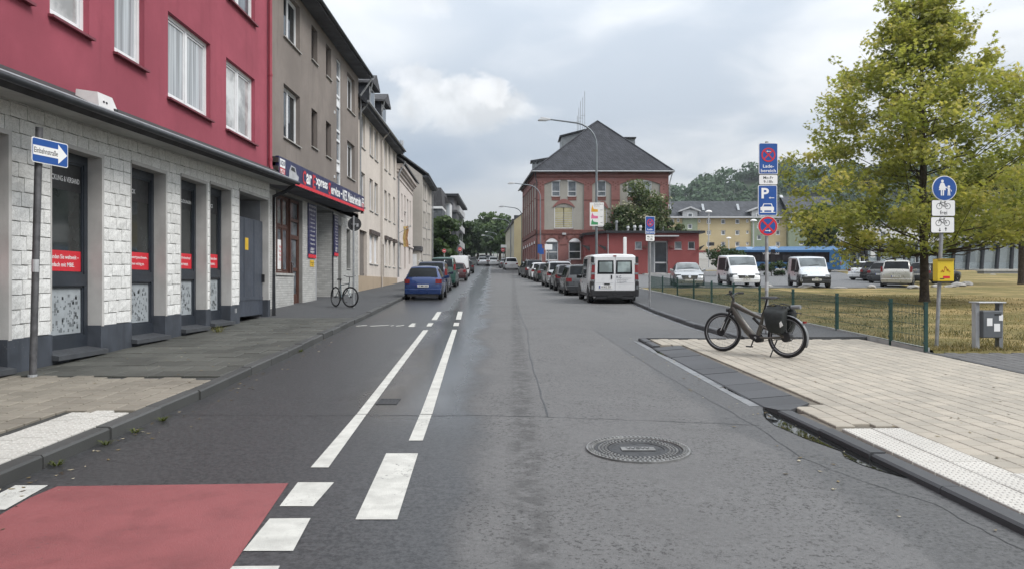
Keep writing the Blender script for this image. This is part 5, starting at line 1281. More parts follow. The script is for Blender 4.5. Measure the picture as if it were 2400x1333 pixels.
def low_block():
    Y = 78.0; t = thing('low_red_block', (14, 81, prof(80)), 'low flat-roofed red rendered block with a glazed grey door', 'building')
    def X(px): return at(q6(px, 0)[0], 600, Y).x
    def Z(py): return zpx(q6(0, py)[1], Y)
    x0, x1 = X(732), X(1388); zt = Z(930); zb = prof(78)-.4
    f = Facade((x0, Y), (x1, Y), t); A = lambda px: X(px)-x0
    wins = [(A(934), A(983), Z(1043), Z(990)), (A(1215), A(1265), Z(1043), Z(990)), (A(1311), A(1358), Z(1043), Z(990))]; dr = (A(1025), A(1168), prof(78)+.2, Z(985))
    f.wall('wall', LOW_RED, 0, f.L, zb, zt, wins+[(*dr, .35)], .12)
    l0 = (8.1, 81.6); g = Facade(l0, (x0, Y), t)
    sl = [(g.L*.05+.28*i, g.L*.05+.28*i+.13, Z(1065), Z(1000)) for i in range(3)]
    g.wall('wall', LOW_RED, 0, g.L, zb, zt, sl, .12)
    for s_ in sl: q = MB(); g.box(q, s_[0], s_[1], s_[2], s_[3], -.14, -.11); q.build('slit_window', GLS, t)
    q = MB(); q.quad((x1, Y, zb), (x1, Y+7, zb), (x1, Y+7, zt), (x1, Y, zt)); q.quad((l0[0], l0[1], zb), (l0[0], 85, zb), (l0[0], 85, zt), (l0[0], l0[1], zt)); q.build('rear_walls', LOW_RED, t, fix=False)
    q = MB(); q.prism([(l0[0]-.35, l0[1]-.15, zt), (x0-.2, Y-.45, zt), (x1+.55, Y-.45, zt), (x1+.55, 85, zt), (l0[0]-.35, 85, zt)], (0, 0, .24)); q.build('flat_roof', GUTTER, t)
    for k, w_ in enumerate(wins): f.window(*w_, .09, LGREY, GLS if k == 2 else GLS_MID, .06, 1, (), LGREY, .05, sash=False)
    q = MB()
    a, b, z0, z1 = dr
    xm = A(1075)
    for p_, r_ in ((a, a+.08), (xm-.06, xm+.06), (b-.1, b)): f.box(q, p_, r_, z0, z1, -.33, -.24)
    f.box(q, a, b, z1-.14, z1, -.33, -.24); f.box(q, xm, b, z0+1.1, z0+1.25, -.33, -.24); f.box(q, a, b, z0, z0+.12, -.33, -.24); d_ = q.build('door', LGREY, t)
    q = MB(); f.box(q, a+.06, xm-.05, z0+.1, z1-.1, -.31, -.28); q.build('door_leaf', GREY_M, d_); q = MB(); f.box(q, xm+.05, b-.08, z0+.1, z1-.1, -.31, -.29); q.build('pane', GLS, d_)
    q = MB(); f.box(q, A(1030), A(1228), Z(958), Z(950), 0, 1.2); q.build('porch_canopy', LGREY, t)
    q = MB(); f.box(q, A(985), A(1260), zb, prof(78)+.22, 0, 1.4); q.build('step', CONCRETE, t)
    for px in (1005, 1195): q = MB(); f.box(q, A(px)-.2, A(px)+.2, Z(1035), Z(1018), 0, .16); q.build('wall_lamp', TRIM_DK, t)
    for px in (826, 910, 948, 990, 1178):
        h = 1.1 if px == 826 else .5; p = (X(px), 79.5+px % 3, zt+.2); MB().lathe(p, (0, 0, 1), [(0, .12), (h, .12), (h, .2), (h+.25, .14)], 8).build('roof_vent', GREY_M if px == 826 else LGREY, t)
    MB().tube([f.P(.15, zb, .08), f.P(.15, zt-.1, .08)], .05, 6).build('drainpipe', LGREY, t)
    for P_ in (f.P(-.12, Z(1028), .1), f.P(-2.0, Z(1033), 1.6)): q = MB(); q.prism([P_, P_+Vector((-.8, 0, .2)), P_+Vector((0, 0, -.4))], (0, -.5, 0)); q.build('floodlight', BLACK, t)
    q = MB(); P_ = f.P(f.L, Z(1028), .1); q.prism([P_, P_+Vector((.5, 0, .2)), P_+Vector((0, 0, -.35))], (0, -.4, 0)); q.build('floodlight', BLACK, t)
low_block()
def yellow_gable():
    t = thing('yellow_house', (1.5, 125, prof(120)), 'narrow yellow plastered house beyond the brick office along the street', 'house')
    Y = 116.0
    def X(px): return at(q6(px, 0)[0], 600, Y).x
    def Z(py): return zpx(q6(0, py)[1], Y)
    W1 = plaster('old_yellow', (.40, .35, .22), .08, .3)
    x0, x1 = X(75), X(260); zb = prof(110)-1
    q = MB(); q.poly([(x0, Y, zb), (x1, Y, zb), (x1, Y, Z(700)), (x0, Y, Z(832))]); q.build('gable_wall', W1, t, fix=False)
    f = Facade((X(15)*1.22, Y*1.22), (x0, Y), t); ze = Z(850); wins = [(1+3.6*i, 2.1+3.6*i, z, z+1.8) for i in range(6) for z in (6.2, 9.3)]
    f.wall('wall', plaster('pale_front', (.48, .45, .37), .08, .3), 0, f.L, zb, ze, wins, .12)
    for w_ in wins: f.window(*w_, .1, WFRAME, GLS, .07, 1, (), CONCRETE, .05, sash=False)
    q = MB(); A_ = f.P(0, ze, .3); B_ = f.P(f.L, ze, .3); q.hexa([A_, B_, Vector((x1, Y-.1, Z(700))), Vector((X(200), Y*1.22, Z(700)))], [A_+Vector((0, 0, .2)), B_+Vector((0, 0, .2)), Vector((x1, Y-.1, Z(700)+.25)), Vector((X(200), Y*1.22, Z(700)+.25))]); q.build('roof', TILE_DK, t)
    for k in range(2): p = f.P(6+7*k, ze+.6, -.8); q = MB(); q.box(p.x, p.x+1.6, p.y-1.2, p.y+1.2, p.z, p.z+1.5); q.build('dormer', SLATE, t)
yellow_gable()
def far_block(label, Y, xs, ze, zr, walls, zb, wins, extra=None, depth=10, roof=TILE_FAR, name='apartment_block', gm=GLS_MID):
    t = thing(name, ((xs[0]+xs[-1])/2, Y+3, zb+.6), label, 'apartment block'); fr = None
    for k in range(len(xs)-1):
        f = Facade((xs[k], Y-(.35 if walls[k] is APT_G else 0)), (xs[k+1], Y-(.35 if walls[k] is APT_G else 0)), t)
        hs = [(x0-xs[k], x1-xs[k], z0, z1) for x0, x1, z0, z1 in wins if xs[k] < x0 < xs[k+1]]
        f.wall('wall', walls[k], 0, f.L, zb, ze, hs, .3)
        if walls[k] is APT_G:
            for x in (0, f.L): q = MB(); q.quad(f.P(x, zb, 0), f.P(x, ze, 0), f.P(x, ze, -.4), f.P(x, zb, -.4)); q.build('return_wall', walls[k], t, fix=False)
        for h in hs: f.window(*h, .2, WFRAME, gm, .17, 1 if h[1]-h[0] < 2 else 2, (), None, sash=False)
    if zr:
        q = MB(); e = .5; q.prism([(xs[0], Y-e-.4, ze+.05), (xs[0], Y+depth/2, zr), (xs[0], Y+depth+e, ze+.05)], (xs[-1]-xs[0], 0, 0)); q.build('roof', roof, t)
    else: q = MB(); q.box(xs[0]-.1, xs[-1]+.1, Y-.2, Y+depth, ze, ze+.4); q.build('roof', GREY_M, t)
    q = MB(); q.quad((xs[0], Y, zb), (xs[0], Y+depth, zb), (xs[0], Y+depth, ze), (xs[0], Y, ze)); q.quad((xs[-1], Y, zb), (xs[-1], Y+depth, zb), (xs[-1], Y+depth, ze), (xs[-1], Y, ze))
    q.quad((xs[0], Y+.32, zb), (xs[-1], Y+.32, zb), (xs[-1], Y+.32, ze), (xs[0], Y+.32, ze)); q.build('rear_walls', walls[0], t, fix=False)
    return t
def q9(px, py): return 1540+px/3.3326, 320+py/3.3326
def apartments():
    Y = 175.0
    X = lambda px: at(q9(px, 0)[0], 0, Y).x; Z = lambda py: zpx(q9(0, py)[1], Y)
    wins = []
    for px in (405, 517, 628, 945):
        for py in (665, 752, 842): wins.append((X(px-17), X(px+17), Z(py+20), Z(py-18)))
    for py in (660, 748, 838): wins.append((X(696), X(716), Z(py+14), Z(py-12)))
    for py in (657, 745): wins.append((X(155), X(176), Z(py+14), Z(py-14)))
    for py in (660, 742): wins.append((X(322), X(340), Z(py+14), Z(py-12)))
    for px, pys in ((255, (705, 800)), (795, (700, 790, 880))):
        for py in pys: wins.append((X(px-18), X(px+18), Z(py+20), Z(py-20)))
    for k, (px) in enumerate((20, 75, 110)): wins.append((X(px), X(px+24), Z(680), Z(645)))
    xs = [X(-60), X(197), X(313), X(735), X(845), X(1010)]; W_ = [APT_Y, APT_G, APT_Y, APT_G, APT_Y]
    zb = prof(170)-1
    t = far_block('long yellow and green apartment block with gabled dormers behind the bus', Y, xs, Z(640), Z(488), W_, zb, wins)
    q = MB(); q.box(xs[0], xs[-1], Y-1.0, Y-.3, Z(640), Z(628)); q.build('gutter_board', LGREY, t)
    q = MB(); q.box(X(313), X(730), Y-.1, Y+.1, zb, Z(905)); q.build('ground_wall', WHITE_R, t) if False else None
    PB = mat('pale_podium', (.56, .55, .52), .8, 0, .1, .3)
    p2 = MB(); p2.box(X(-60), X(196), Y-1.2, Y-.06, zb, Z(908)); p2.box(X(314), X(733), Y-1.2, Y-.06, zb, Z(908)); p2.build('podium', PB, t)
    p2 = MB(); p2.box(X(314), X(733), Y-1.3, Y-.05, Z(908), Z(893)); p2.build('podium_ledge', LOW_RED, t)
    ZD = mat('zinc_dormer', (.2, .215, .225))
    for a, b in ((197, 313), (735, 845)):
        q = MB(); q.box(X(a), X(b), Y-.34, Y+5, Z(645), Z(580)); d_ = q.build('dormer', LGREY, t)
        q = MB(); q.prism([(X(a-32), Y-1, Z(583)), (X((a+b)/2), Y-1, Z(550)), (X(b+22), Y-1, Z(583)), (X(b+22), Y-1, Z(593)), (X((a+b)/2), Y-1, Z(562)), (X(a-32), Y-1, Z(593))], (0, 6, 0)); q.build('dormer_gable', LGREY, d_)
        q = MB(); q.prism([(X(a-5), Y-.3, Z(590)), (X((a+b)/2), Y-.3, Z(558)), (X(b+5), Y-.3, Z(590))], (0, 5, 0)); q.build('gable_infill', ZD, d_)
        m_ = (a+b)/2; q = MB(); q.box(X(m_-20), X(m_+20), Y-.45, Y-.33, Z(638), Z(600)); w_ = q.build('dormer_window', WFRAME, d_); q = MB(); q.box(X(m_-14), X(m_+14), Y-.48, Y-.44, Z(632), Z(606)); q.build('pane', GLS_MID, d_)
    for px in (112, 375, 652): q = MB(); q.obox((X(px-9), Y+1.4, Z(575)), (X(px+9)-X(px-9), 0, 0), (0, 1.2, 1.6), (0, -.1, .1)); q.build('skylight', GLS_PALE, t)
    # firewall and the higher green block
    xs2 = [X(1012), X(1165), X(1400)]; wins2 = [(X(px-18), X(px+18), Z(py+20), Z(py-20)) for px in (1115, 1310) for py in (655, 747, 833)]
    t2 = far_block('green end section of the apartments with a stepped firewall, half behind the big tree', Y-.8, xs2, Z(605), Z(455), [APT_G, APT_Y], zb, wins2)
    q = MB(); q.prism([(X(1012), Y-1.6, Z(640)), (X(1012), Y+4.6, Z(440)), (X(1012), Y+4.6, Z(480)), (X(1012), Y-1.6, Z(690))], (X(1034)-X(1012), 0, 0)); q.build('firewall', LGREY, t2)
    q = MB(); q.box(X(1034), xs2[-1], Y-1.9, Y-1.1, Z(612), Z(600)); q.build('gutter_board', LGREY, t2)
apartments()
def q10(px, py): return 1880+px/4.615, 440+py/4.615
def far_right():
    Y = 150.0; X = lambda px: at(q10(px, 0)[0], 0, Y).x; Z = lambda py: zpx(q10(0, py)[1], Y)
    wins = [(X(845), X(910), Z(545), Z(470)), (X(960), X(1050), Z(706), Z(650)), (X(845), X(910), Z(706), Z(650)), (X(745), X(790), Z(560), Z(450)), (X(1250), X(1330), Z(545), Z(480)), (X(1420), X(1500), Z(545), Z(480)), (X(620), X(700), Z(560), Z(500)), (X(1150), X(1230), Z(706), Z(650)), (X(1420), X(1500), Z(706), Z(650))]
    far_block('white rendered block with a flat roof behind the glazed stop', Y, [X(560), X(1870)], Z(395), None, [WHITE_R], prof(150)-1, wins, gm=GLS_MID)
    Y = 146.0
    wins = [(X(p0), X(p1), Z(a+48), Z(a)) for p0, p1 in ((1965, 2055), (2140, 2210), (2290, 2380)) for a in (148, 265, 388, 522)]
    far_block('beige plastered block with rows of white windows behind the park trees', Y, [X(1874), X(2700)], Z(120), Z(20), [plaster('beige_block', (.48, .45, .40), .06, .15)], prof(146)-1, wins, gm=GLS)
far_right()
# ================================================================== vegetation
OAK = leafmat('oak_leaf', (.115, .150, .042), (.30, .31, .085), (.52, .45, .16), .48)
GRN = leafmat('green_leaf', (.026, .050, .018), (.065, .105, .032), (.11, .15, .05), .32)
DKG = leafmat('dark_leaf', (.018, .036, .016), (.045, .074, .028), (.075, .105, .04), .3)
FLW = leafmat('flowering_leaf', (.026, .048, .018), (.075, .105, .034), (.50, .47, .34), .25)
WOOD = leafmat('far_wood_leaf', (.018, .042, .018), (.040, .082, .032), (.065, .11, .042), .2)
def leaves(name, pts, size, m, parent, tone, flat=.5, seed=1, shape='oak', jit=.35, nrm=None):
    """one mesh of leaf-shaped faces at pts (N,3); tone (N,) picks each leaf's hue"""
    rg = np.random.default_rng(seed); N = len(pts)
    nv = rg.normal(size=(N, 3)); nv[:, 2] = np.abs(nv[:, 2])+flat*2.2
    if nrm is not None: nv = nrm+rg.normal(size=(N, 3))*.55
    nv /= np.linalg.norm(nv, axis=1)[:, None]
    a = np.cross(nv, rg.normal(size=(N, 3))); a /= np.linalg.norm(a, axis=1)[:, None]; b = np.cross(nv, a)
    if shape == 'oak': T = np.array([(0, -.5, 0), (.14, -.22, .03), (.40, -.28, -.05), (.20, .02, .04), (.46, .22, -.06), (.14, .24, .03), (0, .55, -.08), (-.14, .24, .03), (-.46, .22, -.06), (-.20, .02, .04), (-.40, -.28, -.05), (-.14, -.22, .03)])
    elif shape == 'clump': T = np.array([(0, -.5, 0), (.38, -.30, .06), (.52, .1, -.06), (.2, .5, .05), (-.25, .46, -.06), (-.5, .08, .05), (-.34, -.34, 0)])
    else: T = np.array([(0, -.5, 0), (.26, -.1, .05), (.2, .25, 0), (0, .5, -.06), (-.2, .25, 0), (-.26, -.1, .05)])
    K = len(T); sc = size*(1+jit*(rg.random(N)*2-1))
    V = pts[:, None, :]+sc[:, None, None]*(T[None, :, 0:1]*a[:, None, :]+T[None, :, 1:2]*b[:, None, :]+T[None, :, 2:3]*nv[:, None, :])
    off = wloc(parent) if parent else Vector((0, 0, 0)); V = V.reshape(-1, 3)-np.array(off)
    me = bpy.data.meshes.new(name); me.vertices.add(N*K); me.vertices.foreach_set('co', V.astype('f').ravel())
    me.loops.add(N*K); me.loops.foreach_set('vertex_index', np.arange(N*K, dtype='i')); me.polygons.add(N)
    me.polygons.foreach_set('loop_start', np.arange(0, N*K, K, dtype='i')); me.polygons.foreach_set('loop_total', np.full(N, K, 'i'))
    me.materials.append(m); me.update(calc_edges=True)
    at_ = me.attributes.new('tone', 'FLOAT', 'POINT'); at_.data.foreach_set('value', np.repeat(np.clip(tone, 0, 1), K).astype('f'))
    o = bpy.data.objects.new(name, me); COL.objects.link(o); o.parent = parent; return o
def big_oak():
    base = Vector((16.4, 29.4, prof(29.4)+.06)); t = thing('park_oak', base, 'large yellow-green oak standing on the lawn behind the blue footpath sign', 'tree')
    rg = np.random.default_rng(4); Ht = 12.2
    tr = [base+Vector((.02*math.sin(h*1.3)*h*.3-.012*h, .03*math.cos(h)*h*.2, h)) for h in [0, .15, .6, 1.5, 3, 4.5, 6, 7.5, 9, 10.5, 11.7]]
    MB().tube([tr[0]-Vector((0, 0, .2))]+tr, [.30, .24, .185, .165, .155, .145, .13, .11, .09, .07, .045, .02], 12).build('trunk', BARK, t, 60)
    def trunk_at(h):
        for i in range(len(tr)-1):
            a, b = tr[i].z-base.z, tr[i+1].z-base.z
            if a <= h <= b: return tr[i].lerp(tr[i+1], (h-a)/(b-a))
        return tr[-1]
    # crown outline: half width by height, left and right as in the photograph
    prof_w = [(2.2, 2.6), (2.8, 4.2), (3.6, 5.0), (4.5, 5.6), (5.3, 5.3), (6.2, 4.5), (7.0, 4.3), (7.8, 4.0), (8.6, 3.4), (9.4, 2.5), (10.2, 1.8), (11.0, 1.4), (11.8, .8), (12.6, .3)]
    def pw(h): return interp([(w_, h_) for h_, w_ in prof_w], h)
    limbs = MB(); P_ = []; tn = []; NC = 440
    for i in range(NC):
        # clump centres fill the crown, thicker towards the outside, in loose layers
        h = 2.75+(Ht-3.05)*((i+.5)/NC)**1.16; az = i*2.39996+rg.normal()*.3; fr = .14+.86*rg.random()**.55
        rad = pw(h)*fr*(1.0+.10*math.sin(az*3+h)); lift = rg.normal()*.35
        hc = h+lift-.10*rad*(h < 5); c = trunk_at(min(h, 11.6))+Vector((math.cos(az)*rad, math.sin(az)*rad, 0)); c.z = base.z+hc
        hs = max(1.9, min(11.0, hc-.30*rad-.5)); s = trunk_at(hs); mid = s.lerp(c, .5)+Vector((rg.normal()*.12, rg.normal()*.12, -.10*rad))
        if i % 3 == 0 or h > 9: limbs.tube([s, mid, c], [.010+.006*rad, .008+.003*rad, .005], 4, False)
        R_ = rg.uniform(.42, .78)*(1.0 if h < 9 else .78); k = int(56+R_*76)
        w_ = rg.normal(size=(k, 3)); w_ /= np.linalg.norm(w_, axis=1)[:, None]; rr_ = rg.random((k, 1))**.45
        q = np.array(c)[None]+w_*rr_*np.array([R_*1.2, R_*1.2, R_*.72]); out_ = np.array([math.cos(az), math.sin(az), 0])
        P_.append(q); shade = rg.normal()*.12
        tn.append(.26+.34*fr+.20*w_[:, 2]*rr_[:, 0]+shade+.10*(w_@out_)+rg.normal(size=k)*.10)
        for j in range(3):
            e = c+Vector(w_[j]*R_*1.1)*1.0; limbs.tube([c, e], [.007, .003], 3, False)
        # sprigs poking out of the outline
        if fr > .8 and rg.random() < .5:
            d = Vector((math.cos(az)*.8, math.sin(az)*.8, rg.uniform(.2, .9 if h < 9 else 1.5))).normalized(); L = rg.uniform(.6, 1.1); limbs.tube([c, c+d*L], [.008, .003], 3, False)
            m_ = 26; u = rg.random((m_, 1)); P_.append(np.array(c)[None]+np.array(d)[None]*u*L*1.1+rg.normal(size=(m_, 3))*.10); tn.append(.55+rg.normal(size=m_)*.12)
    # small lower sprigs on the trunk
    limbs.build('limbs', BARK, t, None, False); P_ = np.concatenate(P_); tn = np.concatenate(tn)
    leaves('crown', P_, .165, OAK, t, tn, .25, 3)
    return len(P_)
NLEAF = big_oak()
def tree(base, h, rx, label, m, n, size, group=None, trunk=.25, h0=None, seed=1, lean=0, rz=None, ry=None, name='street_tree', clumps=26, cat='tree', tone=.35, wood=True):
    """tree with its own trunk, limbs and a crown of leaf faces gathered in clumps through an uneven ellipsoid"""
    rg = np.random.default_rng(seed); base = Vector(base); t = thing(name, base, label, cat, group); h0 = h*.25 if h0 is None else h0
    rz = rz or (h-h0)/2; ry = ry or rx; c = base+Vector((lean, 0, h0+rz))
    if wood: MB().tube([base-Vector((0, 0, .3)), base+Vector((0, 0, .5)), base+Vector((lean*.3, 0, h*.3)), base+Vector((lean*.8, 0, h*.6)), base+Vector((lean, 0, h*.85))], [trunk*1.4, trunk, trunk*.8, trunk*.5, trunk*.15], 8).build('trunk', BARK, t, 60)
    limbs = MB(); P_ = []; T_ = []; N_ = []
    for i in range(clumps):
        v = rg.normal(size=3); v /= np.linalg.norm(v); v[2] = v[2]*.9+.1; r = rg.uniform(.45, .98)
        q = np.array(c)+v*r*np.array([rx, ry, rz]); s = base+Vector((lean*.6, 0, max(.3, h0*.8+(q[2]-base.z-h0)*.45)))
        if wood: limbs.tube([s, Vector(q)], [trunk*.3, trunk*.08], 4, False)
        k = n//clumps; cr = rg.uniform(.22, .42)*min(rx, rz); w_ = rg.normal(size=(k, 3)); w_ /= np.linalg.norm(w_, axis=1)[:, None]; rad = rg.random((k, 1))**.35
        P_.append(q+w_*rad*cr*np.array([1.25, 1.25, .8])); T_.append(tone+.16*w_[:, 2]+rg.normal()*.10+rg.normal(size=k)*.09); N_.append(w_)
    if wood: limbs.build('limbs', BARK, t, None, False)
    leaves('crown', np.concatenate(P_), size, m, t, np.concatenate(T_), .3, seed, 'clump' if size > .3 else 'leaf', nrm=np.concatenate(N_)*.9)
    return t
def gpos(x, y): return Vector((x, y, prof(y)))
# second oak at the right edge, small park trees
tree(gpos(34.8, 50.5), 9.8, 4.4, 'yellow-green oak at the edge of the lawn beyond the pile of boulders', OAK, 9000, .26, trunk=.22, h0=2.4, seed=11, name='park_oak', clumps=70, tone=.45)
p = at(1925, 0, 96); tree(gpos(p.x, 96), 9.5, 2.5, 'small dark green tree behind the blue bus and left of the oak trunk', GRN, 4000, .42, trunk=.15, h0=2.2, seed=13, name='park_tree', clumps=34, tone=.3)
p = at(2300, 0, 118); tree(gpos(p.x, 118), 7.5, 3.2, 'pale green tree behind the glazed stop', GRN, 2500, .5, trunk=.15, h0=2.2, seed=14, name='park_tree', clumps=26, tone=.6)
# flowering climber on the low red block
p = at(1500, 0, 82.5); 
tree((p.x+.3, 82.6, prof(82)), 10.6, 3.3, 'big shrub with creamy blossom towering over the low red block', FLW, 8000, .30, h0=3.0, seed=21, name='flowering_shrub', ry=1.7, clumps=46, cat='shrub', tone=.50, trunk=.15)
p = at(1450, 0, 82.5); tree((p.x+.6, 82.4, prof(82)), 7.6, 2.0, 'lower green bush beside the blossoming shrub on the low red block', FLW, 3500, .28, h0=2.4, seed=22, name='shrub', ry=1.4, clumps=26, cat='shrub', tone=.30, trunk=.1)
p = at(1562, 0, 82.5); tree((p.x, 82.4, prof(82)), 6.6, 1.8, 'trailing green bush at the right end of the low block roof', FLW, 2600, .28, h0=3.2, seed=23, name='shrub', ry=1.3, clumps=22, cat='shrub', tone=.30, trunk=.1)
# dark bushes by the bus
p = at(1700, 0, 72); tree(gpos(p.x, 72), 3.4, 1.9, 'dark round bush behind the white people carrier', DKG, 2600, .24, h0=.2, seed=25, name='bush', clumps=26, cat='shrub', trunk=.06)
for i, u in enumerate((1808, 1835, 1862)): p = at(u, 0, 72); tree(gpos(p.x, 72), 1.5, 1.3, 'low clipped hedge bush in front of the blue bus', DKG, 900, .2, 'hedge bushes along the bus bay', h0=.05, seed=26+i, name='bush', clumps=14, cat='shrub', trunk=.04)
# left street tree in front of the slate house
p = gpos(-8.0, 79); tree((-7.5, 78.4, prof(79)), 6.2, 2.1, 'dense dark green street tree in front of the slate house', GRN, 6000, .32, h0=.6, seed=31, clumps=44, trunk=.14, tone=.28)
# trees closing the end of the street
for i, (u, Y, h, rx, lab, m) in enumerate(((1066, 125, 9.4, 3.0, 'tall narrow dark tree beside the dark modern house', DKG), (1092, 150, 8.2, 4, 'dark tree with a low crown at the end of the street', DKG), (1120, 175, 7.6, 5, 'bushy tree behind the distant traffic', GRN),
        (1150, 190, 11.2, 7, 'broad domed tree filling the end of the street', GRN), (1172, 165, 8.6, 4.5, 'rounded dark tree behind the last street lamps', DKG), (1140, 205, 10, 8, 'far tree behind the domed tree', DKG), (1085, 190, 9, 7, 'shaded tree at the left of the street end', DKG), (1186, 150, 6.4, 3.5, 'low tree in front of the yellow house flank', GRN))):
    p = at(u, 0, Y); tree(gpos(p.x, Y), h, rx, lab, m, 4200, .62, None, h0=1.0, seed=40+i, clumps=40, trunk=.3, tone=.34)
# wooded hill
def hill():
    rg = np.random.default_rng(9); Y0, Y1 = 430, 620
    xs = np.linspace(-250, 700, 60); ys = np.linspace(330, 760, 26)
    def hz(x, y):
        ridge = np.interp(x, [-300, 0, 70, 100, 118, 142, 171, 190, 212, 228, 300, 420, 700], [14, 20, 44, 53, 60, 68, 76, 75, 70, 76, 74, 64, 50])
        return prof(260)+ridge*np.exp(-((y-560)/130.)**2)+rg.normal()*.0-8
    q = MB(); vs = [(x, y, float(hz(x, y))) for y in ys for x in xs]; n = len(xs)
    q.add(vs, [(i*n+j, i*n+j+1, (i+1)*n+j+1, (i+1)*n+j) for i in range(len(ys)-1) for j in range(n-1)])
    struct(q.build('hill', mat('hill_floor', (.03, .045, .02), .95), None, 60))
    P_, T_, N_ = [], [], []
    for i in range(760):
        x = rg.uniform(-120, 420); y = rg.uniform(400, 590); z = float(hz(x, y)); r = rg.uniform(5, 10); k = 110
        if rg.random() < .12: r *= 1.25; z += 3
        w_ = rg.normal(size=(k, 3)); w_ /= np.linalg.norm(w_, axis=1)[:, None]; w_[:, 2] = np.abs(w_[:, 2])
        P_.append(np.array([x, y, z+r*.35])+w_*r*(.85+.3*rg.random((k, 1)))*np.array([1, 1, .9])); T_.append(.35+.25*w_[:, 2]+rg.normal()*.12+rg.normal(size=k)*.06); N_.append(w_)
    stuff(tag(leaves('hillside_wood', np.concatenate(P_), 2.0, WOOD, None, np.concatenate(T_), .3, 5, 'clump', nrm=np.concatenate(N_)), 'mixed woodland covering the hill behind the apartment roofs', 'woodland'))
hill()
# short dry grass standing on the lawn near the fence
def grass():
    rg = np.random.default_rng(2); n = 26000
    y = 13.35+(rg.random(n)**1.6)*22; x = 7.6+rg.random(n)*np.clip(y*.78-6.4, 1, 14)
    z = .031*y+.07; h = .03+.06*rg.random(n); a = rg.random(n)*6.283; ln = .02+.04*rg.random(n)
    B = np.stack([x, y, z], 1); s = np.stack([-np.sin(a), np.cos(a), 0*a], 1)*(.004+.0004*y)[:, None]; e = B+np.stack([np.cos(a)*ln, np.sin(a)*ln, h], 1)
    V = np.stack([B-s, B+s, e], 1).reshape(-1, 3); me = bpy.data.meshes.new('lawn_grass'); me.vertices.add(n*3); me.vertices.foreach_set('co', V.astype('f').ravel())
    me.loops.add(n*3); me.loops.foreach_set('vertex_index', np.arange(n*3, dtype='i')); me.polygons.add(n); me.polygons.foreach_set('loop_start', np.arange(0, n*3, 3, dtype='i')); me.polygons.foreach_set('loop_total', np.full(n, 3, 'i'))
    me.update(calc_edges=True); me.materials.append(leafmat('dry_grass', (.07, .075, .022), (.17, .14, .055), (.36, .27, .13), .25))
    f = np.sin(x*.9+np.sin(y*.7)*2)*np.sin(y*.55+x*.2); at_ = me.attributes.new('tone', 'FLOAT', 'POINT'); at_.data.foreach_set('value', np.repeat(np.clip(.5+.3*f+rg.normal(size=n)*.18, 0, 1), 3).astype('f'))
    o = bpy.data.objects.new('lawn_grass', me); COL.objects.link(o); stuff(tag(o, 'short dry grass on the park lawn behind the green mesh fence', 'grass'))
grass()
# ================================================================== vehicles (local frame: front +y, origin on the ground)
PROF = {
 'hatch': [(0,.36,.40,.84,.78),(.012,.50,.585,.95,.88),(.03,.60,.64,.98,.86),(.075,.61,.82,.99,.78),(.12,.615,.955,1,.72),(.17,.62,.985,1,.72),(.35,.615,1,1,.73),(.52,.605,.975,1,.74),(.60,.60,.86,1,.78),(.70,.59,.645,.99,.86),(.80,.575,.61,.97,.86),(.92,.53,.55,.92,.82),(.98,.44,.47,.84,.76),(1,.34,.38,.76,.7)],
 'sedan': [(0,.42,.46,.86,.8),(.015,.56,.62,.94,.86),(.05,.62,.665,.97,.86),(.14,.64,.69,.99,.84),(.18,.645,.73,1,.8),(.27,.645,.94,1,.72),(.34,.64,.99,1,.71),(.48,.635,1,1,.72),(.56,.63,.96,1,.73),(.66,.62,.77,1,.8),(.72,.61,.66,.99,.86),(.85,.575,.61,.97,.86),(.95,.52,.545,.92,.82),(.985,.44,.47,.85,.76),(1,.34,.38,.78,.7)],
 'mpv': [(0,.34,.38,.86,.82),(.01,.48,.56,.95,.88),(.02,.55,.62,.98,.86),(.05,.56,.80,.99,.8),(.09,.565,.96,1,.77),(.13,.57,.985,1,.77),(.35,.565,1,1,.78),(.55,.56,.98,1,.78),(.63,.555,.89,1,.8),(.76,.545,.61,.99,.86),(.82,.54,.575,.98,.87),(.93,.49,.515,.92,.82),(.985,.40,.43,.85,.78),(1,.3,.34,.78,.72)],
 'van': [(0,.42,.955,.97,.86),(.006,.44,.985,.99,.88),(.03,.47,1,1,.89),(.3,.47,1,1,.9),(.62,.47,.985,1,.9),(.68,.47,.93,1,.89),(.80,.465,.66,.99,.88),(.84,.455,.58,.98,.87),(.93,.42,.47,.93,.83),(.985,.33,.37,.87,.8),(1,.25,.29,.8,.74)]}
ANG = {'hatch': ((.03, .12), (.57, .70)), 'sedan': ((.16, .30), (.54, .70)), 'mpv': ((.02, .09), (.60, .76)), 'van': (None, (.66, .81))}
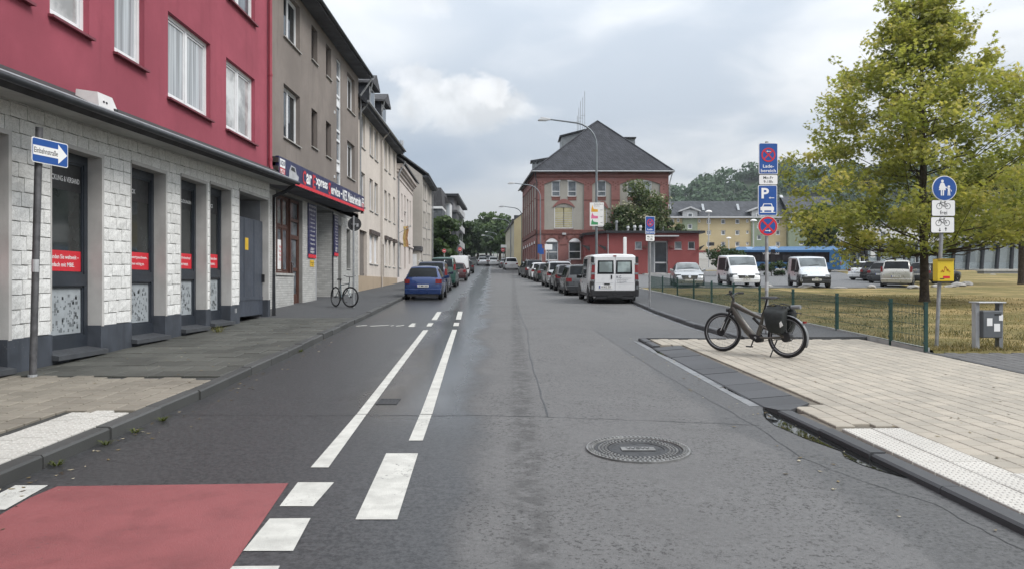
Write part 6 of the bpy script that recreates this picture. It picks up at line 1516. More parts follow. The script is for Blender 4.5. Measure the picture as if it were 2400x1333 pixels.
def car(label, paint, kind='hatch', L=4.0, W=1.75, Ht=1.5, group=None, name='parked_car', cat='car', view='rear', plate=None, tall_tail=False, lower=None, rails=False, rim=RIM, glass_m=None, cuts=None, third=True, brand=None):
    t = thing(name, (0, 0, 0), label, cat, group); st = PROF[kind]; hw = W/2; zb = .20 if kind != 'van' else .24; GM = glass_m or CAR_GLS
    def S_(u):
        for a, b in zip(st[:-1], st[1:]):
            if a[0] <= u <= b[0]: k = (u-a[0])/(b[0]-a[0]); return [lerp(a[i], b[i], k) for i in range(5)]
        return list(st[-1])
    def sec(u):
        _, zs, zt, ws, wt = S_(u); y = -L/2+u*L; ws *= hw; wt *= hw; zs *= Ht; zt *= Ht; r = min(.08, (zt-zs)*.35+.01); zl = zb+(.10 if 0.03 < u < .97 else .12)
        return [(0, y, zl-.08), (ws*.86, y, zl-.08), (ws*.965, y, zl), (ws*.992, y, lerp(zl, zs, .30)), (ws, y, lerp(zl, zs, .62)), (ws*.975, y, zs), (wt, y, zt-r), (wt*.88, y, zt-.012), (wt*.5, y, zt+.008), (0, y, zt+.014)]
    us = sorted(set([s[0] for s in st]+[.22, .3, .42, .48, .66, .75, .88])); q = MB(); n = 10; secs = [sec(u) for u in us]
    for sg in (1, -1):
        vs = [(p[0]*sg, p[1], p[2]) for s in secs for p in s]
        q.add(vs, [(i*n+j, i*n+j+1, (i+1)*n+j+1, (i+1)*n+j) for i in range(len(us)-1) for j in range(n-1)])
    for s in (secs[0], secs[-1]): q.poly([(p[0], p[1], p[2]) for p in s]+[(-p[0], p[1], p[2]) for p in s[::-1][1:-1]])
    me_q = q; bm_o = me_q.build('body', paint, t)
    bm = bmesh.new(); bm.from_mesh(bm_o.data); bmesh.ops.remove_doubles(bm, verts=bm.verts, dist=.0005); bmesh.ops.recalc_face_normals(bm, faces=bm.faces); bm.to_mesh(bm_o.data); bm.free()
    bm_o.data.polygons.foreach_set('use_smooth', [True]*len(bm_o.data.polygons)); bm_o.data.set_sharp_from_angle(angle=math.radians(38))
    # glass
    def top_panel(u0, u1, nm, m=GM, wf=.93, lift=.010, parent=t):
        us_ = sorted(set([u0, u1]+[u for u in us if u0 < u < u1])); q = MB(); vs = []
        for u in us_:
            _, zs, zt, ws, wt = S_(u); y = -L/2+u*L+(-.006 if u0 < .4 else .006); w_ = wt*hw*wf
            for k, dz_ in ((-1, -.012), (-.55, .006), (.55, .006), (1, -.012)): vs.append((w_*k, y, zt*Ht+dz_+lift))
        q.add(vs, [(i*4+j, i*4+j+1, (i+1)*4+j+1, (i+1)*4+j) for i in range(len(us_)-1) for j in range(3)]); return q.build(nm, m, parent, 60)
    def side_panel(u0, u1, nm='side_window', lo=.06, hi=.90, m=GM if view == 'rear' else mat('tinted_side_glass', (.014, .015, .017), .35, spec=.05), sgs=(1, -1)):
        us_ = sorted(set([u0, u1]+[u for u in us if u0 < u < u1]))
        for sg in sgs:
            q = MB(); vs = []
            for u in us_:
                s = sec(u); a, b = Vector(s[5]), Vector(s[6])
                for k in (lo, hi): p = a.lerp(b, k); vs.append(((p.x+.008)*sg, p.y, p.z+.003))
            q.add(vs, [(i*2, i*2+1, i*2+3, i*2+2) for i in range(len(us_)-1)]); q.build(nm, m, t)
    rw, ws_ = ANG[kind]; wsn = top_panel(ws_[0]+.01, ws_[1]-.012, 'windscreen', GM if view == 'rear' else GLS_CLEAR)
    if rw: top_panel(rw[0]+.008, rw[1]-.008, 'rear_window')
    for a, b in (cuts or {'hatch': ((.16, .34), (.36, .645)), 'sedan': ((.25, .43), (.45, .66)), 'mpv': ((.10, .25), (.27, .46), (.48, .71)), 'van': ((.64, .79),)}[kind]): side_panel(a, b)
    # wheels, each backed by a black disc standing for the shaded wheel well
    r = .31 if Ht < 1.7 else .34
    for u in ((.19, .80) if kind != 'van' else (.20, .81)):
        for sg in (1, -1):
            y = -L/2+u*L; c = (sg*(hw-.20), y, r)
            MB().lathe((sg*(hw-.12), y, r+.03), (sg, 0, 0), [(0, r*1.17), (.122, r*1.17), (.126, r*1.10)], 22).build('wheel_well_disc', BLACK, t)
            wh = MB().lathe(c, (sg, 0, 0), [(0, r*.6), (0, r*.94), (.03, r), (.175, r), (.212, r*.93), (.214, r*.66)], 24).build('wheel', RUB, t, 40)
            q = MB(); q.lathe(c, (sg, 0, 0), [(.19, r*.67), (.218, r*.67), (.205, r*.58), (.19, r*.56)], 20); q.lathe(c, (sg, 0, 0), [(.19, r*.16), (.218, r*.15), (.222, r*.05)], 10)
            for k in range(5):
                a = 2*PI*k/5+.3; d = Vector((0, math.cos(a), math.sin(a))); sd_ = Vector((0, -d.z, d.y)); o = Vector(c)+Vector((sg*.192, 0, 0)); q.obox(o+d*r*.1-sd_*r*.09, d*r*.5, sd_*r*.18, (sg*.018, 0, 0))
            q.build('rim', rim, wh)
    # bumpers, lights, plates
    s0, s1 = sec(.012), sec(.985); zr0 = S_(.03)[1]*Ht
    def hug(u0, u1, z0, z1, nm, m, out=.012, x_in=0.0, steps=4):
        """panel wrapped round a body corner between two heights, both sides"""
        for sg in (1, -1):
            q = MB(); vs = []
            for k in range(steps+1):
                u = lerp(u0, u1, k/steps); s = sec(u); wx = max(p[0] for p in s[2:6])
                vs += [((wx+out)*sg, s[0][1]+(0 if k else (-out if u0 < .5 else out)), z0), ((wx*.99+out)*sg, s[0][1]+(0 if k else (-out if u0 < .5 else out)), z1)]
            e = sec(u0); ye = e[0][1]+(-out-.02 if u0 < .5 else out+.02); vs = [(x_in*sg, ye, z0), (x_in*sg, ye, z1)]+vs
            q.add(vs, [(2*i, 2*i+1, 2*i+3, 2*i+2) for i in range(steps+1)]); q.build(nm, m, t, fix=True)
    if view == 'rear':
        if kind == 'van':
            pass
        elif tall_tail: hug(.012, .03, Ht*.56, Ht*.76, 'tail_light', TAIL, .006, hw*.84)
        else: hug(.006, .05, zr0*.82, zr0*1.03, 'tail_light', TAIL, .010, hw*.68)
    else:
        hz = S_(.93)[1]*Ht; hug(.975, .88, hz*.70, hz*.98, 'headlight', mat('headlamp_glass', (.16, .18, .20), .08, .6, .3, 14), .014, hw*.56)
    bc = lower or paint
    if view == 'rear':
        y = -L/2; q = MB(); q.hexa([(-hw*.93, y-.035, zb+.06), (hw*.93, y-.035, zb+.06), (hw*.96, y+.25, zb+.06), (-hw*.96, y+.25, zb+.06)], [(-hw*.95, y-.045, zb+.30), (hw*.95, y-.045, zb+.30), (hw*.98, y+.25, zb+.32), (-hw*.98, y+.25, zb+.32)]); q.build('bumper', bc, t, bevel=.03)
        q = MB(); q.box(-hw*.8, hw*.8, y-.02, y+.3, zb-.04, zb+.09); q.build('underside', BLACK, t)
        pz = (zr0*.72 if kind in ('hatch', 'mpv') else zr0*.74); 
        if kind == 'hatch' and plate: pz = zb+.42
        py = y-.022 if kind != 'hatch' or not plate else y-.03
        pl = MB().box(-.26, .26, py-.012, py+.06, pz-.055, pz+.055).build('number_plate', PLATE, t)
        MB().box(-.26, -.222, py-.0135, py-.0125, pz-.055, pz+.055).build('euro_band', EU, pl)
        text_on(plate or 'W-AB 123', BTXT, pl, (.02, py-.014, pz), (1, 0, 0), (0, 0, 1), .075, .40, .01)
        if third and rw: top_panel(rw[1]-.006, rw[1]+.02, 'spoiler', bc, .9, .02)
        MB().lathe((0, -L/2+L*.02-.01, zr0*.93), (0, -1, .1), [(0, .05), (.02, .045)], 12).build('badge', CHROME, t)
        MB().tube([(.05, -L/2+L*(rw[0] if rw else .02)+.0, zr0*1.06), (-.3, -L/2+L*(rw[0]+.012 if rw else .02), zr0*1.10)], .010, 4).build('wiper', BLACK, t) if rw else None
    else:
        y = L/2; q = MB(); q.hexa([(-hw*.86, y-.25, zb), (hw*.86, y-.25, zb), (hw*.80, y+.03, zb+.02), (-hw*.80, y+.03, zb+.02)], [(-hw*.93, y-.22, zb+.28), (hw*.93, y-.22, zb+.28), (hw*.83, y+.035, zb+.26), (-hw*.83, y+.035, zb+.26)]); q.build('bumper', bc, t, bevel=.03)
        if lower: MB().box(-hw*.90, hw*.90, y-.20, y+.03, zb+.26, zb+.42).build('bumper_top', bc, t, bevel=.03)
        gz = S_(.955)[1]*Ht*.80; q = MB(); q.hexa([(-hw*.50, y-.10, gz-.12), (hw*.50, y-.10, gz-.12), (hw*.46, y+.018, gz-.11), (-hw*.46, y+.018, gz-.11)], [(-hw*.56, y-.16, gz+.12), (hw*.56, y-.16, gz+.12), (hw*.52, y-.022, gz+.11), (-hw*.52, y-.022, gz+.11)]); gr = q.build('grille', BLACK, t)
        for k in (-.05, .05): MB().box(-hw*.43, hw*.43, y-.03, y+.018-.16*(k+.09), gz+k-.010, gz+k+.010).build('grille_bar', CHROME, gr)
        MB().lathe((0, y-.02, gz+.01), (0, 1, .2), [(0, .085), (.05, .085), (.055, .07)], 16).build('badge', CHROME, gr)
        q = MB(); q.box(-hw*.6, hw*.6, y-.1, y+.022, zb+.03, zb+.13); q.build('air_intake', BLACK, t)
        pz = zb+.22; pl = MB().box(-.26, .26, y-.02, y+.05, pz-.055, pz+.055).build('number_plate', PLATE, t); text_on(plate or 'W-CD 456', BTXT, pl, (0, y+.052, pz), (-1, 0, 0), (0, 0, 1), .075, .42, .01)
        MB().tube([(.25, -L/2+L*(ws_[1]-.02), S_(ws_[1]-.02)[2]*Ht+.03), (-.35, -L/2+L*(ws_[1]-.035), S_(ws_[1]-.035)[2]*Ht+.035)], .012, 4).build('wiper', BLACK, t)
    um = .655 if kind != 'van' else .755
    for sg in (1, -1):
        s = sec(um); x = s[5][0]; q = MB(); yb = s[0][1]; z = s[5][2]
        q.hexa([(sg*(x-.03), yb-.03, z+.02), (sg*(x+.19), yb-.05, z+.03), (sg*(x+.18), yb+.07, z+.03), (sg*(x-.03), yb+.05, z+.02)], [(sg*(x-.03), yb-.03, z+.12), (sg*(x+.19), yb-.05, z+.19), (sg*(x+.17), yb+.07, z+.17), (sg*(x-.03), yb+.05, z+.12)]); q.build('mirror', paint if kind != 'van' else BLACK, t, bevel=.02)
        for u in ((.34, .50) if kind != 'van' else (.60,)):
            s = sec(u); q = MB(); q.box(min(sg*s[4][0]-.01, sg*s[4][0]+.025), max(sg*s[4][0]-.01, sg*s[4][0]+.025), s[0][1]-.09, s[0][1]+.09, s[5][2]-.17, s[5][2]-.13); q.build('door_handle', paint if kind != 'van' else BLACK, t)
        for u in ((.355, .61) if kind in ('hatch', 'sedan') else (.47, .72)):
            s = sec(u); q = MB(); vs = []
            for k in (2, 3, 4, 5): vs += [((s[k][0]+.004)*sg, s[k][1]-.006, s[k][2]), ((s[k][0]+.004)*sg, s[k][1]+.006, s[k][2])]
            q.add(vs, [(2*i, 2*i+1, 2*i+3, 2*i+2) for i in range(3)]); q.build('door_gap', BTXT, t)
        if lower is not None or kind in ('mpv', 'van'):
            s = sec(.5); MB().box(min(sg*s[3][0]*.985, sg*(s[3][0]+.012)), max(sg*s[3][0]*.985, sg*(s[3][0]+.012)), -L*.22, L*.22, zb+.02, zb+.14).build('sill_trim', BLACK, t)
        if rails: s = sec(.4); MB().tube([(sg*s[6][0], -L*.36, Ht*.985), (sg*s[6][0], -L*.33, Ht+.05), (sg*s[6][0], L*.08, Ht+.05), (sg*s[6][0], L*.11, Ht*.98)], .02, 6).build('roof_rail', CHROME, t)
    return t
def park(t, x, y, rz=0.0, slope=.031, dz=0.0):
    if y > 44: slope = (prof(y+2)-prof(y-2))/4
    t.location = (x, y, prof(y)+dz); t.rotation_euler = (math.atan(slope)*math.cos(rz), math.atan(slope)*math.sin(rz)*-1, rz); return t
def park_rear(t, u, v, L, rz=0.0, dx=0.0):
    p = gp(u, v); park(t, p.x+dx, p.y+L/2, rz)
BLUE = car_paint('paint_blue', (.010, .036, .14), .25); NAVY = car_paint('paint_navy', (.012, .018, .05), .3); GREEN = car_paint('paint_green', (.012, .062, .048), .2)
BLACKP = car_paint('paint_black', (.010, .010, .012), .2); GREYP_ = car_paint('paint_graphite', (.055, .058, .062), .4); SILV = car_paint('paint_silver', (.40, .41, .42), .7); WHT = car_paint('paint_white', (.70, .71, .72))
MAROON = car_paint('paint_maroon', (.055, .016, .018), .3); SAND = car_paint('paint_sand_silver', (.46, .45, .42), .5); DGREEN = car_paint('paint_black_green', (.012, .020, .019), .3)
GL = 'cars parked along the left kerb'; GR = 'cars parked along the right kerb'
# left kerb
park(car('small bright blue hatchback with a dark rear window parked at the left kerb', BLUE, 'hatch', 3.6, 1.66, 1.47, GL, plate='W MM 1464'), -3.93, 34.1, .015)
t = car('dark navy people carrier with silver roof rails in front of the blue hatchback', NAVY, 'mpv', 4.3, 1.78, 1.68, GL, tall_tail=True, rails=True); park(t, -4.42, 42.0, .02)
park(car('tall dark green van with a wide tailgate window at the left kerb', GREEN, 'mpv', 4.3, 1.78, 1.95, GL, cat='van', tall_tail=True), -4.62, 50.6, .02)
park(car('dark maroon hatchback in front of the green van', MAROON, 'hatch', 4.1, 1.72, 1.5, GL), -4.72, 63.5, .03)
park(car('tall white van parked beyond the maroon hatchback', WHT, 'van', 5.0, 1.95, 2.1, GL, cat='van', name='parked_van'), -5.35, 76, .03)
park(car('black hatchback beyond the tall white van', BLACKP, 'hatch', 4.1, 1.75, 1.5, GL), -5.5, 90, .04)
park(car('white hatchback parked furthest up the left kerb', WHT, 'hatch', 4.1, 1.75, 1.55, GL), -6.3, 99, .05)
# right kerb
def rx(y, w): return rb(y)-.10-w/2
park(car('dark graphite estate parked directly in front of the white delivery van', GREYP_, 'mpv', 4.4, 1.80, 1.52, GR), rx(38.5, 1.8)-.25, 38.6, .03)
park(car('black compact car between the graphite estate and the silver off-roader', BLACKP, 'hatch', 4.2, 1.78, 1.5, GR), rx(44, 1.78)-.3, 44.2, .04)
park(car('silver off-roader with dark windows between two black cars at the right kerb', SILV, 'mpv', 4.4, 1.82, 1.68, GR, rails=True), rx(50.5, 1.82)-.28, 50.4, .05)
park(car('glossy black-green hatchback with a sticker in its rear window', DGREEN, 'hatch', 4.2, 1.80, 1.48, GR), rx(60, 1.8)-.15, 60.0, .06)
park(car('small white hatchback with red tail lamps in front of the black-green hatchback', WHT, 'hatch', 3.9, 1.68, 1.5, GR), rx(65.5, 1.68)-.3, 65.4, .07)
park(car('black sport utility car with roof rails ahead of the small white hatchback', BLACKP, 'mpv', 4.6, 1.85, 1.72, GR, rails=True), rx(71.5, 1.85)-.25, 71.3, .08)
park(car('dark grey car at the head of the right-hand row beside the brick office', GREYP_, 'hatch', 4.2, 1.76, 1.48, GR), rx(77.5, 1.76)-.2, 77.3, .09)
p = gp(1196, 633); park(car('white off-roader parked beyond the brick office by a lamp post', WHT, 'mpv', 4.6, 1.85, 1.72, GR), p.x, p.y+2.3, .08)
p = gp(1186, 631); park(car('dark saloon half hidden beside the white off-roader', GREYP_, 'sedan', 4.5, 1.8, 1.45, GR), p.x-.2, p.y+7, .08)
# traffic far up the street
for u, v, m, lab in ((1129, 623, SILV, 'silver car driving away in the left lane far up the street'), (1154, 623, WHT, 'pale car with lit red tail lamps in the right lane far up the street'), (1145, 617, GREYP_, 'dark car queuing ahead of the two pale cars'), (1130, 615.5, SILV, 'tiny silver car ahead of the silver car far up the street')):
    p = gp(u, v); park(car(lab, m, 'hatch', 4.2, 1.78, 1.5, 'cars driving up the street', name='moving_car'), p.x, p.y+2, .1)
# white delivery van, rear doors towards the camera
def kg_van():
    L, W, Ht = 4.8, 1.90, 1.96; hw = W/2
    t = car('white delivery van with dark rear bumper and black lettering on its rear door', WHT, 'van', L, W, Ht, None, 'delivery_van', 'van', lower=BLACK, rim=GREY_M, plate='W KG 207', cuts=((.64, .79), (.36, .60)))
    y = -L/2
    for ch in list(t.children):
        if ch.name.split('.')[0] in ('number_plate', 'badge'):
            for g in list(ch.children): bpy.data.objects.remove(g)
            bpy.data.objects.remove(ch)
    for sg in (-1, 1):
        x0, x1 = (sg*.012, sg*.80); a, b = min(x0, x1), max(x0, x1)
        d_ = MB().box(a, b, y-.022, y+.05, .47, 1.87).build('rear_door', WHT, t, bevel=.02)
        q = MB(); xa, xb = (sg*.03, sg*.70); q.hexa([(min(xa, xb), y-.03, 1.17), (max(xa, xb), y-.03, 1.17), (max(xa, xb), y, 1.17), (min(xa, xb), y, 1.17)], [(min(xa, xb)+.02, y-.03, 1.72), (max(xa, xb)-.02, y-.03, 1.72), (max(xa, xb)-.02, y, 1.72), (min(xa, xb)+.02, y, 1.72)]); wd = q.build('rear_window', CAR_GLS, d_, bevel=.04)
        xa, xb = (sg*.11, sg*.62); MB().box(min(xa, xb), max(xa, xb), y-.034, y-.029, 1.25, 1.66).build('pale_pane', glass('pale_van_glass', (.30, .36, .36), .05), wd, bevel=.03)  # paler pane laid over the dark rear window
        MB().box(a+.05, b-.05, y-.027, y-.02, .815, .828).build('door_crease', LGREY, d_)
        q = MB(); q.hexa([(sg*hw*.845, y-.028, .95), (sg*hw*1.0, y-.02, .95), (sg*hw*1.0, y+.12, .95), (sg*hw*.845, y+.12, .95)], [(sg*hw*.83, y-.02, 1.56), (sg*hw*.955, y-.014, 1.56), (sg*hw*.955, y+.12, 1.56), (sg*hw*.83, y+.12, 1.56)]); tl = q.build('tail_light', TAIL, t)
        for z0, z1 in ((.90, .96), (1.16, 1.24), (1.54, 1.60)):
            q = MB(); q.box(min(sg*hw*.84, sg*hw*.985), max(sg*hw*.84, sg*hw*.985), y-.033, y+.10, z0, z1); q.build('lamp_lens', LAMPC, tl)
        q = MB(); q.box(min(sg*hw*.87, sg*hw*.985), max(sg*hw*.87, sg*hw*.985), y-.02, y+.1, 1.62, 1.86); q.build('corner_vent', BLACK, t)
        q = MB(); q.box(min(sg*hw*.86, sg*hw*1.012), max(sg*hw*.86, sg*hw*1.012), y-.05, y+.32, .30, .90); bq = q.build('bumper_corner', BLACK, t, bevel=.03)
        q = MB(); q.box(min(sg*hw*.9, sg*hw*.98), max(sg*hw*.9, sg*hw*.98), y-.056, y-.045, .58, .74); q.build('reflector', LAMPC, bq)
    MB().box(-.16, -.10, y-.045, y-.015, .98, 1.14).build('door_handle', BLACK, t, bevel=.02)
    MB().box(-.42, -.20, y-.04, y-.015, .76, .81).build('number_plate_lamp', BLACK, t)
    MB().box(-.06, .06, y-.03, y+.02, 1.87, 1.91).build('brake_light', TAIL, t)
    pl = MB().box(-.62, -.11, y-.036, y-.02, .62, .735).build('number_plate', PLATE, t); MB().box(-.62, -.58, y-.0375, y-.0362, .62, .735).build('euro_band', EU, pl); text_on('W:KG 207', BTXT, pl, (-.345, y-.038, .678), (1, 0, 0), (0, 0, 1), .075, .40, .012)
    NB = mat('navy_print', (.012, .02, .06), .5)
    text_on('KG', NB, t, (.16, y-.0235, 1.055), (1, 0, 0), (0, 0, 1), .115, .19, .012); MB().box(.27, .66, y-.0245, y-.0225, 1.005, 1.013).build('lettering_rule', NB, t)
    text_on('Kunststoff & Glastechnik', NB, t, (.30, y-.0235, .955), (1, 0, 0), (0, 0, 1), .03, .46); text_on('Tel. 0202 8788883', NB, t, (.28, y-.0235, .885), (1, 0, 0), (0, 0, 1), .033, .40); text_on('www.kgkglas.de', NB, t, (.22, y-.0235, .836), (1, 0, 0), (0, 0, 1), .026, .28)
    MB().box(-.3, .3, y-.10, y-.0, .26, .34).build('tow_bar', BLACK, t); MB().box(-.06, .06, y-.12, y-.04, .30, .40).build('tow_hitch', BLACK, t)
    park(t, 4.02, 29.4+L/2, .025)
kg_van()
# parking lot, fronts towards the camera
def park_front(t, u, v, L, phi):
    p = gp(u, v, .13); rz = PI-math.radians(phi); h = Vector((-math.sin(rz), math.cos(rz), 0)); c = p-h*(L/2-.2); park(t, c.x, c.y, rz, dz=.135)
park_front(car('silver saloon with chrome grille parked facing the lawn behind the fence', SILV, 'sedan', 4.85, 1.84, 1.46, 'cars in the parking lot', view='front', plate='W TX 207'), 1616, 673, 4.85, 9)
park_front(car('white people carrier with a black star grille in the parking lot', WHT, 'van', 4.75, 1.90, 1.93, 'cars in the parking lot', 'people_carrier', 'van', 'front', 'W MC 44', cuts=((.64, .79), (.10, .60))), 1748, 672, 4.75, 5)
CADB = mat('dark_bumper', (.035, .037, .042), .6)
t = car('silver-white compact van with a dark front bumper in the parking lot', car_paint('paint_pale_silver', (.56, .58, .60), .3), 'van', 4.4, 1.80, 1.84, 'cars in the parking lot', 'compact_van', 'van', 'front', 'W CT 886', lower=CADB, cuts=((.64, .79), (.30, .60))); park_front(t, 1912, 674, 4.4, 10)
def park_r(t, u, v, L, deg):
    p = gp(u, v, .13); rz = math.radians(deg); h = Vector((-math.sin(rz), math.cos(rz), 0)); c = p+h*(L/2-.1); park(t, c.x, c.y, rz, dz=.135)
park_r(car('sand-silver family car with tall red tail lamps beside the boulders', SAND, 'mpv', 4.2, 1.74, 1.62, 'cars in the parking lot', tall_tail=True, plate='W WS 5088'), 2100, 673, 4.2, -30)
park_r(car('white hatchback parked at an angle next to the blue bus', WHT, 'hatch', 4.2, 1.76, 1.48, 'cars in the parking lot'), 2012, 657, 4.2, -52)
park_r(car('black estate with red tail lamps next to the white hatchback', BLACKP, 'mpv', 4.5, 1.8, 1.52, 'cars in the parking lot'), 2042, 659, 4.5, -52)
park_r(car('graphite car between the black estate and the sand-silver car', GREYP_, 'hatch', 4.3, 1.78, 1.47, 'cars in the parking lot'), 2062, 664, 4.3, -45)
park_r(car('dark car half hidden behind the sand-silver car and the oak trunk', GREYP_, 'hatch', 4.3, 1.78, 1.47, 'cars in the parking lot'), 2150, 664, 4.3, -60)
# bus
def bus():
    t = thing('city_bus', (0, 0, 0), 'long sky-blue city bus with black window band standing behind the lot', 'bus'); BB = car_paint('bus_blue', (.035, .155, .34)); L, W, Ht = 15.0, 2.5, 3.0; hw = W/2; y0, y1 = -L/2, L/2
    q = MB(); sc = [(hw, .35), (hw, 2.3), (hw*.985, 2.62), (hw*.86, 2.78), (-hw*.86, 2.78), (-hw*.985, 2.62), (-hw, 2.3), (-hw, .35)]
    q.prism([(x, y0, z) for x, z in sc], (0, L, 0)); q.build('body', BB, t, 30)
    for a, b in ((y0+.2, y0+8.2), (y0+8.9, y0+11.8), (y0+12.3, y1-.6)):
        q = MB(); q.hexa([(-hw*.8, a, 2.75), (hw*.8, a, 2.75), (hw*.8, b, 2.75), (-hw*.8, b, 2.75)], [(-hw*.62, a+.5, 3.06), (hw*.62, a+.5, 3.06), (hw*.62, b-.4, 3.06), (-hw*.62, b-.4, 3.06)]); q.build('roof_pod', BB, t)
    for sg in (1, -1):
        q = MB(); q.box(min(sg*hw*.99, sg*(hw+.006)), max(sg*hw*.99, sg*(hw+.006)), y0+1.3, y1-.4, 1.12, 2.36); bd = q.build('window_band', CAR_GLS, t)
        for k in range(9):
            y = y0+1.9+k*1.42; MB().box(min(sg*hw, sg*(hw+.010)), max(sg*hw, sg*(hw+.010)), y, y+1.1, 1.28, 2.02).build('side_window', glass('bus_glass', (.035, .04, .045), .04), bd)
        MB().box(min(sg*hw*.99, sg*(hw+.012)), max(sg*hw*.99, sg*(hw+.012)), y0+8.3, y0+8.9, .4, 2.7).build('bellows', BLACK, t)
        for y in (y0+2.6, y0+10, y1-2.5):
            MB().lathe((sg*(hw-.22), y, .48), (sg, 0, 0), [(0, .3), (0, .48), (.23, .48), (.232, .28)], 20).build('wheel', RUB, t)
    text_on('WSW mobil', WTXT, t, (-hw-.012, y0+8.9, 2.19), (0, -1, 0), (0, 0, 1), .26, 2.3, .02); text_on('WSW mobil', WTXT, t, (hw+.012, y0+8.9, 2.19), (0, 1, 0), (0, 0, 1), .26, 2.3, .02)
    MB().box(-hw*.82, hw*.82, y0-.02, y0+.05, 1.45, 2.62).build('rear_window', CAR_GLS, t)
    for sg in (1, -1): MB().box(min(sg*hw*.8, sg*hw*.97), max(sg*hw*.8, sg*hw*.97), y0-.02, y0+.04, .8, 1.25).build('tail_light', TAIL, t)
    MB().box(-hw*.97, hw*.97, y0-.05, y0+.1, .36, .62).build('bumper', BB, t)
    h = Vector((-.65, .76, 0)).normalized(); rear = Vector((39.4, 87.5, 0)); c = rear+h*L/2
    park(t, c.x, c.y, math.atan2(-h.x, h.y), dz=.12)
bus()
# ================================================================== street furniture
R3, U3 = Vector((1, 0, 0)), Vector((0, 0, 1))
def slab(q, c, w, h, th, rot=0.0, r=.02):
    """upright rounded plate centred at c, facing -y turned by rot"""
    rt = Vector((math.cos(rot), math.sin(rot), 0)); n = Vector((rt.y, -rt.x, 0)); pts = []
    for sx, sz in ((1, 1), (-1, 1), (-1, -1), (1, -1)):
        for k in range(4):
            a = {(1, 1): 0, (-1, 1): PI/2, (-1, -1): PI, (1, -1): 1.5*PI}[(sx, sz)]+k*PI/6
            pts.append(Vector(c)+rt*(sx*(w/2-r)+r*math.cos(a))+U3*(sz*(h/2-r)+r*math.sin(a)))
    q.prism([p-n*th/2 for p in pts], n*th); return rt, n
def plate(parent, c, w, h, face, border=SIGN_WHITE, rot=0.0, nm='sign_plate', bw=.012):
    q = MB(); rt, n = slab(q, c, w, h, .012, rot, .03); p = q.build(nm, border, parent)
    q = MB(); slab(q, Vector(c)+n*.0075, w-2*bw, h-2*bw, .003, rot, .025); q.build('sign_face', face, p); return p, rt, n
def disc(parent, c, r, m, n, off, nm='sign_face', th=.003): return MB().lathe(Vector(c)+n*off, n, [(0, r), (th, r)], 32).build(nm, m, parent)
def ring(parent, c, r0, r1, m, n, off, nm='ring'):
    q = MB(); q.lathe(Vector(c)+n*off, n, [(0, r0), (0, r1), (.002, r1), (.002, r0), (0, r0)], 32, False); return q.build(nm, m, parent)
def bar(parent, a, b, w, m, n, off, nm='bar'):
    a, b = Vector(a), Vector(b); d = (b-a).normalized(); s = d.cross(n).normalized(); q = MB(); q.obox(a-s*w/2+n*off, b-a, s*w, n*.002); return q.build(nm, m, parent)
def arrow(parent, c, l, rt, m, n, off, w=.02, sign=1):
    c = Vector(c); r = rt*sign; bar(parent, c-r*l/2, c+r*l*.4, w, m, n, off, 'arrow'); q = MB(); t = c+r*l/2
    q.prism([t+n*off, t-r*l*.32+U3*l*.24+n*off, t-r*l*.20+n*off, t-r*l*.32-U3*l*.24+n*off], n*.002); q.build('arrow', m, parent)
def no_stop(parent, c, r, rt, n, off, arrow_dir=0, az=0.0):
    disc(parent, c, r, SIGN_BLUE, n, off); ring(parent, c, r*.80, r, SIGN_RED, n, off+.003)
    for s in (1, -1): bar(parent, Vector(c)+(rt*s+U3).normalized()*r*.86, Vector(c)-(rt*s+U3).normalized()*r*.86, r*.19, SIGN_RED, n, off+(.0033 if s > 0 else .0045))
    if arrow_dir: arrow(parent, Vector(c)+U3*az, r*.6, rt, SIGN_WHITE, n, off+.007, r*.08, arrow_dir)
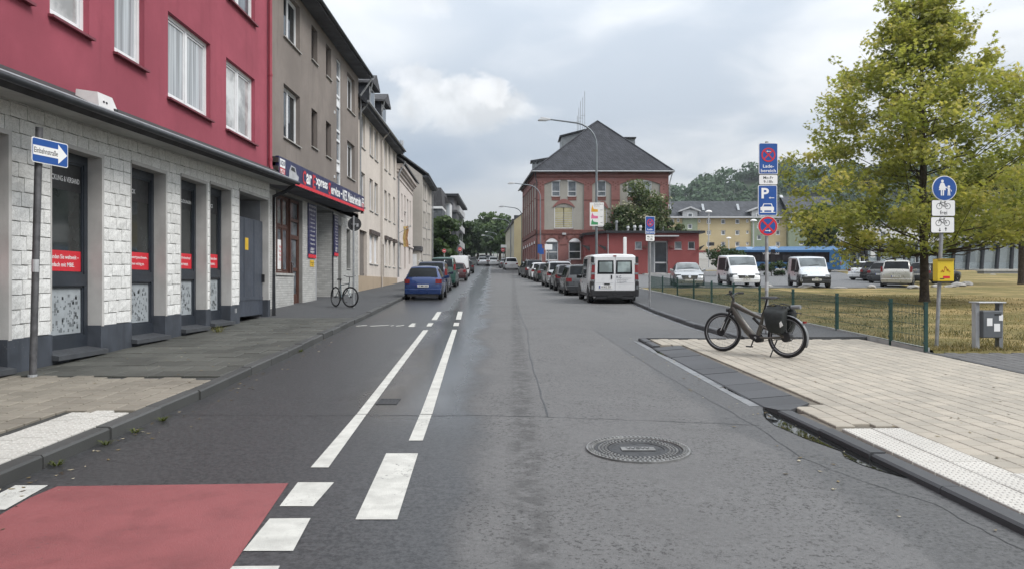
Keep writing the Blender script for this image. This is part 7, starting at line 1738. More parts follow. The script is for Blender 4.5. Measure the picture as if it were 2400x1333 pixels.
def parking_sign():
    Y = 16.2; x = at(1797, 0, Y).x; b = Vector((x, Y, pave(Y)-.03)); t = thing('parking_sign_post', b, 'tall stack of four blue and white parking signs on a post behind the electric bike', 'sign')
    MB().tube([b-U3*.2, Vector((x, Y, 4.80))], .036, 12).build('post', GALV, t, 40)
    for z in (1.55, 2.2): MB().tube([Vector((x, Y, z)), Vector((x, Y, z+.18))], .039, 12).build('post_band', LGREY, t, 40)
    y = Y-.05; rot = .03
    p, rt, n = plate(t, (x+.015, y, 4.42), .42, .68, SIGN_BLUE, rot=rot)
    no_stop(p, Vector((x+.015, y, 4.50)), .155, rt, n, .0095, -1, .075); text_on('Lade-\nbereich', WTXT, p, Vector((x+.015, y, 4.205))+n*.011, rt, U3, .17, .33, .01)
    p, rt, n = plate(t, (x+.015, y, 3.958), .42, .222, SIGN_WHITE, BTXT, rot, bw=.008); text_on('Mo-Fr\n9-18h', BTXT, p, Vector((x+.015, y, 3.958))+n*.011, rt, U3, .15, .22, .006)
    p, rt, n = plate(t, (x+.0, y, 3.508), .42, .66, SIGN_BLUE, rot=rot); c = Vector((x, y, 3.508))
    text_on('P', WTXT, p, c+rt*-.055+U3*.155+n*.011, rt, U3, .23, .165, .03); arrow(p, c+rt*.085+U3*.055, .12, rt, SIGN_WHITE, n, .0095, .014, -1)
    q = MB(); o = c+U3*-.17+n*.0095     # car with its wheels on the kerb
    for pts in ([(-.16, -.05), (.14, -.05), (.14, .02), (.11, .035), (.09, .10), (-.09, .10), (-.12, .035), (-.16, .02)],): q.prism([o+rt*a+U3*z for a, z in pts], n*.002)
    for a in (-.12, .08): q.prism([o+rt*a+U3*-.05, o+rt*(a+.045)+U3*-.05, o+rt*(a+.045)+U3*-.085, o+rt*a+U3*-.085], n*.002)
    q.prism([o+rt*-.17+U3*-.085, o+rt*.17+U3*-.085, o+rt*.17+U3*-.10, o+rt*-.17+U3*-.10], n*.002); q.build('car_symbol', SIGN_WHITE, p)
    q = MB(); q.prism([o+rt*-.10+U3*.035+n*.0022, o+rt*.09+U3*.035+n*.0022, o+rt*.075+U3*.085+n*.0022, o+rt*-.075+U3*.085+n*.0022], n*.001); q.build('car_symbol_window', SIGN_BLUE, p)
    c = Vector((x+.005, y, 2.945)); MB().lathe(c-n*.006, n, [(0, .215), (.012, .215)], 36).build('round_sign', SIGN_WHITE, t); no_stop(t, c, .208, rt, n, .0075, 1, -.10)
parking_sign()
def loading_sign():
    b = gp(1523, 717, .10); Y = b.y; t = thing('loading_sign_post', b, 'slim post with a small blue loading-zone sign and white hours plate behind the delivery van', 'sign')
    MB().tube([b-U3*.2, Vector((b.x, Y, zpx(508, Y)))], .033, 10).build('post', GALV, t, 40)
    c = Vector((b.x, Y-.05, (zpx(508, Y)+zpx(550, Y))/2)); rot = .35; p, rt, n = plate(t, c, .38, zpx(508, Y)-zpx(550, Y), SIGN_BLUE, rot=rot)
    no_stop(p, c+U3*.09, .135, rt, n, .0095, 1, -.05); text_on('Lade-\nbereich', WTXT, p, c-U3*.19+n*.011, rt, U3, .16, .31, .01)
    c = Vector((b.x, Y-.05, (zpx(551, Y)+zpx(566, Y))/2)); p, rt, n = plate(t, c, .36, zpx(551, Y)-zpx(566, Y), SIGN_WHITE, BTXT, rot, bw=.007); text_on('Mo-Fr\n9-18h', BTXT, p, c+n*.011, rt, U3, .15, .24, .006)
loading_sign()
def bike_symbol(parent, c, s, rt, n, off, m=BTXT):
    def T(a, z): return Vector(c)+rt*a*s+U3*z*s
    for a in (-.5, .5): ring(parent, T(a, 0), .30*s, .35*s, m, n, off, 'wheel_symbol')
    P_ = {'r': (.5, 0), 'b': (.02, -.02), 's': (.16, .42), 'h': (-.38, .42), 'f': (-.5, 0), 'st': (.20, .56)}
    for a, b in (('f', 'h'), ('h', 's'), ('h', 'b'), ('s', 'b'), ('s', 'r'), ('b', 'r'), ('s', 'st')): bar(parent, T(*P_[a]), T(*P_[b]), .055*s, m, n, off+.0001, 'frame_symbol')
    bar(parent, T(.08, .57), T(.32, .57), .06*s, m, n, off, 'saddle_symbol'); bar(parent, T(-.38, .42), T(-.34, .60), .05*s, m, n, off, 'fork_symbol'); bar(parent, T(-.34, .60), T(-.18, .58), .05*s, m, n, off, 'bar_symbol')
def path_sign():
    b = gp(2194, 812, .08); Y = b.y; t = thing('footpath_sign_post', b, 'leaning grey post with a round blue footpath sign, two bicycle plates and a yellow box', 'sign')
    top = at(2212, 418, Y); MB().tube([b-U3*.2, top], .033, 12).build('post', GALV, t, 40)
    def on(v): k = (zpx(v, Y)-b.z)/(top.z-b.z); p = b.lerp(top, k); return Vector((p.x, p.y-.05, zpx(v, Y)))
    n = Vector((.04, -1, 0)).normalized(); rt = Vector((1, .04, 0)).normalized()
    c = on(443)+rt*-.01; MB().lathe(c-n*.006, n, [(0, .235), (.012, .235)], 40).build('round_sign', SIGN_WHITE, t); disc(t, c, .222, SIGN_BLUE, n, .007)
    q = MB(); o = c+n*.0105+rt*-.045
    def poly(pts, dx=0): q.prism([o+rt*(a+dx)+U3*z for a, z in pts], n*.002)
    def head(a, z, r): poly([(a+r*math.cos(2*PI*k/12), z+r*math.sin(2*PI*k/12)) for k in range(12)])
    head(0, .135, .027); poly([(-.018, .105), (.018, .105), (.034, .06), (.068, -.035), (-.068, -.035), (-.034, .06)]); poly([(-.03, -.035), (-.006, -.035), (-.006, -.135), (-.03, -.135)]); poly([(.008, -.035), (.032, -.035), (.030, -.135), (.006, -.135)]); poly([(.018, .105), (.034, .095), (.072, .0), (.058, -.005)]); poly([(-.018, .105), (-.034, .095), (-.066, .01), (-.052, .005)])
    head(.125, .03, .024); poly([(.107, .004), (.143, .004), (.146, -.06), (.104, -.06)]); poly([(.104, -.06), (.123, -.06), (.119, -.135), (.100, -.135)]); poly([(.127, -.06), (.146, -.06), (.152, -.135), (.133, -.135)]); poly([(.107, .004), (.100, -.012), (.062, .02), (.068, .034)]); poly([(.143, .004), (.152, -.008), (.184, -.055), (.172, -.062)])
    q.build('walkers_symbol', SIGN_WHITE, t)
    for k, (v0, v1) in enumerate(((470, 508), (509.5, 547))):
        c = on((v0+v1)/2)+rt*-.015; hgt = zpx(v0, Y)-zpx(v1, Y); p, _, _ = plate(t, c, .455, hgt, SIGN_WHITE, BTXT, .04, bw=.008)
        bike_symbol(p, c+U3*.035, .16, rt, n, .0095)
        if k == 0: text_on('frei', BTXT, p, c-U3*.085+n*.0105, rt, U3, .075, .14, .008)
        else:
            for s, a in ((-1, -.055), (1, .06)): bar(p, c+rt*a-U3*.115, c+rt*a-U3*.055, .012, BTXT, n, .0095); e = c+rt*a-U3*(.085-s*.03)+n*.0095; q = MB(); q.prism([e+U3*s*.012, e-U3*s*.022+rt*.024, e-U3*s*.012, e-U3*s*.022-rt*.024], n*.002); q.build('arrow', BTXT, p)
    c = on(634)+rt*.03; YB = mat('box_yellow', (.66, .48, .025), .5, 0, .06, 3, dirt=.15); hgt = zpx(609, Y)-zpx(660, Y)
    q = MB(); q.box(c.x-.155, c.x+.155, c.y-.10, c.y+.06, c.z-hgt/2, c.z+hgt/2); bx = q.build('yellow_box', YB, t, bevel=.012)
    MB().box(c.x-.15, c.x+.15, c.y-.12, c.y+.06, c.z+hgt/2-.018, c.z+hgt/2+.012).build('box_lid', mat('box_trim', (.30, .20, .02), .5), bx); MB().box(c.x-.16, c.x+.16, c.y-.1, c.y+.05, c.z-hgt/2-.02, c.z-hgt/2).build('box_base', BLACK, bx)
    gm = mat('graffiti_red', (.45, .03, .05), .5); rr = random.Random(4); pts = [Vector((c.x-.09+.013*i, c.y-.103, c.z+.02+rr.uniform(-.06, .06))) for i in range(14)]; MB().tube(pts, .005, 4).build('graffiti', gm, bx)
    MB().box(c.x-.05, c.x+.075, c.y-.103, c.y-.0995, c.z-.15, c.z-.105).build('sticker', SIGN_RED, bx); MB().box(c.x-.11, c.x-.03, c.y-.103, c.y-.0995, c.z-.165, c.z-.15).build('sticker', BTXT, bx)
path_sign()
def one_way():
    b = Vector((-6.55, 10.1, pave(10.1)-.02)); t = thing('one_way_sign_post', b, 'weathered post with a blue one-way arrow sign in front of the shop', 'sign')
    tp = Vector((-6.49, 10.15, 3.83)); MB().tube([b-U3*.2, tp], .046, 12).build('post', POLE_DK, t, 40)
    MB().tube([b-U3*.02, b+U3*.04], .058, 10).build('post_foot', LGREY, t)
    MB().tube([b.lerp(tp, .42), b.lerp(tp, .47)], .048, 12).build('sticker_band', LGREY, t)
    A = Vector((-6.62, 9.98, 0)); B = Vector((-6.49, 10.57, 0)); rt = (B-A).normalized(); n = Vector((rt.y, -rt.x, 0)); c = (A+B)/2+n*.16; c.z = 3.50; w_, h_ = .61, .34; rot = math.atan2(rt.y, rt.x)
    p, _, _ = plate(t, c, w_, h_, SIGN_BLUE, rot=rot, bw=.012)
    q = MB(); o = c+n*.0095; q.prism([o+rt*a+U3*z for a, z in ((-.285, .065), (.13, .065), (.13, .135), (.285, 0), (.13, -.135), (.13, -.065), (-.285, -.065))], n*.002); q.build('arrow', SIGN_WHITE, p)
    text_on('Einbahnstraße', BTXT, p, o+n*.0035+rt*-.075, rt, U3, .075, .39, .006)
    MB().box(tp.x-.06, tp.x+.06, tp.y-.05, tp.y+.02, 3.62, 3.66).build('clamp', GALV, t)
one_way()
def back_sign():
    b = Vector((-5.40, 25.2, pave(25.2)-.02)); t = thing('round_sign_post', b, 'grey post with the dark back of a round sign beside the parked city bicycle', 'sign')
    MB().tube([b-U3*.2, Vector((b.x, b.y, 4.0))], .034, 12).build('post', GALV, t, 40); c = Vector((b.x+.02, b.y+.05, 3.73))
    MB().lathe(c, (0, 1, 0), [(0, .228), (.008, .235), (.016, .235)], 36).build('round_sign', SIGN_BACK, t); MB().lathe(c+Vector((0, .0165, 0)), (0, 1, 0), [(0, .23), (.003, .23)], 32).build('sign_face', SIGN_RED, t)
    MB().box(c.x+.06, c.x+.14, c.y-.004, c.y, c.z-.09, c.z+.02).build('sticker', LGREY, t); MB().box(c.x-.10, c.x+.10, c.y-.03, c.y+.0, c.z-.02, c.z+.02).build('clamp', GALV, t)
back_sign()
def fence():
    ys = [13.4, 14.65, 17.1, 19.8, 22.5, 25.2, 28.0, 30.8, 33.9, 37.3, 41.0]; fx = lambda y: 7.50+.004*(y-13.4)
    t = thing('mesh_fence', (fx(25), 25, prof(25)), 'low dark green wire-mesh fence along the lawn behind the electric bike', 'fence')
    for y in ys:
        x = fx(y); z = prof(y)+.06; q = MB(); q.box(x-.03, x+.03, y-.02, y+.02, z-.1, z+.87); q.box(x-.034, x+.034, y-.024, y+.024, z+.87, z+.89); q.build('post', FENCE_G, t)
        for h in (.15, .45, .78): MB().box(x-.045, x-.028, y-.03, y+.03, z+h-.02, z+h+.02).build('clip', FENCE_G, t)
    for a, b in zip(ys[:-1], ys[1:]):
        q = MB(); n = int((b-a)/.05); rw = .003
        for k in range(1, n):
            y = a+(b-a)*k/n; x = fx(y); z = prof(y)+.10; q.box(x-rw, x+rw, y-rw, y+rw, z, z+.78)
        for h in (.02, .22, .42, .62, .77):
            for s in (-1, 1): q.obox((fx(a)+s*.006-.003, a, prof(a)+.10+h), (fx(b)-fx(a), b-a, prof(b)-prof(a)), (.006, 0, 0), (0, 0, .006))
        stuff(q.build('mesh_panel', FENCE_G, t, fix=False))
fence()
def bin_():
    b = gp(2314, 819, .06); x, y, z = b; t = thing('litter_bin', b, 'grey steel litter bin with white stickers hung between two posts on the grey paving', 'litter bin')
    BG = mat('bin_grey', (.13, .14, .15), .55, .3, .12, 5, dirt=.3); s = .215
    for sg in (-1, 1): MB().box(x+sg*s-.035, x+sg*s+.035, y-.06, y+.06, z-.1, z+.86).build('post', LGREY if sg < 0 else GREY_M, t)
    MB().box(x-s-.04, x+s+.04, y-.15, y+.15, z+.86, z+.885).build('roof', LGREY, t, bevel=.008)
    bd = MB().box(x-s+.04, x+s-.04, y-.16, y+.14, z+.23, z+.72).build('container', BG, t, bevel=.015); MB().box(x-s+.035, x+s-.035, y-.165, y+.145, z+.70, z+.725).build('rim', GREY_M, bd)
    MB().box(x-.02+.05, x+.10+.05, y-.166, y-.155, z+.64, z+.67).build('slot', BTXT, bd)
    for (a, c, w_, h_) in ((-.11, .52, .11, .14), (.02, .42, .12, .14), (.11, .60, .08, .11)): MB().box(x+a-.0, x+a+w_*.9, y-.1635, y-.160, z+c-h_/2, z+c+h_/2).build('sticker', SIGN_WHITE, bd)
bin_()
def lamp(u, v_top, Y, base_x=None, reach_px=110, label='', head_l=.75, r=.085, zt=None):
    x = at(u, 0, Y).x; z0 = prof(Y)+.08; zt = zpx(v_top, Y); t = thing('street_lamp', (x, Y, z0), label, 'street lamp', 'street lamps on the right pavement'); LM = mat('lamp_grey', (.17, .19, .205), .5, .4, .12, 3)
    reach = reach_px/F*Y; R_ = min(reach*.5, 1.5); pts = [(x, Y, z0-.1), (x, Y, zt-R_)]
    for k in range(1, 7): a = PI/2*k/6*.88; pts.append((x-R_*(1-math.cos(a)), Y, zt-R_+R_*math.sin(a)*.93))
    e = Vector(pts[-1]); tip = Vector((x-reach, Y, zt+.10)); pts.append(tuple(tip)); n = len(pts)
    MB().tube(pts, [r, r*.8]+[r*.62]*(n-3)+[r*.5], 10).build('pole', LM, t, 40); MB().tube([(x, Y, z0-.1), (x, Y, z0+1.2)], r*1.35, 10).build('pole_base', LM, t, 40)
    q = MB(); h = tip; q.hexa([h+Vector((.1, -.10, -.06)), h+Vector((-head_l*.9, -.15, -.07)), h+Vector((-head_l*.9, .15, -.07)), h+Vector((.1, .10, -.06))], [h+Vector((.1, -.07, .06)), h+Vector((-head_l*.6, -.11, .13)), h+Vector((-head_l*.6, .11, .13)), h+Vector((.1, .07, .06))]); q.build('lamp_head', LGREY, t, bevel=.02)
    MB().box(h.x-head_l*.85, h.x-.1, Y-.12, Y+.12, h.z-.10, h.z-.065).build('diffuser', mat('lamp_lens_grey', (.48, .50, .50), .3), t)
    return t, x, Y
l1, lx, ly = lamp(1398, 284, 45.5, reach_px=112, label='tall curved street lamp carrying a white church-service notice board')
lamp(1266.5, 432, 78, reach_px=62, label='curved street lamp in front of the corner of the brick office', r=.08); lamp(1223, 486, 100, reach_px=42, label='curved street lamp by the flank of the brick office', r=.08)
lamp(1197, 514, 118, reach_px=34, label='street lamp in front of the narrow yellow house', r=.08); lamp(1166, 545, 150, reach_px=24, label='distant street lamp against the dark trees, the taller of a pair', r=.08); lamp(1157, 553, 160, reach_px=22, label='distant street lamp against the dark trees, the lower of a pair', r=.08)
def notice():
    Y = ly-.12; a = at(q6(612, 0)[0], q6(0, 712)[1], Y); b = at(q6(713, 0)[0], q6(0, 880)[1], Y); c = (a+b)/2; t = thing('notice_board', (c.x, Y, c.z), 'white notice board with coloured church silhouettes fixed to the tall lamp post', 'notice board')
    w_, h_ = b.x-a.x, a.z-b.z; p, rt, n = plate(t, (c.x, Y, c.z), w_, h_, SIGN_WHITE, LGREY, 0, bw=.015); n = Vector((0, -1, 0)); o = Vector((a.x, Y, b.z))+n*.0095
    text_on('Gottesdienst', BTXT, p, o+Vector((w_*.62, 0, h_*.93))+n*.002, R3, U3, .07, w_*.66); text_on('katholisch', BTXT, p, o+Vector((w_*.5, 0, h_*.85))+n*.002, R3, U3, .05, w_*.4)
    for k, (col, z, tall) in enumerate((((.75, .38, .02), .60, .30), ((.70, .15, .30), .32, .26), ((.05, .30, .12), .06, .24))):
        m = mat('notice_col%d' % k, col, .5); q = MB(); q.prism([o+Vector((x_*w_, 0, (z+y_)*h_)) for x_, y_ in ((.10, 0), (.58, 0), (.58, .10), (.32, .12), (.26, .14), (.19, tall), (.12, .12))], n*.003); q.build('church_symbol', m, p)
        text_on(('9:30', '10:00', '11:00')[k], BTXT, p, o+Vector((w_*.82, 0, h_*(z+.08)))+n*.002, R3, U3, .05, w_*.18)
notice()
# ------------------------------------------------------------------ bicycles
def wheel(t, c, ax, R_, tr, rim_m=BLACK, spoke=28, hub=.03, wall=None):
    ax = Vector(ax).normalized(); c = Vector(c); wh = MB().torus(c, ax, R_-tr, tr, 40, 8).build('wheel', RUB, t, 60)
    MB().torus(c, ax, R_-2*tr-.006, .011, 36, 6, 1.3).build('rim', rim_m, wh, 60)
    if wall: MB().torus(c, ax, R_-1.75*tr, tr*.35, 40, 6, 3.0).build('reflective_band', wall, wh, 60)
    MB().lathe(c-ax*.05, ax, [(0, hub*.6), (.01, hub), (.09, hub), (.10, hub*.6)], 12).build('hub', BLACK, wh)
    a = ax.orthogonal().normalized(); b = ax.cross(a); q = MB()
    for k in range(spoke):
        th = 2*PI*k/spoke; d = a*math.cos(th)+b*math.sin(th); th2 = th+(.5 if k % 2 else -.5); d2 = a*math.cos(th2)+b*math.sin(th2); q.tube([c+d2*hub+ax*(.03 if k % 4 < 2 else -.03), c+d*(R_-2*tr-.008)], .0016, 3, False)
    stuff(q.build('spokes', mat('spoke_steel', (.35, .35, .36), .35, .8), wh, fix=False)); return wh
def ebike():
    rear = Vector((4.66, 12.50, prof(12.50)+.060)); front = Vector((3.83, 13.42, prof(13.42)+.060)); wb = (front-rear).length
    h = (front-rear).normalized(); side = Vector((h.y, -h.x, 0)).normalized(); up = Vector((0, 0, 1)); lean = (up-side*.05).normalized()
    t = thing('electric_bike', rear, 'grey electric bicycle with wide tyres and a black pannier standing on the tan paving', 'bicycle')
    def B(s, z, o=0.0): return rear+h*s+lean*z+side*o      # s from rear axle forwards, o to the bike's right
    FR = car_paint('bike_frame_bronze', (.105, .098, .085), .45, .4); R_ = .352
    wheel(t, B(0, R_), side, R_, .031, wall=mat('reflex_grey', (.25, .25, .26), .4), hub=.06)
    hf = Matrix.Rotation(math.radians(9), 3, 'Z') @ side; wheel(t, B(wb, R_), hf, R_, .031, wall=mat('reflex_grey', (.25, .25, .26)))
    for c, ax in ((B(0, R_, -.055), side), (B(wb, R_, -.055), hf)):
        MB().lathe(c, ax, [(0, .075), (.003, .075)], 24).build('brake_disc', BLACK, t)
    MB().lathe(B(0, R_, -.075), side, [(0, .05), (.01, .085), (.13, .085), (.14, .05)], 18).build('rear_hub_gear', BLACK, t, 40)
    ht, hb = B(1.00, .92), B(1.045, .735); bb = B(.56, .315); sc_ = B(.44, .70)
    def flat_tube(pts, ws, hs, nm, m):
        q = MB(); n = 10; rings = []
        for i, p in enumerate(pts):
            d = (pts[min(i+1, len(pts)-1)]-pts[max(i-1, 0)]).normalized(); v = d.cross(side).normalized(); rings.append([p+side*math.cos(2*PI*j/n)*ws[i]+v*math.sin(2*PI*j/n)*hs[i] for j in range(n)])
        q.add([x for r in rings for x in r], [(i*n+j, i*n+(j+1) % n, (i+1)*n+(j+1) % n, (i+1)*n+j) for i in range(len(pts)-1) for j in range(n)]+[tuple(range(n)), tuple(range((len(pts)-1)*n, len(pts)*n))]); return q.build(nm, m, t, 60)
    flat_tube([B(1.02, .80), B(.90, .62), B(.74, .42), B(.66, .34), B(.60, .31)], [.040, .046, .050, .050, .044], [.052, .066, .072, .070, .056], 'down_tube', FR)
    flat_tube([B(1.00, .865), B(.80, .775), B(.60, .695), B(.45, .64)], [.036, .036, .032, .028], [.052, .046, .040, .032], 'top_tube', FR)
    flat_tube([ht+(ht-hb)*.05, hb], [.034, .038], [.034, .038], 'head_tube', FR)
    flat_tube([B(.42, .735), B(.47, .55), B(.53, .36), B(.56, .30)], [.024, .028, .034, .04], [.024, .032, .042, .05], 'seat_tube', FR)
    MB().tube([B(.62, .64), B(.46, .50)], .024, 10).build('rear_shock', BLACK, t)
    for o in (-.065, .065):
        flat_tube([B(.50, .30, o*.6), B(.30, .315, o), B(.02, .352, o*1.1)], [.012]*3, [.020, .018, .016], 'chain_stay', FR); flat_tube([B(.46, .52, o*.6), B(.28, .44, o), B(.02, .36, o*1.1)], [.010]*3, [.015]*3, 'seat_stay', FR)
    q = MB(); q.prism([B(.70, .36, -.055), B(.66, .27, -.055), B(.55, .215, -.055), B(.46, .225, -.055), B(.44, .30, -.055), B(.56, .36, -.055)], side*.11); q.build('motor', BLACK, t, bevel=.015)
    MB().lathe(B(.56, .30, -.062), side, [(0, .022), (.008, .022)], 10).build('crank_bolt', LGREY, t)
    for o, e in ((-.085, (.62, .145)), (.085, (.50, .455))):
        MB().tube([B(.56, .30, o), B(*e, o*1.15)], [.014, .011], 8).build('crank', BLACK, t); q = MB(); c = B(*e, o*1.75); q.obox(c-h*.045-side*.045-lean*.01, h*.09, side*.09, lean*.02); q.build('pedal', BLACK, t)
    MB().lathe(B(.56, .30, .062), side, [(0, .075), (.004, .075)], 24).build('chainring', BLACK, t)
    for z in (-1, 1): MB().tube([B(.56, .30+z*.070, .062), B(0, .352+z*.035, .062)], .006, 5).build('chain', BLACK, t)
    # fork, bars
    for o in (-.058, .058): MB().tube([hb+side*o*1.0+lean*-.02, hb.lerp(B(wb, R_), .45)+side*o, B(wb, R_)+side*o], [.019, .025, .022], 8).build('fork_leg', BLACK, t, 40)
    MB().tube([hb+side*.07-lean*.01, hb-side*.07-lean*.01], .026, 8).build('fork_crown', BLACK, t); MB().tube([hb.lerp(B(wb, R_), .50)-side*.083, hb.lerp(B(wb, R_), .92)-side*.083], .006, 6).build('fork_decal', SIGN_WHITE, t)
    st = ht+lean*.05; cl = B(1.03, 1.00); MB().tube([ht, st, cl], [.022, .022, .018], 8).build('stem', BLACK, t)
    hs_ = Matrix.Rotation(math.radians(14), 3, 'Z') @ side; ha = Matrix.Rotation(math.radians(14), 3, 'Z') @ h
    barp = [cl-hs_*.35-ha*.10+lean*.06, cl-hs_*.18-ha*.02+lean*.055, cl, cl+hs_*.18-ha*.02+lean*.055, cl+hs_*.35-ha*.10+lean*.06]; MB().tube(barp, .0145, 8).build('handlebar', BLACK, t, 60)
    for k, s in ((0, 1), (4, -1)): d = (barp[1 if k == 0 else 3]-barp[k]).normalized(); MB().tube([barp[k], barp[k]+d*.13], .021, 8).build('grip', RUB, t); MB().tube([barp[k]+d*.15, barp[k]+d*.13+ha*.07-lean*.02, barp[k]+d*.05+ha*.08-lean*.04], .008, 5).build('brake_lever', BLACK, t)
    q = MB(); q.obox(cl+ha*.0-hs_*.05+lean*.03, hs_*.10, ha*.04, lean*.075); q.build('display', BLACK, t, bevel=.01); MB().lathe(hb+h*.04+lean*.02, h, [(0, .03), (.05, .038)], 12).build('headlight', BLACK, t); MB().lathe(hb+h*.091+lean*.02, h, [(0, .034), (.004, .030)], 12).build('headlight_lens', LAMPC, t)
    # saddle and post
    MB().tube([B(.435, .70), B(.345, .985)], .0165, 8).build('seat_post', BLACK, t); MB().tube([B(.45, .66), B(.425, .745)], .024, 8).build('seat_clamp', BLACK, t)
    q = MB(); rows = [(.145, .075, 1.01, .995), (.20, .085, 1.02, .985), (.27, .065, 1.015, .975), (.36, .030, 1.01, .975), (.455, .018, 1.005, .98)]; vs = []
    for s, w_, zt, zb_ in rows: vs += [B(s, zb_, -w_), B(s, zt, -w_*.75), B(s, zt+.012, 0), B(s, zt, w_*.75), B(s, zb_, w_)]
    q.add(vs, [(i*5+j, i*5+j+1, i*5+j+6, i*5+j+5) for i in range(4) for j in range(4)]+[(i*5+4, i*5, i*5+5, i*5+9) for i in range(4)]+[(0, 1, 2, 3, 4), (20, 21, 22, 23, 24)]); q.build('saddle', BLACK, t, 60)
    # mudguards, rack, pannier, lights, stand
    def guard(c, a0, a1, nm):
        q = MB(); vs = []; n = 14
        for k in range(n+1):
            a = math.radians(lerp(a0, a1, k/n)); d = h*math.cos(a)+lean*math.sin(a)
            for o in (-.036, 0, .036): vs.append(c+d*(R_+.022-abs(o)*.25)+side*o)
        q.add(vs, [(i*3+j, i*3+j+1, i*3+j+4, i*3+j+3) for i in range(n) for j in range(2)]); ob = q.build(nm, GREY_M if nm == 'rear_mudguard' else BLACK, t, 60); ob.modifiers.new('solid', 'SOLIDIFY').thickness = .004
    guard(B(0, R_), 60, 205, 'rear_mudguard')
    for o in (-.07, .07): MB().tube([B(.40, .74, o), B(.10, .765, o), B(-.22, .765, o), B(-.03, .36, o)], .007, 6).build('rack_rail', BLACK, t, 40)
    MB().tube([B(-.22, .765, -.07), B(-.22, .765, .07)], .007, 6).build('rack_end', BLACK, t)
    CL = mat('pannier_cloth', (.018, .022, .022), .65, 0, .25, 12, .5, 20); rr = random.Random(6)
    for o in (-1, 1):
        q = MB(); vs = []; rows = [(.42, .02, .235), (.52, -.02, .27), (.64, -.04, .29), (.75, -.05, .30), (.80, -.055, .305), (.84, -.045, .29), (.865, -.04, .28)]; n = 12
        for i, (z, s0, s1) in enumerate(rows):
            dp = [.11, .15, .165, .15, .12, .06, .03][i]
            for j in range(n):
                a = 2*PI*j/n; cs, sn = math.cos(a), math.sin(a); e = .35
                xx = (abs(cs)**e)*(1 if cs > 0 else -1); yy = (abs(sn)**e)*(1 if sn > 0 else -1); w_ = rr.uniform(-.010, .010)*(2.2 if i > 3 else 1)
                vs.append(B((s0+s1)/2-.01+xx*(s1-s0)/2*1.08+w_, z+rr.uniform(-.012, .012)*(i > 3), o*(.085+dp/2)+yy*dp/2+w_))
        m_ = len(rows); q.add(vs, [(i*n+j, i*n+(j+1) % n, (i+1)*n+(j+1) % n, (i+1)*n+j) for i in range(m_-1) for j in range(n)]+[tuple(range(n)), tuple(range((m_-1)*n, m_*n))])
        pn = q.build('pannier', CL, t, 50)
        MB().tube([B(.27, .862, o*.16), B(.14, .90, o*.15), B(-.03, .862, o*.16)], .010, 5).build('strap', BLACK, pn)
        if o < 0: q = MB(); q.prism([B(-.03, .63, -.247), B(-.06, .56, -.240), B(-.005, .52, -.240), B(.0, .60, -.250)], side*-.004); q.build('reflector', SIGN_WHITE, pn)
    q = MB(); q.obox(B(-.02, .80, -.09), h*.34, side*.18, lean*.06); q.build('rack_bundle', CL, t, bevel=.025); MB().tube([B(-.12, .86, -.06), B(-.28, .87, -.06)], .035, 10).build('rolled_mat', GREY_M, t)
    MB().box(0, 0, 0, 0, 0, 0) if False else None
    q = MB(); q.obox(B(-.33, .60, -.04), h*.03, side*.08, lean*.035); q.build('tail_light', TAIL, t)
    MB().tube([B(.14, .30, -.08), B(.20, .005, -.22)], [.012, .010], 6).build('kickstand', BLACK, t)
ebike()
def city_bike():
    b = Vector((-5.46, 24.85, prof(24.85)+.114)); t = thing('city_bicycle', b, 'slim city bicycle with a pale blue frame leaning on the round sign post', 'bicycle'); R_ = .35
    h = Vector((.66, -.75, 0)).normalized(); rear = b-h*1.02+Vector((0, 0, .03)); side = Vector((h.y, -h.x, 0)); lean = (Vector((0, 0, 1))+side*-.08).normalized(); wb = 1.02
    def B(s, z, o=0.0): return rear+h*s+lean*z+side*o
    FR = car_paint('bike_frame_blue', (.05, .085, .10), .3)
    wheel(t, B(0, R_), side, R_, .021, BLACK, 24); hf = Matrix.Rotation(math.radians(22), 3, 'Z') @ side; cf = B(wb, R_); wheel(t, cf, hf, R_, .021, BLACK, 24)
    for a, c_, r in ((B(.88, .84), B(.86, .62), .018), (B(.87, .66), B(.44, .30), .018), (B(.88, .80), B(.30, .74), .016), (B(.28, .78), B(.44, .30), .016), (B(.44, .30), B(0, R_), .011), (B(.29, .72), B(0, R_), .010)): MB().tube([a, c_], r, 8).build('frame_tube', FR, t)
    for s in (-1, 1): MB().tube([B(.865, .63)+hf*.045*s, cf+hf*.05*s], .012, 6).build('fork_leg', FR, t)
    MB().tube([B(.88, .83), B(.885, 1.02)], .014, 8).build('stem', BLACK, t); MB().tube([B(.885, 1.02)-hf*.30+lean*.04, B(.885, 1.02)-hf*.12, B(.885, 1.02)+hf*.12, B(.885, 1.02)+hf*.30+lean*.04], .012, 8).build('handlebar', BLACK, t)
    MB().tube([B(.29, .74), B(.26, .93)], .013, 8).build('seat_post', BLACK, t); q = MB(); q.hexa([B(.12, .92, -.07), B(.12, .92, .07), B(.38, .93, .015), B(.38, .93, -.015)], [B(.13, .965, -.06), B(.13, .965, .06), B(.38, .955, .012), B(.38, .955, -.012)]); q.build('saddle', BLACK, t, bevel=.012)
    for o, e in ((-.07, (.52, .15)), (.07, (.36, .45))): MB().tube([B(.44, .30, o), B(*e, o*1.2)], .010, 6).build('crank', BLACK, t); q = MB(); q.obox(B(*e, o*1.9)-h*.035-side*.03, h*.07, side*.06, lean*.018); q.build('pedal', BLACK, t)
    MB().lathe(B(.44, .30, .05), side, [(0, .085), (.004, .085)], 20).build('chainring', BLACK, t)
city_bike()
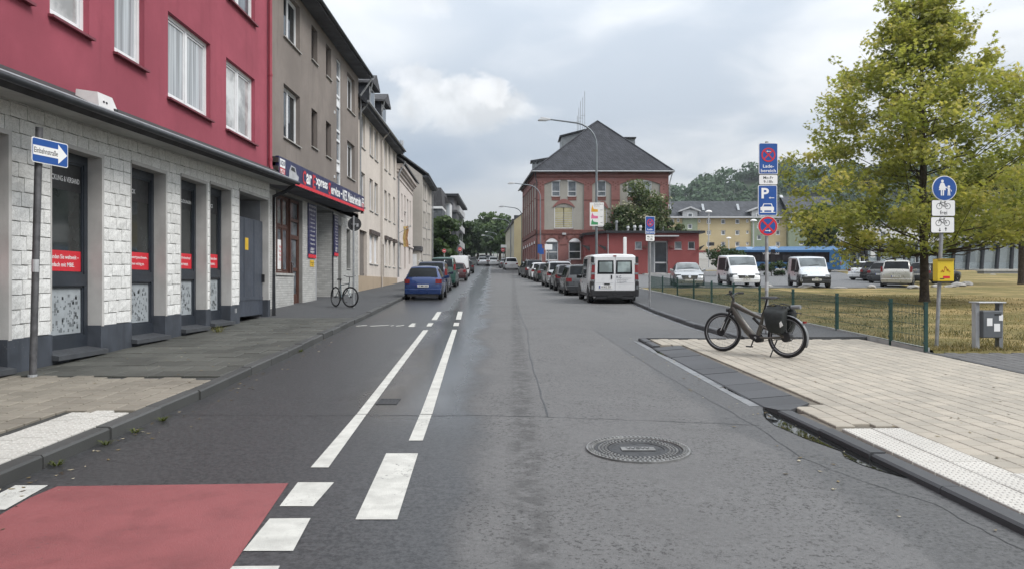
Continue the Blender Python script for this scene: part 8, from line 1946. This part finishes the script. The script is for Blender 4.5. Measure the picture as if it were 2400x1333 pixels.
# ------------------------------------------------------------------ boulders, glazed stop, small things beyond
ROCKM = mat('boulder_stone', (.30, .29, .275), .9, 0, .3, 2.5, .7, 14, dirt=.3)
def boulder(u, v, w, h, label, seed, dy=0.0):
    rr = random.Random(seed); b = gp(u, v, .10); s = b.y/F; sx, sz = w*s/2, h*s; bm = bmesh.new(); bmesh.ops.create_icosphere(bm, subdivisions=3, radius=1)
    d = [Vector((rr.gauss(0, 1), rr.gauss(0, 1), rr.gauss(0, 1))).normalized() for _ in range(9)]; cut = [rr.uniform(.62, .92) for _ in d]
    for vtx in bm.verts:
        p = vtx.co.copy()
        for n, c in zip(d, cut):
            k = p.dot(n)
            if k > c: p -= n*(k-c)*.9
        vtx.co = Vector((p.x*sx*1.1, p.y*sx*.75, p.z*sz*.62+sz*.35)) + Vector((rr.uniform(-1, 1), rr.uniform(-1, 1), rr.uniform(-1, 1)))*sx*.02
    me = bpy.data.meshes.new('boulder'); bm.to_mesh(me); bm.free(); me.materials.append(ROCKM); me.polygons.foreach_set('use_smooth', [True]*len(me.polygons)); me.set_sharp_from_angle(angle=math.radians(28)); o = bpy.data.objects.new('boulder', me); COL.objects.link(o); o.location = b+Vector((0, dy, -.05)); tag(o, label, 'boulder', 'boulders edging the parking lot')
def z10(px, py): return q10(px, py)
for i, (px, py, w_, h_, lab) in enumerate(((755, 1086, 105, 52, 'squat brown boulder between the compact van and the sand-silver car'), (1210, 1088, 140, 55, 'broad pale boulder behind the sand-silver car beside the oak trunk'), (1450, 1076, 105, 48, 'pale boulder half hidden by the oak trunk and the yellow box'),
        (400, 1086, 180, 32, 'long flat boulder right of the compact van bumper'), (40, 1084, 160, 46, 'pale jagged boulder in front of the compact van wheel'), (1600, 1075, 130, 40, 'low slab of the boulder pile on the lawn'), (1690, 1068, 150, 62, 'large grey boulder of the pile on the lawn'), (1770, 1056, 140, 68, 'rounded boulder topping the pile on the lawn'), (1650, 1030, 90, 40, 'small boulder at the back of the pile on the lawn'), (2065, 940, 62, 14, 'flat stone lying on the far lawn by the concrete slab'))):
    u, v = q10(px, py); boulder(u, v, w_/4.615, h_/4.615, lab, 60+i)
for i, (px, py, w_, h_, lab) in enumerate(((520, 592, 130, 48, 'pale boulder behind the fence in front of the silver saloon'), (1010, 596, 90, 40, 'pale boulder in front of the white people carrier'), (1380, 588, 70, 45, 'pale boulder beside the tall parking sign post'))): boulder(1540+px/5.217, 560+py/5.217, w_/5.217, h_/5.217, lab, 80+i)
GLZ = bpy.data.materials.new('barrier_glass'); GLZ.use_nodes = True; tg = NT(GLZ.node_tree); tg.n.clear(); og = tg.new('ShaderNodeOutputMaterial'); gl = tg.new('ShaderNodeBsdfGlossy'); gl.inputs['Roughness'].default_value = .08; gl.inputs['Color'].default_value = (.8, .85, .88, 1)
df = tg.new('ShaderNodeBsdfDiffuse'); df.inputs['Color'].default_value = (.30, .33, .35, 1); trn = tg.new('ShaderNodeBsdfTransparent'); trn.inputs['Color'].default_value = (.78, .84, .86, 1)
m1 = tg.new('ShaderNodeMixShader'); m1.inputs[0].default_value = .30; tg.l.new(trn.outputs[0], m1.inputs[1]); tg.l.new(df.outputs[0], m1.inputs[2]); m2 = tg.new('ShaderNodeMixShader'); m2.inputs[0].default_value = .12; tg.l.new(m1.outputs[0], m2.inputs[1]); tg.l.new(gl.outputs[0], m2.inputs[2]); tg.l.new(m2.outputs[0], og.inputs[0])
def glazed_stop():
    Y = 99.0; X = lambda px: at(q10(px, 0)[0], 0, Y).x; zt = zpx(q10(0, 598)[1], Y); zb = prof(Y)+.06; t = thing('glazed_stop', (X(1300), Y, zb), 'long glass-walled bus station with slanting dark posts behind the cars and oak', 'shelter')
    tops = [230, 300, 375, 478, 560, 632, 680, 838, 1000, 1095, 1165, 1235, 1480, 1650, 1808, 1960, 2125, 2275, 2420]; lean = [18, 22, 20, 38, 20, 30, 25, -22, -18, 10, -20, 10, -18, -34, -32, -28, -30, -22, -20]
    for a, l in zip(tops, lean):
        q = MB(); A_, B_ = Vector((X(a), Y, zt)), Vector((X(a+l), Y-.1, zb-.1)); w_ = .16 if abs(l) > 20 else .09; q.hexa([B_+Vector((-w_, -.2, 0)), B_+Vector((w_, -.2, 0)), B_+Vector((w_, .2, 0)), B_+Vector((-w_, .2, 0))], [A_+Vector((-w_, -.2, 0)), A_+Vector((w_, -.2, 0)), A_+Vector((w_, .2, 0)), A_+Vector((-w_, .2, 0))]); q.build('post', mat('stop_post', (.02, .022, .026), .5), t)
    for a, b in zip(tops[:-1], tops[1:]): MB().box(X(a)+.2, X(b)-.02, Y+.22, Y+.26, zb+.2, zt-.05).build('glass_panel', GLZ, t)
    MB().box(X(200), X(2450), Y-1.2, Y+3.5, zt, zt+.18).build('roof', LGREY, t)
    q = MB(); q.prism([(X(690), Y+1, zt), (X(840), Y+1, zt), (X(690), Y+1, zb+2.2), (X(560), Y+1, zb+.2), (X(400), Y+1, zb+.2), (X(380), Y+1, zt)], (0, .2, 0)); q.build('canopy_wing', LGREY, t)
    MB().box(X(1790), X(1945), Y+6, Y+6.4, zb, zb+2.6).build('kiosk', mat('kiosk_green', (.10, .24, .15), .6), t); MB().box(X(725), X(775), Y-.4, Y-.3, zb+1.7, zb+2.7).build('timetable', SIGN_WHITE, t); MB().box(X(1828), X(1852), Y+5.9, Y+5.95, zb+1.3, zb+1.9).build('timetable', SIGN_WHITE, t)
    b = gp(*q10(2260, 930), .1); s = thing('concrete_bench', b, 'long low concrete slab bench on the far lawn', 'bench'); MB().box(b.x-3, b.x+6, b.y, b.y+1.2, b.z-.1, b.z+.28).build('plinth', GREY_M, s); MB().box(b.x-3.1, b.x+6.1, b.y-.1, b.y+1.3, b.z+.28, b.z+.5).build('seat', CONCRETE, s)
glazed_stop()
def bus_shelter():
    Y = 112.0; a, b = at(1735, 592, Y), at(1815, 582, Y); t = thing('bus_shelter', ((a.x+b.x)/2, Y, prof(Y)), 'pale tilted bus-stop roof rising above the blue bus', 'shelter')
    q = MB(); q.hexa([a+Vector((0, -1.5, 0)), b+Vector((0, -1.5, 0)), b+Vector((0, 1.5, 0)), a+Vector((0, 1.5, 0))], [a+Vector((0, -1.5, .15)), b+Vector((0, -1.5, .35)), b+Vector((0, 1.5, .35)), a+Vector((0, 1.5, .15))]); q.build('roof', LGREY, t)
    for k in (.2, .8): p = a.lerp(b, k); MB().tube([(p.x, Y, prof(Y)), (p.x, Y, p.z+.05)], .1, 8).build('post', GREY_M, t)
bus_shelter()
for k, (u, v, Y) in enumerate(((1661, 496, 112), (1766, 517, 114), (1708, 558, 150))):
    x = at(u, 0, Y).x; z = zpx(v, Y); t = thing('plaza_lamp', (x, Y, prof(Y)+.1), ('plaza lamp with a wide white dish in front of the yellow apartments', 'plaza lamp with a white dish beside the green dormer bay', 'small curved plaza lamp far behind the people carrier')[k], 'street lamp', 'plaza lamps')
    MB().tube([(x, Y, prof(Y)-.1), (x, Y, z)], .09, 8).build('pole', LGREY, t); MB().lathe((x, Y, z-.15), (0, 0, 1), [(0, .15), (.04, .5), (.18, .48), (.32, .2)], 16).build('lamp_dish', SIGN_WHITE, t, 40)
    if k < 2: MB().box(x+.1, x+.8, Y-.2, Y+.2, z-5.2, z-4.7).build('camera_box', BLACK, t)
# far signs along the street
def far_sign(u, v, Y, r, m, label, rect=None):
    c = at(u, v, Y); t = thing('street_sign', (c.x, Y, prof(Y)), label, 'sign'); MB().tube([(c.x, Y, prof(Y)-.1), (c.x, Y, c.z)], .045, 8).build('post', GALV, t); n = Vector((0, -1, 0))
    if rect: MB().box(c.x-rect[0]/2, c.x+rect[0]/2, Y-.08, Y-.05, c.z-rect[1]/2, c.z+rect[1]/2).build('sign_plate', m, t)
    else: MB().lathe(c+n*.06, n, [(0, r), (.02, r)], 24).build('round_sign', SIGN_WHITE, t); disc(t, c, r*.93, m, n, .081); bar(t, c-R3*r*.6, c+R3*r*.6, r*.3, SIGN_WHITE, n, .085)
    return t
far_sign(*z5(660, 833), 88, .25, SIGN_RED, 'round red sign on the left pavement below the dark modern house'); far_sign(*z5(523, 846), 74, .20, SIGN_RED, 'smaller red round sign beside the dense street tree'); far_sign(*z5(1033, 838), 128, .34, SIGN_RED, 'round red sign under the white name board at the street end')
far_sign(*z5(1040, 805), 128.5, 0, SIGN_WHITE, 'white name board on a post at the end of the street', (1.0*3.4*.3, .5))
far_sign(*q6(258, 1040), 77, 0, SIGN_BLUE, 'small blue parking plate on the post by the brick office', (.45, .9)); far_sign(*q6(270, 1058), 76.5, 0, SIGN_BLUE, 'second blue plate just below the blue parking plate', (.45, .6)); far_sign(*q6(320, 1028), 74, 0, SIGN_WHITE, 'white board on a yellow post in front of the brick office window', (.75, .55)) 
p = at(*q6(862, 1000), 60); t = thing('white_pylon', (p.x, 60, prof(60)), 'slim white pylon standing behind the delivery van roof', 'pylon'); q = MB(); q.box(p.x-.13, p.x+.13, 59.9, 60.1, prof(60)-.1, zpx(q6(0, 958)[1], 60)); q.build('column', SIGN_WHITE, t, bevel=.04)
MB().box(p.x-.2, p.x+.2, 59.85, 60.15, prof(60)-.1, prof(60)+.15).build('foot', CONCRETE, t)
# fallen leaves and crumbs of grit along the kerbs and on the paving
def litter():
    rr = random.Random(77); q = MB(); tone = []
    for i in range(330):
        k = rr.random()
        if k < .4: y = 4.6+rr.random()**1.4*16; x = lk(y)+abs(rr.gauss(0, .22))+.02; dz = .005
        elif k < .6: y = 4.6+rr.random()*12; x = rk(min(y, 15.6))-abs(rr.gauss(0, .35))-.02; dz = .006
        elif k < .8: y = 5+rr.random()*9; x = rk(min(y, 15))+.6+rr.random()*3.2; dz = .064
        else: y = 9+rr.random()*11; x = lk(y)-.3-rr.random()*2.4; dz = .126
        a = rr.uniform(0, 6.28); l = rr.uniform(.008, .035); w_ = l*rr.uniform(.3, .6); c, s_ = math.cos(a), math.sin(a); z = prof(y)+dz
        P4 = [(x+u*c-v*s_, y+u*s_+v*c, z+h_) for u, v, h_ in ((-l, 0, .004), (0, -w_, 0), (l, 0, .006), (0, w_, .001))]; q.add(P4, [(0, 1, 2, 3)]); tone += [rr.random()]*4
    o = q.build('leaf_litter', leafmat('litter_leaf', (.05, .035, .02), (.20, .15, .07), (.42, .38, .28), .1), None, fix=False); set_tone(o.data, tone); stuff(tag(o, 'scattered dry leaf scraps and grit along both kerbs', 'leaf litter'))
litter()
# ------------------------------------------------------------------ the air: far things pale slightly
def haze():
    q = MB(); q.box(-950, 950, -45, 905, -3, 118); o = stuff(q.build('haze', None))
    m = bpy.data.materials.new('haze_air'); m.use_nodes = True; t = NT(m.node_tree); t.n.clear(); ou = t.new('ShaderNodeOutputMaterial'); v = t.new('ShaderNodeVolumePrincipled')
    v.inputs['Color'].default_value = (.86, .92, 1.0, 1); v.inputs['Density'].default_value = .0002; v.inputs['Anisotropy'].default_value = .2
    t.l.new(v.outputs[0], ou.inputs['Volume']); o.data.materials.clear(); o.data.materials.append(m); o.display_type = 'WIRE'
haze()
